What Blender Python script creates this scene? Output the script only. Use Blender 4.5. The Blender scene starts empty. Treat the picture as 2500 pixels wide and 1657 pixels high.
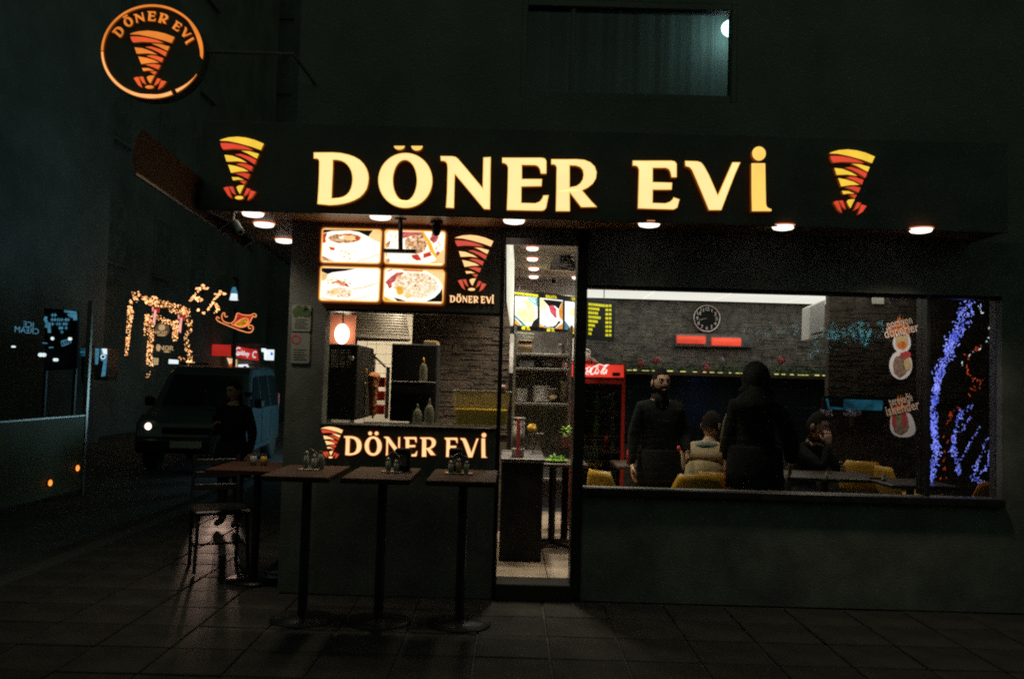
import bpy, bmesh, math, random
from mathutils import Vector, Matrix, noise
from mathutils.geometry import tessellate_polygon

random.seed(7)
rnd = random.Random(11)
scene = bpy.context.scene
COL = scene.collection

# ------------------------------------------------------------------ camera
FPX = 2089.0                       # focal length in pixels of the 2500 px wide photograph
CAM = Vector((0.0, -6.1, 1.396))
PITCH = math.atan(105 / FPX)
ROLL = math.radians(1.63)
fw = Vector((0, math.cos(PITCH), math.sin(PITCH)))
r0 = Vector((1, 0, 0))
u0 = Vector((0, -math.sin(PITCH), math.cos(PITCH)))
rt = r0 * math.cos(ROLL) + u0 * math.sin(ROLL)
up = u0 * math.cos(ROLL) - r0 * math.sin(ROLL)
cd = bpy.data.cameras.new('camera')
cd.sensor_width = 36.0
cd.lens = 36.0 * FPX / 2500.0
cd.clip_end = 500
cam = bpy.data.objects.new('camera', cd)
COL.objects.link(cam)
m = Matrix((rt, up, -fw)).transposed().to_4x4()
m.translation = CAM
cam.matrix_world = m
scene.camera = cam

def P(px, py, Y):
    """a point of the photograph's view at the depth plane Y (metres behind the shop front)"""
    d = fw * FPX + rt * (px - 1250.0) - up * (py - 828.5)
    return CAM + d * ((Y - CAM.y) / d.y)
def S(Y):
    return (Y - CAM.y) / FPX

# ------------------------------------------------------------------ night sky, exposure
w = bpy.data.worlds.new('World')
scene.world = w
w.use_nodes = True
nt = w.node_tree
for n in list(nt.nodes):
    nt.nodes.remove(n)
sky = nt.nodes.new('ShaderNodeTexSky')
sky.sky_type = 'NISHITA'
sky.sun_disc = False
sky.sun_elevation = math.radians(4)
sky.sun_rotation = math.radians(200)
tint = nt.nodes.new('ShaderNodeMix')
tint.data_type = 'RGBA'
tint.inputs[0].default_value = 0.93
tint.inputs[7].default_value = (0.68, 1.0, 0.66, 1)
bg = nt.nodes.new('ShaderNodeBackground')
bg.inputs[1].default_value = 0.074
wo = nt.nodes.new('ShaderNodeOutputWorld')
nt.links.new(sky.outputs[0], tint.inputs[6])
nt.links.new(tint.outputs[2], bg.inputs[0])
nt.links.new(bg.outputs[0], wo.inputs[0])

scene.view_settings.view_transform = 'Standard'
scene.view_settings.look = 'None'
scene.view_settings.gamma = 1.0
scene.view_settings.exposure = 0.0
scene.view_settings.use_curve_mapping = False
cy = scene.cycles
cy.use_denoising = False
cy.use_adaptive_sampling = False
cy.filter_width = 2.0
cy.caustics_reflective = False
cy.caustics_refractive = False
cy.sample_clamp_indirect = 1.0
cy.sample_clamp_direct = 2.5
cy.max_bounces = 5
cy.transparent_max_bounces = 10

# ------------------------------------------------------------------ materials
M = {}
def pm(name, col, rough=0.6, metal=0.0, var=0.2, scale=6.0, bump=0.0, bscale=None, stretch=(1, 1, 1), spec=0.5, col2=None, alpha=1.0, detail=4.0):
    """a procedural surface: two noises vary colour and roughness, optional relief"""
    mt = bpy.data.materials.new(name)
    mt.use_nodes = True
    t = mt.node_tree
    b = t.nodes['Principled BSDF']
    tc = t.nodes.new('ShaderNodeTexCoord')
    mp = t.nodes.new('ShaderNodeMapping')
    mp.inputs['Scale'].default_value = stretch
    t.links.new(tc.outputs['Object'], mp.inputs[0])
    nz = t.nodes.new('ShaderNodeTexNoise')
    nz.inputs['Scale'].default_value = scale
    nz.inputs['Detail'].default_value = detail
    nz.inputs['Roughness'].default_value = 0.65
    t.links.new(mp.outputs[0], nz.inputs[0])
    rp = t.nodes.new('ShaderNodeValToRGB')
    c2 = col2 or tuple(min(1, c * (1 + var)) for c in col)
    rp.color_ramp.elements[0].position = 0.32
    rp.color_ramp.elements[1].position = 0.68
    rp.color_ramp.elements[0].color = tuple(c * (1 - var) for c in col) + (1,)
    rp.color_ramp.elements[1].color = tuple(c2) + (1,)
    t.links.new(nz.outputs[0], rp.inputs[0])
    t.links.new(rp.outputs[0], b.inputs['Base Color'])
    mr = t.nodes.new('ShaderNodeMapRange')
    mr.inputs[3].default_value = max(0.02, rough - 0.12)
    mr.inputs[4].default_value = min(1, rough + 0.12)
    t.links.new(nz.outputs[0], mr.inputs[0])
    t.links.new(mr.outputs[0], b.inputs['Roughness'])
    b.inputs['Metallic'].default_value = metal
    b.inputs['Specular IOR Level'].default_value = spec
    b.inputs['Alpha'].default_value = alpha
    if bump:
        n2 = t.nodes.new('ShaderNodeTexNoise')
        n2.inputs['Scale'].default_value = bscale or scale * 4
        n2.inputs['Detail'].default_value = 5
        t.links.new(mp.outputs[0], n2.inputs[0])
        bp = t.nodes.new('ShaderNodeBump')
        bp.inputs['Strength'].default_value = bump
        bp.inputs['Distance'].default_value = 0.02
        t.links.new(n2.outputs[0], bp.inputs['Height'])
        t.links.new(bp.outputs[0], b.inputs['Normal'])
    M[name] = mt
    return mt
def em(name, col, strength=1.0, var=0.06, scale=9.0, col2=None, sample=True, detail=3.0, lo=0.35, hi=0.65):
    """something that gives off light; the print or the lamp behind it varies a little"""
    mt = bpy.data.materials.new(name)
    mt.use_nodes = True
    t = mt.node_tree
    b = t.nodes['Principled BSDF']
    b.inputs['Base Color'].default_value = tuple(min(0.8, c * 0.6) for c in col) + (1,)
    b.inputs['Roughness'].default_value = 0.35
    tc = t.nodes.new('ShaderNodeTexCoord')
    nz = t.nodes.new('ShaderNodeTexNoise')
    nz.inputs['Scale'].default_value = scale
    nz.inputs['Detail'].default_value = detail
    t.links.new(tc.outputs['Object'], nz.inputs[0])
    rp = t.nodes.new('ShaderNodeValToRGB')
    c2 = col2 or tuple(c * (1 + var) for c in col)
    rp.color_ramp.elements[0].position = lo
    rp.color_ramp.elements[1].position = hi
    rp.color_ramp.elements[0].color = tuple(c * (1 - var) for c in col) + (1,)
    rp.color_ramp.elements[1].color = tuple(c2) + (1,)
    t.links.new(nz.outputs[0], rp.inputs[0])
    t.links.new(rp.outputs[0], b.inputs['Emission Color'])
    b.inputs['Emission Strength'].default_value = strength
    if not sample:
        mt.cycles.emission_sampling = 'NONE'
    M[name] = mt
    return mt
def glass_pane(name, refl=0.05, tint=(0.93, 0.96, 0.95), refl_streaks=0.0, rough=0.03):
    """a flat pane: sees through, mirrors a little, carries faint diagonal smears"""
    mt = bpy.data.materials.new(name)
    mt.use_nodes = True
    t = mt.node_tree
    for n in list(t.nodes):
        t.nodes.remove(n)
    out = t.nodes.new('ShaderNodeOutputMaterial')
    tr = t.nodes.new('ShaderNodeBsdfTransparent')
    tr.inputs[0].default_value = tint + (1,)
    gl = t.nodes.new('ShaderNodeBsdfGlossy')
    gl.inputs['Roughness'].default_value = rough
    fr = t.nodes.new('ShaderNodeFresnel')
    fr.inputs[0].default_value = 1.5
    mul = t.nodes.new('ShaderNodeMath')
    mul.operation = 'MULTIPLY'
    mul.inputs[1].default_value = refl / 0.04
    t.links.new(fr.outputs[0], mul.inputs[0])
    mx = t.nodes.new('ShaderNodeMixShader')
    t.links.new(mul.outputs[0], mx.inputs[0])
    t.links.new(tr.outputs[0], mx.inputs[1])
    t.links.new(gl.outputs[0], mx.inputs[2])
    last = mx
    if refl_streaks:  # pale streaks painted in for reflected tree lights
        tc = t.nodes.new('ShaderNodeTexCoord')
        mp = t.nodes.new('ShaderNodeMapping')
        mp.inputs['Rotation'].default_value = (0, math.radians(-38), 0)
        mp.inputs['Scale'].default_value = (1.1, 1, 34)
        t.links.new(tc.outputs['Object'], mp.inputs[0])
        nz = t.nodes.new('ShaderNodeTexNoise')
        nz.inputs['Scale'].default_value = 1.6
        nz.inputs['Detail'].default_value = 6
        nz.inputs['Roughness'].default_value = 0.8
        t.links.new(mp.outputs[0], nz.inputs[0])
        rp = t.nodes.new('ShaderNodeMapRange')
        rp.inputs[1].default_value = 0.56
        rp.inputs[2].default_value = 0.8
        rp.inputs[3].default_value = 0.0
        rp.inputs[4].default_value = refl_streaks
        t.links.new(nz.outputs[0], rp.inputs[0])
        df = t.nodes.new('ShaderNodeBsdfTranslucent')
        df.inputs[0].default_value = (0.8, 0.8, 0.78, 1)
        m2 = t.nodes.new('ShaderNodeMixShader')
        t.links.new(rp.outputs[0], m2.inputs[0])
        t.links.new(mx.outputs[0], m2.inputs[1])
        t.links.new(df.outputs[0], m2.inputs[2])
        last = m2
    t.links.new(last.outputs[0], out.inputs[0])
    M[name] = mt
    return mt

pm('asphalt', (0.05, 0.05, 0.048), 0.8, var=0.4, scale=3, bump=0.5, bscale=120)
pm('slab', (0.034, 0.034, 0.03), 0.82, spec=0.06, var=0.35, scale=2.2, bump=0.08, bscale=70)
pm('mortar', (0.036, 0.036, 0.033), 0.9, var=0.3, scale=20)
pm('charcoal', (0.12, 0.13, 0.115), 0.55, var=0.35, scale=3, bump=0.25, bscale=90)
pm('render_wall', (0.19, 0.205, 0.18), 0.85, var=0.25, scale=1.3, bump=0.5, bscale=60)
pm('far_wall', (0.14, 0.148, 0.135), 0.9, var=0.3, scale=0.6, bump=0.4, bscale=20)
pm('black_metal', (0.02, 0.021, 0.02), 0.4, metal=0.3, var=0.4, scale=9)
pm('fascia_black', (0.1, 0.105, 0.098), 0.45, var=0.3, scale=2.5, bump=0.1, bscale=40)
pm('soffit_wood', (0.34, 0.18, 0.07), 0.45, var=0.45, scale=2.2, stretch=(1, 14, 14), bump=0.15, bscale=14)
pm('awning_brown', (0.06, 0.026, 0.014), 0.9, var=0.25, scale=5, bump=0.3, bscale=160)
pm('steel', (0.55, 0.52, 0.47), 0.3, metal=1.0, var=0.2, scale=3, stretch=(1, 1, 18))
pm('steel_dark', (0.22, 0.21, 0.2), 0.4, metal=0.9, var=0.3, scale=5)
pm('white_plastic', (0.78, 0.76, 0.72), 0.4, var=0.06, scale=5)
pm('white_paint', (0.78, 0.76, 0.72), 0.6, var=0.06, scale=2, bump=0.05)
pm('ceiling_white', (0.7, 0.66, 0.58), 0.8, var=0.06, scale=1.5)
pm('stone', (0.1, 0.09, 0.073), 0.38, spec=0.8, var=0.5, scale=9, bump=0.8, bscale=60, col2=(0.26, 0.235, 0.19))
pm('stone_dark', (0.05, 0.036, 0.025), 0.7, var=0.5, scale=9, bump=0.8, bscale=60, col2=(0.12, 0.085, 0.055))
pm('tile_cream', (0.42, 0.34, 0.26), 0.35, var=0.14, scale=3)
pm('wall_tile', (0.75, 0.72, 0.64), 0.2, var=0.06, scale=3)
pm('oven_black', (0.015, 0.015, 0.014), 0.7, spec=0.15, var=0.4, scale=6)
pm('red_paint', (0.3, 0.014, 0.01), 0.35, var=0.12, scale=5)
pm('yellow_plastic', (0.6, 0.33, 0.04), 0.35, var=0.08, scale=4)
pm('orange_plastic', (0.75, 0.28, 0.03), 0.35, var=0.08, scale=4)
pm('wood_table', (0.05, 0.021, 0.011), 0.6, spec=0.15, var=0.4, scale=3, stretch=(1.5, 12, 12))
pm('dark_wood', (0.05, 0.03, 0.02), 0.4, var=0.4, scale=3, stretch=(2, 12, 12))
pm('plate_white', (0.75, 0.73, 0.68), 0.25, var=0.04, scale=5)
pm('cardboard', (0.42, 0.3, 0.17), 0.8, var=0.15, scale=7)
pm('paper', (0.6, 0.58, 0.5), 0.8, var=0.08, scale=8)
pm('paper_grey', (0.24, 0.26, 0.22), 0.7, var=0.12, scale=8)
pm('leaf', (0.05, 0.1, 0.03), 0.7, var=0.5, scale=20)
pm('leaf_bright', (0.2, 0.36, 0.05), 0.6, var=0.3, scale=20)
pm('petal', (0.42, 0.09, 0.1), 0.7, var=0.4, scale=24)
pm('petal_pale', (0.4, 0.36, 0.46), 0.7, var=0.3, scale=24)
pm('skin', (0.45, 0.26, 0.17), 0.55, var=0.12, scale=14, bump=0.06)
pm('lip', (0.34, 0.13, 0.1), 0.5, var=0.1, scale=14)
pm('hair', (0.012, 0.009, 0.008), 0.8, spec=0.12, var=0.5, scale=60, bump=0.6, bscale=90)
pm('eye', (0.3, 0.28, 0.25), 0.2, var=0.05)
pm('coat_dark', (0.014, 0.0145, 0.015), 0.95, spec=0.05, var=0.35, scale=9, bump=0.5, bscale=26)
pm('coat_grey', (0.05, 0.052, 0.05), 0.95, spec=0.05, var=0.3, scale=9, bump=0.5, bscale=26)
pm('trouser_grey', (0.06, 0.062, 0.062), 0.95, spec=0.05, var=0.3, scale=9, bump=0.4)
pm('coat_tan', (0.34, 0.25, 0.14), 0.9, var=0.3, scale=8, bump=0.7, bscale=18)
pm('hoodie_teal', (0.16, 0.25, 0.23), 0.9, var=0.2, scale=12, bump=0.4)
pm('coat_olive', (0.15, 0.125, 0.07), 0.9, var=0.25, scale=10, bump=0.6, bscale=20)
pm('trousers', (0.02, 0.021, 0.025), 0.95, spec=0.05, var=0.3, scale=9, bump=0.4)
pm('shoe', (0.02, 0.018, 0.016), 0.5, var=0.3, scale=9)
pm('van_paint', (0.04, 0.062, 0.072), 0.25, var=0.05, scale=1.5, spec=0.7)
pm('rubber', (0.015, 0.015, 0.015), 0.8, var=0.3, scale=20)
pm('chrome', (0.7, 0.7, 0.7), 0.12, metal=1.0, var=0.05)
pm('olive_panel', (0.19, 0.165, 0.012), 0.6, var=0.2, scale=2)
pm('doner_meat', (0.55, 0.2, 0.07), 0.6, var=0.4, scale=14, bump=1.0, bscale=30)
pm('ketchup', (0.45, 0.03, 0.02), 0.35, var=0.1)
pm('mustard', (0.6, 0.36, 0.05), 0.35, var=0.1)
pm('jar_glass', (0.4, 0.4, 0.36), 0.1, var=0.1, spec=0.8)
pm('dark_mirror', (0.02, 0.03, 0.035), 0.12, metal=0.6, var=0.2, scale=2)
pm('red_stripe', (0.5, 0.07, 0.09), 0.5, var=0.1)
pm('foil', (0.7, 0.68, 0.62), 0.22, metal=0.9, var=0.2, scale=14, bump=0.9, bscale=12)
pm('juice', (0.9, 0.62, 0.03), 0.4, var=0.1, scale=5)
pm('tank_clear', (0.62, 0.52, 0.2), 0.3, var=0.1, alpha=0.5)
pm('bottle_clear', (0.3, 0.3, 0.22), 0.12, var=0.2, alpha=0.45)
pm('copper', (0.4, 0.15, 0.09), 0.9, metal=0.0, spec=0.2, var=0.15)
pm('brass', (0.6, 0.42, 0.12), 0.4, metal=0.7, var=0.15)
pm('rust_metal', (0.3, 0.29, 0.27), 0.35, metal=0.8, var=0.2)
pm('pink_plastic', (0.5, 0.3, 0.3), 0.5, var=0.1)
pm('green_plate', (0.2, 0.42, 0.04), 0.5, var=0.2)
pm('bark', (0.05, 0.04, 0.03), 0.9, var=0.4, scale=8, bump=0.8)
pm('ink_black', (0.01, 0.01, 0.01), 0.7, var=0.2, spec=0.15)
pm('decal_flame', (0.75, 0.15, 0.03), 0.6, var=0.4, scale=26, col2=(0.85, 0.3, 0.05))
pm('decal_white', (0.78, 0.78, 0.88), 0.5, var=0.06)
pm('decal_meat', (0.17, 0.11, 0.09), 0.7, var=0.7, scale=40, col2=(0.4, 0.27, 0.22))
pm('decal_red', (0.5, 0.06, 0.08), 0.6, var=0.4, scale=40)
pm('decal_rice', (0.55, 0.45, 0.26), 0.6, var=0.25, scale=60)
pm('decal_text', (0.75, 0.6, 0.54), 0.6, var=0.1)
pm('curtain', (0.085, 0.14, 0.125), 0.9, var=0.3, scale=3, stretch=(16, 16, 0.6))

em('letter_face', (1.25, 0.86, 0.37), 1.0, var=0.05, scale=3)
em('letter_face_amber', (1.0, 0.66, 0.14), 1.0, var=0.08, scale=3)
em('letter_rim', (1.1, 0.68, 0.16), 0.95, var=0.1, sample=False)  # halation at the letter edges put into a glowing orange rim
em('letter_side', (0.8, 0.2, 0.02), 0.12, var=0.1, sample=False)
em('halo_rim', (0.75, 0.2, 0.03), 0.5, var=0.1, sample=False)
em('logo_yellow', (1.0, 0.64, 0.06), 0.92, var=0.08, sample=False)
em('logo_red', (0.8, 0.07, 0.035), 0.9, var=0.08, sample=False)
em('logo_cream', (1.15, 0.72, 0.3), 1.0, var=0.05, sample=False)
em('logo_pink', (0.72, 0.085, 0.07), 0.95, var=0.08, sample=False)
em('ring_orange', (0.95, 0.27, 0.04), 0.85, var=0.18, scale=4, sample=False)
em('ring_cream', (1.1, 0.55, 0.2), 0.9, var=0.1, sample=False)
em('ring_red', (0.95, 0.13, 0.035), 0.85, var=0.08, sample=False)
em('small_letter', (1.25, 0.74, 0.34), 1.0, var=0.06, sample=False)
em('box_paper', (1.35, 1.2, 0.98), 1.0, var=0.06, scale=5)
em('box_frame', (1.0, 0.5, 0.1), 0.95, var=0.1, sample=False)
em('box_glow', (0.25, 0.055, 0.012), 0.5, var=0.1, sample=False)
em('print_tan', (1.0, 0.68, 0.3), 0.95, var=0.15, scale=7, sample=False)
em('print_brown', (0.55, 0.15, 0.03), 0.8, var=0.5, scale=50, col2=(1.2, 0.75, 0.4), sample=False)
em('print_red', (0.75, 0.07, 0.04), 0.8, var=0.3, scale=40, sample=False)
em('print_pink', (0.7, 0.1, 0.11), 0.85, var=0.3, scale=40, col2=(0.85, 0.2, 0.18), sample=False)
em('print_line', (0.75, 0.38, 0.18), 0.8, var=0.4, scale=40, sample=False)
em('print_yellow', (1.05, 0.55, 0.05), 0.9, var=0.15, scale=18, sample=False)
em('print_rice', (1.15, 0.9, 0.55), 0.9, var=0.3, scale=55, col2=(1.3, 1.15, 0.9), sample=False)
em('print_black', (0.014, 0.012, 0.01), 0.5, var=0.3, sample=False)
em('lamp_white', (1.0, 0.9, 0.8), 1.7, var=0.03, sample=False)
em('lamp_rim', (1.0, 0.3, 0.14), 0.55, var=0.05, sample=False)
em('lamp_inside', (1.0, 0.9, 0.8), 1.7, var=0.03, sample=False)
em('bulb', (1.0, 0.8, 0.6), 9.0, var=0.02)
em('teal_lamp', (0.72, 0.95, 1.0), 10.0, var=0.02)
em('ceiling_panel', (1.0, 0.94, 0.85), 1.05, var=0.04, scale=1.0)
em('menu_white', (1.15, 1.2, 1.1), 0.95, var=0.05, sample=False)
em('menu_text', (0.95, 0.85, 0.03), 0.8, var=0.1, sample=False)
em('menu_chips', (0.95, 0.95, 0.22), 0.9, var=0.15, scale=34, col2=(1.1, 1.15, 0.8), sample=False)
em('menu_soup', (1.0, 0.9, 0.5), 1.0, var=0.05, sample=False)
em('menu_orange', (0.9, 0.36, 0.05), 0.8, var=0.2, scale=20, sample=False)
em('menu_teal', (0.1, 0.3, 0.36), 0.7, var=0.4, scale=20, sample=False)
em('menu_pink', (0.7, 0.1, 0.14), 0.85, var=0.3, scale=40, sample=False)
em('menu_black', (0.012, 0.012, 0.011), 0.5, var=0.2, sample=False)
em('burner', (1.0, 0.28, 0.06), 5.0, var=0.2)
em('side_shop', (0.45, 0.85, 1.0), 5.0, var=0.2, scale=1.5)
em('menu_list', (0.018, 0.02, 0.018), 0.6, var=0.2, sample=False)
em('side_panel', (0.95, 0.93, 0.75), 0.85, var=0.06, sample=False)
em('cooler_red', (0.9, 0.05, 0.03), 0.95, var=0.2, scale=3)
em('cooler_white', (1.1, 0.95, 0.88), 0.95, var=0.04, sample=False)
em('heater_red', (1.0, 0.09, 0.045), 0.85, var=0.18, scale=4, sample=False)
em('led_strip', (0.75, 0.72, 0.22), 0.9, var=0.3, scale=30, sample=False)
em('fairy_warm', (1.0, 0.3, 0.06), 1.25, var=0.3, scale=9, sample=False, col2=(2.0, 1.1, 0.5))
em('fairy_blue', (0.13, 0.17, 1.0), 1.05, var=0.4, scale=12, sample=False, col2=(0.35, 0.4, 1.2))
em('fairy_teal', (0.25, 0.9, 1.0), 2.6, var=0.4, scale=8, sample=False)
em('fairy_red', (0.8, 0.08, 0.02), 0.5, var=0.5, scale=12, sample=False)
em('neon_orange', (1.0, 0.3, 0.1), 0.95, var=0.15, sample=False)
em('neon_pink', (1.0, 0.45, 0.4), 0.9, var=0.15, sample=False)
em('neon_red', (0.55, 0.05, 0.03), 0.5, var=0.3, scale=14, sample=False)
em('neon_gold', (0.62, 0.3, 0.02), 0.6, var=0.6, scale=20, sample=False)
em('awning_red', (0.62, 0.03, 0.02), 0.6, var=0.12, scale=3, sample=False)
em('sign_white', (0.85, 0.95, 1.0), 0.95, var=0.05, sample=False)
em('sign_teal', (0.12, 0.4, 0.6), 0.4, var=0.25, scale=14, sample=False)
em('sign_text', (0.95, 0.95, 1.0), 0.7, var=0.05, sample=False)
em('sign_warm', (0.9, 0.6, 0.3), 0.5, var=0.2, sample=False)
em('shop_warm', (1.0, 0.72, 0.38), 0.7, var=0.25, scale=2.5, sample=False)
em('badge_brown', (0.12, 0.075, 0.035), 0.8, var=0.3, sample=False)
em('sign_blue', (0.02, 0.2, 0.8), 0.8, var=0.1, sample=False)
em('headlight', (1.0, 0.75, 0.62), 2.0, var=0.05, sample=False)
em('amber_led', (1.0, 0.3, 0.05), 1.4, var=0.1, sample=False)
em('tv_blue', (0.03, 0.2, 0.32), 0.22, var=0.8, scale=5, sample=False)
em('mirror_blue', (0.03, 0.08, 0.13), 0.5, var=0.8, scale=4, sample=False)
em('phone', (0.3, 0.4, 0.5), 0.3, sample=False)
glass_pane('shop_glass', 0.05, refl_streaks=0.05)
glass_pane('plain_glass', 0.05)
glass_pane('screen_glass', 0.0)
glass_pane('van_glass', 0.09, tint=(0.25, 0.3, 0.3))

# ------------------------------------------------------------------ mesh helpers
class MB:
    def __init__(s):
        s.v, s.f, s.m, s.k = [], [], [], 0
    def add(s, vs, fs):
        o = len(s.v)
        s.v += [tuple(x) for x in vs]
        s.f += [tuple(i + o for i in f) for f in fs]
        s.m += [s.k] * len(fs)
        return s
    def box(s, c, d, rz=0.0, rx=0.0, ry=0.0):
        R = Matrix.Rotation(rz, 3, 'Z') @ Matrix.Rotation(ry, 3, 'Y') @ Matrix.Rotation(rx, 3, 'X')
        c = Vector(c)
        vs = [c + R @ Vector((x * d[0] / 2, y * d[1] / 2, z * d[2] / 2)) for x in (-1, 1) for y in (-1, 1) for z in (-1, 1)]
        return s.add(vs, [(0, 1, 3, 2), (4, 6, 7, 5), (0, 4, 5, 1), (2, 3, 7, 6), (0, 2, 6, 4), (1, 5, 7, 3)])
    def span(s, a, b):
        return s.box([(a[i] + b[i]) / 2 for i in range(3)], [abs(b[i] - a[i]) for i in range(3)])
    def tube(s, pts, r, n=8, closed=False):
        pts = [Vector(p) for p in pts]
        N = len(pts)
        rs = r if isinstance(r, (list, tuple)) else [r] * N
        rings, prev = [], None
        for i, p in enumerate(pts):
            a = pts[(i - 1) % N] if (closed or i > 0) else p
            b = pts[(i + 1) % N] if (closed or i < N - 1) else p
            t = (b - a)
            t = t.normalized() if t.length > 1e-9 else Vector((0, 0, 1))
            if prev is None:
                e = t.cross(Vector((0, 0, 1)))
                if e.length < 1e-3:
                    e = t.cross(Vector((0, 1, 0)))
            else:
                e = prev - t * prev.dot(t)
            e.normalize()
            prev = e
            g = t.cross(e)
            rings.append([p + (e * math.cos(2 * math.pi * k / n) + g * math.sin(2 * math.pi * k / n)) * rs[i] for k in range(n)])
        vs = [q for R in rings for q in R]
        fs = []
        for i in range(N if closed else N - 1):
            j = (i + 1) % N
            for k in range(n):
                fs.append((i * n + k, i * n + (k + 1) % n, j * n + (k + 1) % n, j * n + k))
        if not closed:
            fs.append(tuple(range(n))[::-1])
            fs.append(tuple((N - 1) * n + k for k in range(n)))
        return s.add(vs, fs)
    def lathe(s, prof, c=(0, 0, 0), n=16, R=None):
        c = Vector(c)
        vs, fs = [], []
        for (r, z) in prof:
            for k in range(n):
                a = 2 * math.pi * k / n
                q = Vector((max(r, 1e-4) * math.cos(a), max(r, 1e-4) * math.sin(a), z))
                vs.append(c + (R @ q if R else q))
        for i in range(len(prof) - 1):
            for k in range(n):
                fs.append((i * n + k, i * n + (k + 1) % n, (i + 1) * n + (k + 1) % n, (i + 1) * n + k))
        fs.append(tuple(range(n))[::-1])
        fs.append(tuple((len(prof) - 1) * n + k for k in range(n)))
        return s.add(vs, fs)
    def ball(s, c, r, nu=10, nv=7, R=None):
        r = r if isinstance(r, (tuple, list)) else (r, r, r)
        c = Vector(c)
        vs, fs = [], []
        for i in range(nv + 1):
            ph = math.pi * i / nv
            for k in range(nu):
                a = 2 * math.pi * k / nu
                q = Vector((r[0] * math.sin(ph) * math.cos(a), r[1] * math.sin(ph) * math.sin(a), r[2] * math.cos(ph)))
                vs.append(c + (R @ q if R else q))
        for i in range(nv):
            for k in range(nu):
                fs.append((i * nu + k, (i + 1) * nu + k, (i + 1) * nu + (k + 1) % nu, i * nu + (k + 1) % nu))
        return s.add(vs, fs)
    def octa(s, c, r):
        x, y, z = c
        return s.add([(x + r, y, z), (x - r, y, z), (x, y + r, z), (x, y - r, z), (x, y, z + r), (x, y, z - r)],
                     [(0, 2, 4), (2, 1, 4), (1, 3, 4), (3, 0, 4), (2, 0, 5), (1, 2, 5), (3, 1, 5), (0, 3, 5)])
    def plate(s, loops, back, kf=0, ks=None, kb=None):
        """a flat outline (with holes) given thickness by the vector back"""
        back = Vector(back)
        loops = [[Vector(p) for p in L] for L in loops]
        flat = [p for L in loops for p in L]
        tris = tessellate_polygon(loops)
        n = len(flat)
        k0 = s.k
        s.k = kf
        o = len(s.v)
        nv = Vector((0, 0, 0))
        fr = []
        for a, b, c in tris:
            nn = (flat[b] - flat[a]).cross(flat[c] - flat[a])
            fr.append((a, b, c) if nn.dot(back) < 0 else (a, c, b))
        s.add(flat, fr)
        s.k = kf if kb is None else kb
        s.add([p + back for p in flat], [t[::-1] for t in fr])
        s.k = kf if ks is None else ks
        i0 = 0
        vs, fs = [], []
        for L in loops:
            m_ = len(L)
            b0 = len(vs)
            vs += L + [p + back for p in L]
            for i in range(m_):
                j = (i + 1) % m_
                fs.append((b0 + i, b0 + j, b0 + m_ + j, b0 + m_ + i))
        s.add(vs, fs)
        s.k = k0
        return s
    def mesh(s, name, mats, smooth=False, bevel=0.0, normals=True):
        me = bpy.data.meshes.new(name)
        me.from_pydata(s.v, [], s.f)
        for mt in (mats if isinstance(mats, (list, tuple)) else [mats]):
            me.materials.append(M[mt] if isinstance(mt, str) else mt)
        me.polygons.foreach_set('material_index', s.m)
        if smooth:
            me.polygons.foreach_set('use_smooth', [True] * len(me.polygons))
        if bevel or normals:
            bm = bmesh.new()
            bm.from_mesh(me)
            if normals:
                bmesh.ops.remove_doubles(bm, verts=bm.verts, dist=1e-5)
                bmesh.ops.recalc_face_normals(bm, faces=bm.faces)
            if bevel:
                es = [e for e in bm.edges if len(e.link_faces) == 2 and e.calc_face_angle(0) > 0.5]
                bmesh.ops.bevel(bm, geom=es, offset=bevel, segments=1, affect='EDGES', clamp_overlap=True)
            bm.to_mesh(me)
            bm.free()
        me.update()
        return me

def ob(name, data, parent=None, loc=None, rz=0.0):
    o = bpy.data.objects.new(name, data)
    COL.objects.link(o)
    if parent is not None:
        o.parent = parent
        if loc is not None:
            o.location = loc
    elif loc is not None:
        o.location = loc
    if rz:
        o.rotation_euler.z = rz
    return o
def mk(name, mb, mats, parent=None, smooth=False, bevel=0.0, **k):
    return ob(name, mb.mesh(name, mats, smooth, bevel), parent, **k)
def tag(o, label, cat, group=None):
    o['label'] = label
    o['category'] = cat
    if group:
        o['group'] = group
    return o
def thing(name, label, cat, loc=(0, 0, 0), rz=0.0, group=None):
    """an Empty at the thing's base; parts are built in world space under an origin Empty, or local to loc"""
    o = bpy.data.objects.new(name, None)
    COL.objects.link(o)
    o.empty_display_size = 0.1
    o.location = loc
    o.rotation_euler.z = rz
    return tag(o, label, cat, group)
def structure(o):
    o['kind'] = 'structure'
    return o
def wmk(name, mb, mats, parent, **k):
    """part whose vertices are in world space, under an unrotated parent placed at parent.location"""
    L = parent.location
    mb.v = [(x - L.x, y - L.y, z - L.z) for x, y, z in mb.v]
    return mk(name, mb, mats, parent, **k)
def sub(name, mb, mats, part, **k):
    """sub-part, world-space vertices, parent part belongs to a thing placed at part.parent.location"""
    L = part.parent.location + part.location
    mb.v = [(x - L.x, y - L.y, z - L.z) for x, y, z in mb.v]
    return mk(name, mb, mats, part, **k)
def copy_tree(o, parent=None):
    c = o.copy()
    COL.objects.link(c)
    c.parent = parent
    for ch in o.children:
        copy_tree(ch, c)
    return c
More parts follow.
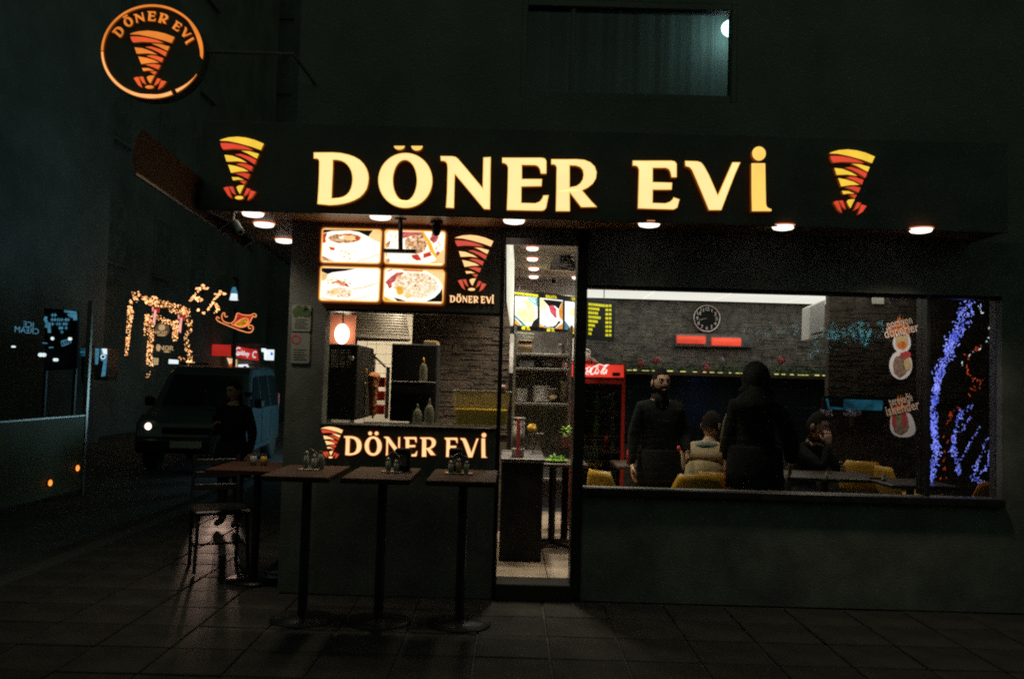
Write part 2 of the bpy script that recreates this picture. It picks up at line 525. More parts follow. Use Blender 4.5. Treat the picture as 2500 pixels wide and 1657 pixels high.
def text_mesh(body, size, depth=0.004, align='CENTER', spacing=1.0, bold=0.0):
    cu = bpy.data.curves.new('text', 'FONT')
    cu.body = body
    cu.size = size
    cu.extrude = depth / 2
    cu.align_x = align
    cu.align_y = 'CENTER'
    cu.space_character = spacing
    cu.offset = bold
    cu.resolution_u = 2
    o = bpy.data.objects.new('text', cu)
    COL.objects.link(o)
    dg = bpy.context.evaluated_depsgraph_get()
    dg.update()
    me = bpy.data.meshes.new_from_object(o.evaluated_get(dg))
    bpy.data.objects.remove(o)
    bpy.data.curves.remove(cu)
    return me
def text_part(name, body, size, mt, parent, M4, depth=0.004, spacing=1.0, bold=0.0, align='CENTER'):
    """lettering in the x-z plane facing -y, moved by M4 (world), under an unrotated parent"""
    me = text_mesh(body, size, depth, align, spacing, bold)
    L = parent.location.copy()
    if parent.parent is not None:
        L = L + parent.parent.location
    me.transform(Matrix.Translation(-L) @ M4 @ Matrix.Rotation(math.pi / 2, 4, 'X'))
    me.materials.clear()
    me.materials.append(M[mt])
    me.name = name
    return ob(name, me, parent)
def pxl(pts, Y):
    return [P(x, y, Y) for x, y in pts]
def zc(pts, ox, oy, sc):
    """points read off an enlargement -> photograph pixels"""
    return [(ox + x * sc, oy + y * sc) for x, y in pts]
def ell(cx, cy_, rx, ry, n=40, a0=0.0, a1=2 * math.pi):
    return [(cx + rx * math.cos(a0 + (a1 - a0) * i / n), cy_ + ry * math.sin(a0 + (a1 - a0) * i / n)) for i in range(n)]
def rquad(c, r, n=4):
    """rounded quadrilateral from four corners (tl, tr, br, bl)"""
    out = []
    for i in range(4):
        p = Vector(c[i]).to_3d()
        a = (Vector(c[i - 1]).to_3d() - p).normalized() * r
        b = (Vector(c[(i + 1) % 4]).to_3d() - p).normalized() * r
        for k in range(n + 1):
            t = k / n
            q = (p + a) * (1 - t) ** 2 + p * 2 * t * (1 - t) + (p + b) * t * t
            out.append((q.x, q.y))
    return out
def chaikin(pts, it=1, closed=True):
    for _ in range(it):
        q = []
        n = len(pts)
        for i in range(n if closed else n - 1):
            a, b = pts[i], pts[(i + 1) % n]
            q += [tuple(a[k] * .75 + b[k] * .25 for k in range(len(a))), tuple(a[k] * .25 + b[k] * .75 for k in range(len(a)))]
        if not closed:
            q = [pts[0]] + q + [pts[-1]]
        pts = q
    return pts
def lit_shape(name, loops, Y, depth, mats, parent, rim=0.0, is_sub=False):
    """a lit acrylic shape: face, glowing rim inset from its edge, dim returns.  mats = face, rim, side"""
    mb = MB()
    mb.plate([pxl(L, Y) for L in loops], (0, depth, 0), 0, 2, 2)
    L0 = parent.location.copy()
    if is_sub:
        L0 = L0 + parent.parent.location
    mb.v = [(x - L0.x, y - L0.y, z - L0.z) for x, y, z in mb.v]
    me = mb.mesh(name, mats)
    if rim:
        bm = bmesh.new()
        bm.from_mesh(me)
        ff = [f for f in bm.faces if f.material_index == 0]
        r = bmesh.ops.inset_region(bm, faces=ff, thickness=rim, use_even_offset=True, use_boundary=True)
        for f in r['faces']:
            f.material_index = 1
        bm.to_mesh(me)
        bm.free()
    return ob(name, me, parent)

# ================================================================== THE SETTING
PAVE = -0.12
def PZ(px, py, z):
    d = fw * FPX + rt * (px - 1250.0) - up * (py - 828.5)
    return CAM + d * ((z - CAM.z) / d.z)
def X0(px, py=950, Y=0.0):
    return P(px, py, Y).x
def Z0(py, px=1250, Y=0.0):
    return P(px, py, Y).z
def side_x(Y):                       # line of the restaurant's side wall along the side street
    return -1.6 - 0.077 * Y

g = MB()
g.add([(-120, -40, -0.26), (120, -40, -0.26), (120, 160, -0.26), (-120, 160, -0.26)], [(0, 1, 2, 3)])
ground = structure(mk('ground', g, 'asphalt'))
# pavement bed with kerb towards the side street
KERB_X = -3.7
g = MB().span((KERB_X, -14, -0.258), (12, 22, PAVE - 0.012))
pavement = structure(mk('pavement', g, 'mortar'))
g = MB()
for i in range(24):
    y = -13.5 + i * 1.5
    g.box((KERB_X - 0.075, y, -0.19), (0.14, 1.485, 0.135))
kerb = structure(mk('kerb', g, 'slab', bevel=0.012))
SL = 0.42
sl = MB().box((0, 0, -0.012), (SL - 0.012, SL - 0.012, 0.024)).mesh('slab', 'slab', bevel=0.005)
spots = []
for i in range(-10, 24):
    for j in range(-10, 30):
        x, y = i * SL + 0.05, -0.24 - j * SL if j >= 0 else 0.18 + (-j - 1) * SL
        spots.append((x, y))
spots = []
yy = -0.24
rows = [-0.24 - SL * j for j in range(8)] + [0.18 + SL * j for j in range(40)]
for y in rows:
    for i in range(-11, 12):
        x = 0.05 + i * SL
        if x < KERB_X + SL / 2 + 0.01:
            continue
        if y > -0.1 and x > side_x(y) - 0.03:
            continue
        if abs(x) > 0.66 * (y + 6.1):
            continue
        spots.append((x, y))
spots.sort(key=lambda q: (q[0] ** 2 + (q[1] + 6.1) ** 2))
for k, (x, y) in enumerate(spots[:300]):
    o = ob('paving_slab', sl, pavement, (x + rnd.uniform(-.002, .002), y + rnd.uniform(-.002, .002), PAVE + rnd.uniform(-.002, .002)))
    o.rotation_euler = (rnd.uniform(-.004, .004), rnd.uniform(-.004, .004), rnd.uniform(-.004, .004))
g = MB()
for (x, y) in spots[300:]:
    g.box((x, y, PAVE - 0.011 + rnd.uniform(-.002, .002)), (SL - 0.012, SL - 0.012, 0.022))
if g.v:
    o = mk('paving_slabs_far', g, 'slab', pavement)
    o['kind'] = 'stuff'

# ---- the restaurant's building
HL, HR = X0(790, 900), X0(1216, 900)
HT, HB = Z0(758, 1000), Z0(1042, 1000)
DL, DR = X0(1223, 1000), X0(1401, 1000)
DT = Z0(590, 1320)
WL, WR = X0(1428, 950), X0(2262, 950)
WT, WB = Z0(704, 1750), Z0(1200, 1750)
VL, VR = X0(2271, 950), X0(2446, 950)
CZ = 2.50                            # underside of the canopy
TH = 0.16
B = thing('restaurant_building', 'dark corner building housing the lit kebab restaurant', 'building', (-1.6, 0, PAVE))
def bpart(name, a, b, mt='charcoal', bevel=0.0):
    return wmk(name, MB().span(a, b), mt, B, bevel=bevel)
bpart('pier', (-1.6, 0, PAVE), (HL, TH, CZ))
bpart('wall_panel', (HL, 0, HT), (HR, TH, CZ))
cf = bpart('counter_front', (HL, -0.02, PAVE), (HR, TH, HB), 'fascia_black')
bpart('door_post', (HR, -0.01, PAVE), (DL, TH, CZ), 'black_metal', .004)
bpart('door_head', (DL, 0, DT), (DR, TH, CZ))
bpart('door_pillar', (DR, -0.015, PAVE), (WL, TH + .02, CZ), 'black_metal', .004)
bpart('wall_panel', (WL, 0, WT), (VR, TH, CZ))
bpart('sill_wall', (WL, 0, PAVE), (VR, TH, WB))
bpart('window_sill', (WL, -0.05, WB - .045), (VR, -.0005, WB + .008), 'black_metal', .004)
bpart('window_mullion', (WR, -0.005, WB + .01), (VL, TH, WT), 'black_metal', .003)
bpart('pier', (VR, 0, PAVE), (6.5, TH, CZ))
# upper storey with a window
UL, UR, UB, UT = X0(1272, 150), X0(1800, 150), Z0(243, 1500), Z0(2, 1500)
TOP = 9.0
bpart('upper_wall', (-1.6, 0, CZ), (UL, TH, TOP), 'render_wall')
bpart('upper_wall', (UR, 0, CZ), (6.5, TH, TOP), 'render_wall')
bpart('upper_wall', (UL, 0, CZ), (UR, TH, UB), 'render_wall')
bpart('upper_wall', (UL, 0, UT), (UR, TH, TOP), 'render_wall')
wf = MB()
wf.span((UL, 0.002, UB), (UL + .04, .1, UT)).span((UR - .04, 0.002, UB), (UR, .1, UT)).span((UL + .04, 0.002, UB), (UR - .04, .1, UB + .05)).span((UL + .04, 0.002, UT - .05), (UR - .04, .1, UT))
mx = X0(1399, 100)
wf.span((mx - .015, .025, UB + .05), (mx + .015, .095, UT - .05))
uw = wmk('upper_window', wf, 'render_wall', B, bevel=.004)
sub('pane', MB().span((UL + .04, .055, UB + .05), (mx - .015, .061, UT - .05)), 'plain_glass', uw)
sub('pane', MB().span((mx + .015, .055, UB + .05), (UR - .04, .061, UT - .05)), 'plain_glass', uw)
# room behind it
rm = MB()
rm.span((UL - .3, TH, UB - .3), (UL - .25, 1.6, UT + .3)).span((UR + .25, TH, UB - .3), (UR + .3, 1.6, UT + .3))
rm.span((UL - .3, TH, UB - .35), (UR + .3, 1.6, UB - .3)).span((UL - .3, TH, UT + .3), (UR + .3, 1.6, UT + .35)).span((UL - .3, 1.6, UB - .35), (UR + .3, 1.65, UT + .35))
wmk('upper_room', rm, 'far_wall', B)
cu = MB()
n = 90
vs, fs = [], []
for k in range(n + 1):
    x = UL - .2 + (UR - UL + .4) * k / n
    y = 0.42 + .004 * math.sin(k * .7) + .003 * math.sin(k * 1.7)
    vs += [(x, y, UB - .1), (x, y, UT + .2)]
for k in range(n):
    fs.append((2 * k, 2 * k + 2, 2 * k + 3, 2 * k + 1))
cu.add(vs, fs)
wmk('curtain', cu, 'curtain', B, smooth=True)
# side wall towards the side street; unseen panel added to light the van
sw = MB()
def sidebox(mb, y0, y1, z0, z1, t0=0.0, t1=0.16):
    vs = []
    for y in (y0, y1):
        for t in (t0, t1):
            for z in (z0, z1):
                vs.append((side_x(y) + t, y, z))
    return mb.add(vs, [(0, 1, 3, 2), (4, 6, 7, 5), (0, 4, 5, 1), (2, 3, 7, 6), (0, 2, 6, 4), (1, 5, 7, 3)])
sidebox(sw, TH, 16, PAVE, TOP)
wmk('side_wall', sw, 'render_wall', B)
g_ = MB()
sidebox(g_, 9.3, 12.3, .25, 1.4, -.02, -.002)
wmk('side_shop_window', g_, 'side_shop', B)
wmk('back_mass', MB().span((-1.2, 6.2, PAVE), (6.5, 16, TOP)), 'render_wall', B)
wmk('roof_edge', MB().span((-1.7, -.12, TOP), (6.6, 16, TOP + .2)), 'render_wall', B)
# glass of the front
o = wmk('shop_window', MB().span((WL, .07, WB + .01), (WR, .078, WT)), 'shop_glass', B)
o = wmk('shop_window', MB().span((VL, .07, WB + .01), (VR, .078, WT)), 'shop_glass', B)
for (a, b, zz) in ((WL, WR, WT), (VL, VR, WT)):
    wmk('window_frame', MB().span((a, .03, zz - .02), (b, .12, zz - .0005)), 'black_metal', B)
wmk('hatch_frame', MB().span((HL, .0, HT - .02), (HR, .1, HT - .0005)).span((HL, -.06, HB + .0005), (HR, .22, HB + .008)), 'black_metal', B)
# door rail and open sliding leaf edge
wmk('door_track', MB().span((DL, -.03, DT - .03), (DR, -.0005, DT + .02)), 'steel_dark', B, bevel=.003)
wmk('threshold', MB().span((DL, -.06, PAVE), (DR, TH, -.004)), 'slab', B, bevel=.006)

# ---- neighbouring houses that close the view of the side street
def house(name, label, a, b, mt, wins, facing):
    h = thing(name, label, 'building', (a[0], a[1], -0.26))
    wmk('wall', MB().span((a[0], a[1], -.26), (b[0], b[1], b[2])), mt, h)
    for (u, z, w_, h_) in wins:
        if facing == 'x':
            f = wmk('window', MB().span((b[0] - .02, a[1] + u, z), (b[0] + .05, a[1] + u + w_, z + h_)), mt, h, bevel=.01)
            sub('pane', MB().span((b[0] + .051, a[1] + u + .07, z + .07), (b[0] + .057, a[1] + u + w_ - .07, z + h_ - .07)), 'charcoal', f)
            sub('sill', MB().span((b[0] + .001, a[1] + u - .06, z - .08), (b[0] + .14, a[1] + u + w_ + .06, z - .002)), mt, f)
        else:
            f = wmk('window', MB().span((a[0] + u, a[1] - .05, z), (a[0] + u + w_, a[1] + .02, z + h_)), mt, h, bevel=.01)
            sub('pane', MB().span((a[0] + u + .07, a[1] - .057, z + .07), (a[0] + u + w_ - .07, a[1] - .051, z + h_ - .07)), 'charcoal', f)
            sub('sill', MB().span((a[0] + u - .06, a[1] - .14, z - .08), (a[0] + u + w_ + .06, a[1] - .001, z - .002)), mt, f)
    wmk('cornice', MB().span((a[0] - .15, a[1] - .15, b[2]), (b[0] + .15, b[1] + .15, b[2] + .3)), mt, h)
    return h
wn = [(u, z, 1.2, 1.7) for z in (4.2, 7.4, 10.6, 13.8) for u in (1.2, 4.2, 7.2)]
house('terrace_house', 'unlit house across the side street behind the glass windbreak', (-22, -1.0, 0), (-9.6, 14.0, 24), 'far_wall', wn, 'x')
house('terrace_house', 'unlit house further along the street behind the fairy light arch', (-24, 14.2, 0), (-10.4, 30.0, 26), 'far_wall', wn, 'x')
house('opposite_house', 'dark terrace across the road behind the viewer', (-26, -26, 0), (24, -17, 7), 'far_wall', [], 'y')
house('end_house', 'dark house closing the far end of the side street above the red awning', (-24, 31.5, 0), (8, 40.0, 34), 'far_wall',
      [(u, z, 1.3, 1.8) for z in (7.2, 10.6, 14.0, 17.4, 20.8) for u in (6.5, 9.5, 12.5, 15.5, 18.5)], 'y')

# ================================================================== CANOPY AND SIGNS
FY = -0.463                          # face of the fascia
FTOP = P(1250, 315, FY).z
CXL, CXR = P(487, 480, FY).x, P(2462, 500, FY).x
C = thing('shop_canopy', 'black canopy over the restaurant front with timber soffit', 'canopy', (CXL, 0, CZ))
wmk('fascia', MB().span((CXL, FY, CZ - .012), (CXR, FY + .05, FTOP)), 'fascia_black', C, bevel=.004)
wmk('end_panel', MB().span((CXR - .05, FY + .0505, CZ - .012), (CXR, -.0005, FTOP)), 'fascia_black', C)
wmk('top_panel', MB().span((CXL + .05, FY + .0505, FTOP - .05), (CXR - .0505, -.0005, FTOP - .01)), 'fascia_black', C)
for k in range(4):
    y0 = FY + .052 + k * .102
    wmk('soffit_board', MB().span((CXL + .06, y0, CZ), (CXR - .06, y0 + .098, CZ + .02)), 'soffit_wood', C, bevel=.003)
lp = MB()
y1 = 2.4
for (t0, t1, z0, z1) in ((-.47, -.44, CZ - .012, FTOP), ):
    lp.add([(side_x(y) + t, y, z) for y in (0.0, y1) for t in (t0, t1) for z in (z0, z1)],
           [(0, 1, 3, 2), (4, 6, 7, 5), (0, 4, 5, 1), (2, 3, 7, 6), (0, 2, 6, 4), (1, 5, 7, 3)])
lp.add([(x, y, z) for (x, y) in ((CXL, FY + .0505), (CXL + .03, FY + .0505), (side_x(0) - .47, 0), (side_x(0) - .44, 0)) for z in (CZ - .012, FTOP)],
       [(0, 1, 3, 2), (4, 6, 7, 5), (0, 4, 5, 1), (2, 3, 7, 6), (0, 2, 6, 4), (1, 5, 7, 3)])
wmk('side_fascia', lp, 'fascia_black', C)
for k in range(4):
    t0 = -.435 + k * .108
    b_ = MB()
    b_.add([(side_x(y) + t, y, z) for y in (.002, y1) for t in (t0, t0 + .104) for z in (CZ, CZ + .02)],
           [(0, 1, 3, 2), (4, 6, 7, 5), (0, 4, 5, 1), (2, 3, 7, 6), (0, 2, 6, 4), (1, 5, 7, 3)])
    wmk('soffit_board', b_, 'soffit_wood', C, bevel=.003)
wmk('edge_trim', MB().span((CXL, FY - .008, CZ - .02), (CXR, FY + .02, CZ - .0125)), 'steel_dark', C, bevel=.003)

# downlights set in the soffit
def downlight(c, r, label, mt='lamp_white', group='canopy downlights', watt=0.0, col=(1, .85, .7)):
    t = thing('downlight', label, 'downlight', c, group=group)
    mk('trim_ring', MB().lathe([(r * .97, -.002), (r * 1.08, -.002), (r * 1.08, -.008), (r * 1.03, -.011), (r * .97, -.01), (r * .97, -.002)], (0, 0, 0), 24), 'lamp_rim', t, smooth=True)
    mk('lens', MB().lathe([(.001, -.034), (r * .6, -.033), (r * .86, -.028), (r * .95, -.02), (r * .96, -.003), (.001, -.003)], (0, 0, 0), 24), mt, t, smooth=True)
    if watt:
        L = bpy.data.lights.new('downlight_beam', 'SPOT')
        L.energy = watt
        L.spot_size = math.radians(120)
        L.spot_blend = 0.8
        L.shadow_soft_size = r
        L.color = col
        lo = bpy.data.objects.new('downlight_beam', L)
        COL.objects.link(lo)
        lo.parent = t
        lo.location = (0, 0, -.05)
    return t
for (px, py, lb) in ((618, 517, 'canopy downlight beside the white security camera'), (645, 543, 'middle canopy downlight of the three above the corner'),
                     (695, 583, 'farthest canopy downlight along the side street'), (929, 524, 'canopy downlight above the food light boxes'),
                     (1255, 534, 'canopy downlight just over the open doorway'), (1585, 542, 'canopy downlight under the letters E and V'),
                     (1912, 549, 'canopy downlight beside the dotted letter at the word end'), (2248, 556, 'lone canopy downlight beyond the second cone emblem')):
    p = PZ(px, py, CZ)
    downlight((p.x, p.y, CZ), .074, lb, watt=44 if px > 2200 else 20 if px < 720 else 2.5, col=(1, .82, .64))

# ---- letter shapes, read off the photograph
Z2 = lambda pts: zc(pts, 480, 300, 800 / 2366)
Z3 = lambda pts: zc(pts, 1150, 300, 1200 / 2366)
GL = {}
GL['D'] = [Z2([(845, 214), (980, 213), (1040, 217), (1095, 229), (1140, 245), (1178, 267), (1208, 297), (1228, 330), (1240, 366), (1243, 402), (1239, 440), (1228, 478), (1207, 510), (1180, 537), (1145, 557), (1105, 573), (1065, 584), (1020, 591), (960, 595), (872, 586), (879, 480), (884, 360), (885, 280), (881, 266), (870, 259), (845, 258)]),
           Z2([(985, 268), (1010, 268), (1040, 273), (1065, 284), (1087, 302), (1105, 326), (1117, 352), (1123, 380), (1125, 405), (1122, 440), (1114, 472), (1101, 498), (1084, 517), (1060, 532), (1030, 541), (975, 545), (979, 450), (984, 350)])]
GL['O'] = [Z2(ell(1507, 416, 196, 199, 48)), Z2(ell(1504, 416, 86, 147, 40))]
GL['N'] = [Z2([(1760, 240), (1845, 241), (1870, 246), (1888, 260), (1950, 332), (2065, 470), (2070, 250), (2124, 247), (2118, 625), (2075, 622), (1990, 520), (1865, 370), (1862, 440), (1858, 615), (1800, 612), (1808, 500), (1812, 330), (1808, 296), (1797, 281), (1780, 275), (1763, 275)])]
GL['E'] = [Z3([(150, 168), (340, 168), (356, 172), (363, 184), (363, 245), (336, 245), (331, 222), (322, 209), (308, 204), (245, 203), (245, 270), (342, 270), (340, 305), (243, 307), (242, 385), (310, 387), (330, 379), (342, 364), (348, 349), (374, 348), (362, 408), (355, 418), (342, 423), (172, 420), (176, 330), (178, 215), (172, 201), (160, 194), (150, 193)])]
GL['R'] = [Z3([(386, 175), (505, 175), (545, 178), (575, 190), (596, 210), (605, 238), (601, 268), (586, 293), (562, 312), (535, 325), (580, 378), (607, 405), (530, 406), (475, 335), (476, 425), (408, 425), (410, 330), (412, 215), (407, 204), (397, 200), (386, 200)]),
           Z3([(475, 205), (505, 206), (525, 213), (538, 227), (542, 250), (538, 272), (526, 291), (507, 304), (475, 310)])]
GL['E2'] = [Z3([(778, 182), (965, 182), (982, 186), (990, 198), (990, 262), (965, 262), (960, 237), (952, 223), (938, 217), (875, 217), (875, 285), (968, 288), (966, 322), (875, 322), (874, 385), (935, 387), (957, 380), (970, 368), (975, 358), (1004, 368), (993, 408), (975, 417), (803, 412), (806, 300), (808, 225), (802, 211), (792, 206), (778, 206)])]
GL['V'] = [Z3([(1030, 183), (1090, 185), (1108, 191), (1122, 208), (1145, 250), (1188, 348), (1258, 190), (1297, 190), (1270, 250), (1205, 420), (1145, 420), (1095, 300), (1064, 228), (1052, 214), (1032, 208)])]
GL['I'] = [Z3([(1350, 195), (1416, 195), (1418, 300), (1420, 390), (1424, 404), (1433, 411), (1446, 415), (1446, 425), (1352, 425), (1350, 330)])]
def norm(loops):
    xs = [p[0] for L in loops for p in L]
    ys = [p[1] for L in loops for p in L]
    a, b, c, d = min(xs), max(xs), min(ys), max(ys)
    return [[((x - a) / (b - a), (y - c) / (d - c)) for x, y in L] for L in loops]
NG = {k: norm(v) for k, v in GL.items()}
LETY = FY - .05
T = thing('shop_sign', 'large yellow illuminated letters across the black canopy', 'sign', (P(760, 500, LETY).x, FY, P(1250, 515, FY).z))
big = [('D', GL['D'], 0), ('O', GL['O'], 0), ('N', GL['N'], 0), ('E', GL['E'], 0), ('R', GL['R'], 0), ('E', GL['E2'], 0), ('V', GL['V'], 0), ('I', GL['I'], 1)]
for nm, loops, am in big:
    lit_shape('letter', loops, LETY, .045, ['letter_face_amber' if am else 'letter_face', 'letter_rim', 'letter_side'], T, rim=.0055)
lit_shape('letter_dot', [Z3(ell(1386, 148, 33, 34, 28))], LETY, .045, ['letter_face_amber', 'letter_rim', 'letter_side'], T, rim=.005)
for (a, b, h) in ((1425, 1503, 28), (1550, 1632, 34)):
    lit_shape('letter_dot', [Z2([((a + b) / 2 + (b - a) / 2 * math.cos(t), 167 + h * math.sin(t)) for t in [math.pi * i / 14 for i in range(15)]])], LETY, .045, ['letter_face_amber', 'letter_rim', 'letter_side'], T, rim=.004)

# the cone emblem: stripes of meat, flames and a base
EMB = [('y', [(555, 393), (600, 378), (660, 364), (760, 357), (860, 367), (960, 390), (1070, 432), (1036, 500), (930, 465), (780, 427), (650, 402), (556, 398)]),
       ('r', [(560, 425), (620, 424), (700, 430), (800, 448), (880, 470), (945, 499), (830, 491), (700, 485), (592, 493), (570, 462)]),
       ('y', [(805, 506), (900, 512), (1012, 540), (988, 590), (940, 567), (880, 536)]),
       ('r', [(730, 545), (800, 540), (900, 570), (982, 605), (962, 652), (880, 603), (800, 566)]),
       ('y', [(608, 550), (700, 560), (800, 595), (870, 632), (760, 618), (632, 622)]),
       ('r', [(745, 648), (800, 641), (860, 648), (940, 675), (922, 722), (850, 686)]),
       ('y', [(650, 655), (740, 670), (830, 695), (890, 725), (790, 728), (685, 742)]),
       ('r', [(735, 748), (830, 741), (907, 755), (882, 805), (810, 774)]),
       ('y', [(693, 788), (770, 790), (840, 818), (760, 816), (710, 823)]),
       ('r', [(785, 830), (865, 828), (840, 868)]),
       ('y', [(748, 897), (765, 882), (790, 876), (840, 875), (790, 968), (765, 935)]),
       ('r', [(597, 905), (620, 895), (652, 891), (695, 1015), (650, 985)]),
       ('r', [(660, 890), (705, 888), (740, 980), (700, 955)]),
       ('r', [(870, 905), (912, 915), (880, 965), (830, 992)]),
       ('r', [(915, 930), (975, 945), (930, 1005), (878, 1035)]),
       ('y', ell(780, 1007, 50, 19, 20))]
def emblem(parent, x0, y0, x1, y1, Y, my, mr, depth=.03, rim=.002, base=True, rimmat='halo_rim', shear=0.0, is_sub=False):
    for i, (c, pts) in enumerate(EMB):
        if i == 15 and not base:
            continue
        q = []
        for x, y in pts:
            u, v = (x - 555) / 515.0, (y - 357) / 678.0
            q.append((x0 + (x1 - x0) * u + shear * (0.5 - v) * (y1 - y0), y0 + (y1 - y0) * v))
        lit_shape('flame' if 11 <= i <= 14 else 'stripe', [q], Y, depth, [my if c == 'y' else mr, rimmat, 'letter_side'], parent, rim=rim, is_sub=is_sub)
for (x0, y0, x1, y1, lb, bs) in ((537, 334, 644, 489, 'red and yellow cone emblem on the canopy above the security camera', True),
                             (2026, 365, 2136, 524, 'red and yellow cone emblem at the far end of the lettering', False)):
    p = P((x0 + x1) / 2, y1, FY)
    t = thing('emblem_sign', lb, 'emblem', (p.x, FY, p.z), group='cone emblems on the canopy')
    emblem(t, x0, y0, x1, y1, FY - .035, 'logo_yellow', 'logo_red', rim=0.0, base=bs)

# round projecting sign on the corner
RY = -0.62
Z1 = lambda pts: zc(pts, 200, 0, 500 / 2366)
pc = P(371, 125, RY)
t = thing('round_sign', 'round orange outlined sign with cone emblem high on the corner', 'sign', pc)
RX_, RY_ = 590, 543
wmk('disc', MB().plate([pxl(Z1(ell(810, 597, 602, 555, 48)), RY + .02)], (0, .1, 0)), 'charcoal', t)
for yy in (125,):
    q = P(455, yy, RY + .07)
    wmk('bracket', MB().tube([q, (-1.5, RY + .07, q.z), (-1.48, 0.02, q.z)], .012, 8), 'render_wall', t)
def arc_band(a0, a1, wfun, n=60):
    o_, i_ = [], []
    for k in range(n + 1):
        f = k / n
        a = math.radians(a0 + (a1 - a0) * f)
        w_ = wfun(f)
        o_.append((810 + RX_ * math.cos(a), 597 + RY_ * math.sin(a)))
        i_.append((810 + (RX_ - w_) * math.cos(a), 597 + (RY_ - w_) * math.sin(a)))
    return Z1(o_ + i_[::-1])
lit_shape('ring', [arc_band(66, 180, lambda f: 48 - 20 * f)], RY, .018, ['ring_cream', 'ring_orange', 'letter_side'], t, rim=.003)
lit_shape('ring', [arc_band(181, 369, lambda f: 26 if f < .72 else 26 + 22 * math.sin((f - .72) / .28 * math.pi) * (1 if f < .86 else 1) if f < .985 else 6)], RY, .018, ['ring_orange', 'ring_orange', 'letter_side'], t)
lit_shape('ring', [arc_band(29, 61, lambda f: 5 + 38 * f)], RY, .018, ['ring_cream', 'ring_orange', 'letter_side'], t, rim=.003)
emblem(t, *Z1([(555, 357)])[0], *Z1([(1070, 1035)])[0], RY, 'ring_orange', 'ring_red', depth=.018, rim=0.0)
for (k, cx, cy_, ang, w_, h_) in (('D', 425, 367, -52, 108, 118), ('O', 535, 255, -33, 104, 112), ('N', 660, 208, -14, 112, 108), ('E', 805, 190, 3, 100, 112), ('R', 938, 218, 17, 108, 116),
                          ('E', 1098, 305, 33, 92, 104), ('V', 1196, 385, 46, 112, 100), ('I', 1246, 476, 58, 38, 112)):
    ca, sa = math.cos(math.radians(ang)), math.sin(math.radians(ang))
    loops = [Z1([(cx + (u - .5) * w_ * ca - (v - .5) * h_ * sa, cy_ + (u - .5) * w_ * sa + (v - .5) * h_ * ca) for u, v in L]) for L in NG[k]]
    lit_shape('letter', loops, RY, .018, ['ring_orange', 'ring_orange', 'letter_side'], t)
lit_shape('letter_dot', [Z1([(468, 200), (520, 170), (530, 184), (478, 214)])], RY, .018, ['ring_orange', 'ring_orange', 'letter_side'], t)

# small words: the same letter shapes set in a row
def word(parent, x0, x1, y0, h, Y, mats, slope=.028, depth=.02, rim=.0015):
    W = x1 - x0
    for (k, a, b) in (('D', 0, .127), ('O', .1436, .267), ('N', .278, .395), ('E', .417, .515), ('R', .53, .645), ('E', .70, .80), ('V', .81, .942), ('I', .956, 1.0)):
        bx0, bx1 = x0 + a * W, x0 + b * W
        yo = y0 + slope * (bx0 - x0)
        lit_shape('letter', [[(bx0 + (bx1 - bx0) * u, yo + h * v) for u, v in L] for L in NG[k]], Y, depth, mats, parent, rim=rim)
        if k == 'O':
            for q in (.33, .69):
                lit_shape('letter_dot', [ell(bx0 + (bx1 - bx0) * q, yo - .13 * h, .115 * h, .115 * h, 16)], Y, depth, mats, parent, rim=rim)
        if k == 'I':
            lit_shape('letter_dot', [ell(bx0 + (bx1 - bx0) * .45, yo - .14 * h, .135 * h, .135 * h, 16)], Y, depth, mats, parent, rim=rim)
p = P(1155, 740, -.03)
t = thing('wall_sign', 'cone emblem with small glowing lettering beside the food light boxes', 'sign', (p.x, 0, p.z))
emblem(t, 1110, 573, 1205, 712, -.03, 'logo_cream', 'logo_pink', depth=.028, rim=.002)
word(t, 1098, 1206, 721, 17, -.03, ['small_letter', 'letter_rim', 'letter_side'], rim=0.0, depth=.028)
p = P(980, 1118, -.05)
t = thing('counter_sign', 'glowing cream lettering with cone emblem on the serving counter front', 'sign', (p.x, -.02, p.z))
emblem(t, 784, 1041, 837, 1119, -.05, 'logo_cream', 'logo_red', depth=.028, rim=0.0)
word(t, 839, 1190, 1063, 49, -.05, ['small_letter', 'halo_rim', 'letter_side'], rim=.0035, depth=.028, slope=.017)

# ---- food light boxes
Z6 = lambda pts: zc(pts, 770, 540, 330 / 2366)
def light_box(label, corners, art):
    c0 = [sum(c[i] for c in corners) / 4 for i in (0, 1)]
    p = P(c0[0], c0[1], 0)
    t = thing('light_box', label, 'light box', (p.x, 0, p.z), group='food light boxes')
    Yb = -.06
    grow = lambda k: [(c0[0] + (x - c0[0]) * k[0], c0[1] + (y - c0[1]) * k[1]) for x, y in corners]
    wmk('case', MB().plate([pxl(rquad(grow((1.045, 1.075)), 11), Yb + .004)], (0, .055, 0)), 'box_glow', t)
    wmk('frame', MB().plate([pxl(rquad(corners, 9), Yb), pxl(rquad(grow((.957, .925)), 7), Yb)], (0, .012, 0)), 'box_frame', t)
    wmk('lit_panel', MB().plate([pxl(rquad(grow((.957, .925)), 7), Yb + .003)], (0, .006, 0)), 'box_paper', t)
    pr = MB()
    names = []
    inner = grow((.955, .92))
    lo = (min(c[0] for c in inner), min(c[1] for c in inner))
    hi = (max(c[0] for c in inner), max(c[1] for c in inner))
    for i, (mt, pts) in enumerate(art):
        if mt not in names:
            names.append(mt)
        k = names.index(mt)
        q = [(min(hi[0], max(lo[0], x)), min(hi[1], max(lo[1], y))) for x, y in Z6(pts)]
        pr.plate([pxl(q, Yb + .0022 - .0005 * i)], (0, .0003, 0), k, k, k)
    wmk('print', pr, names, t)
    return t
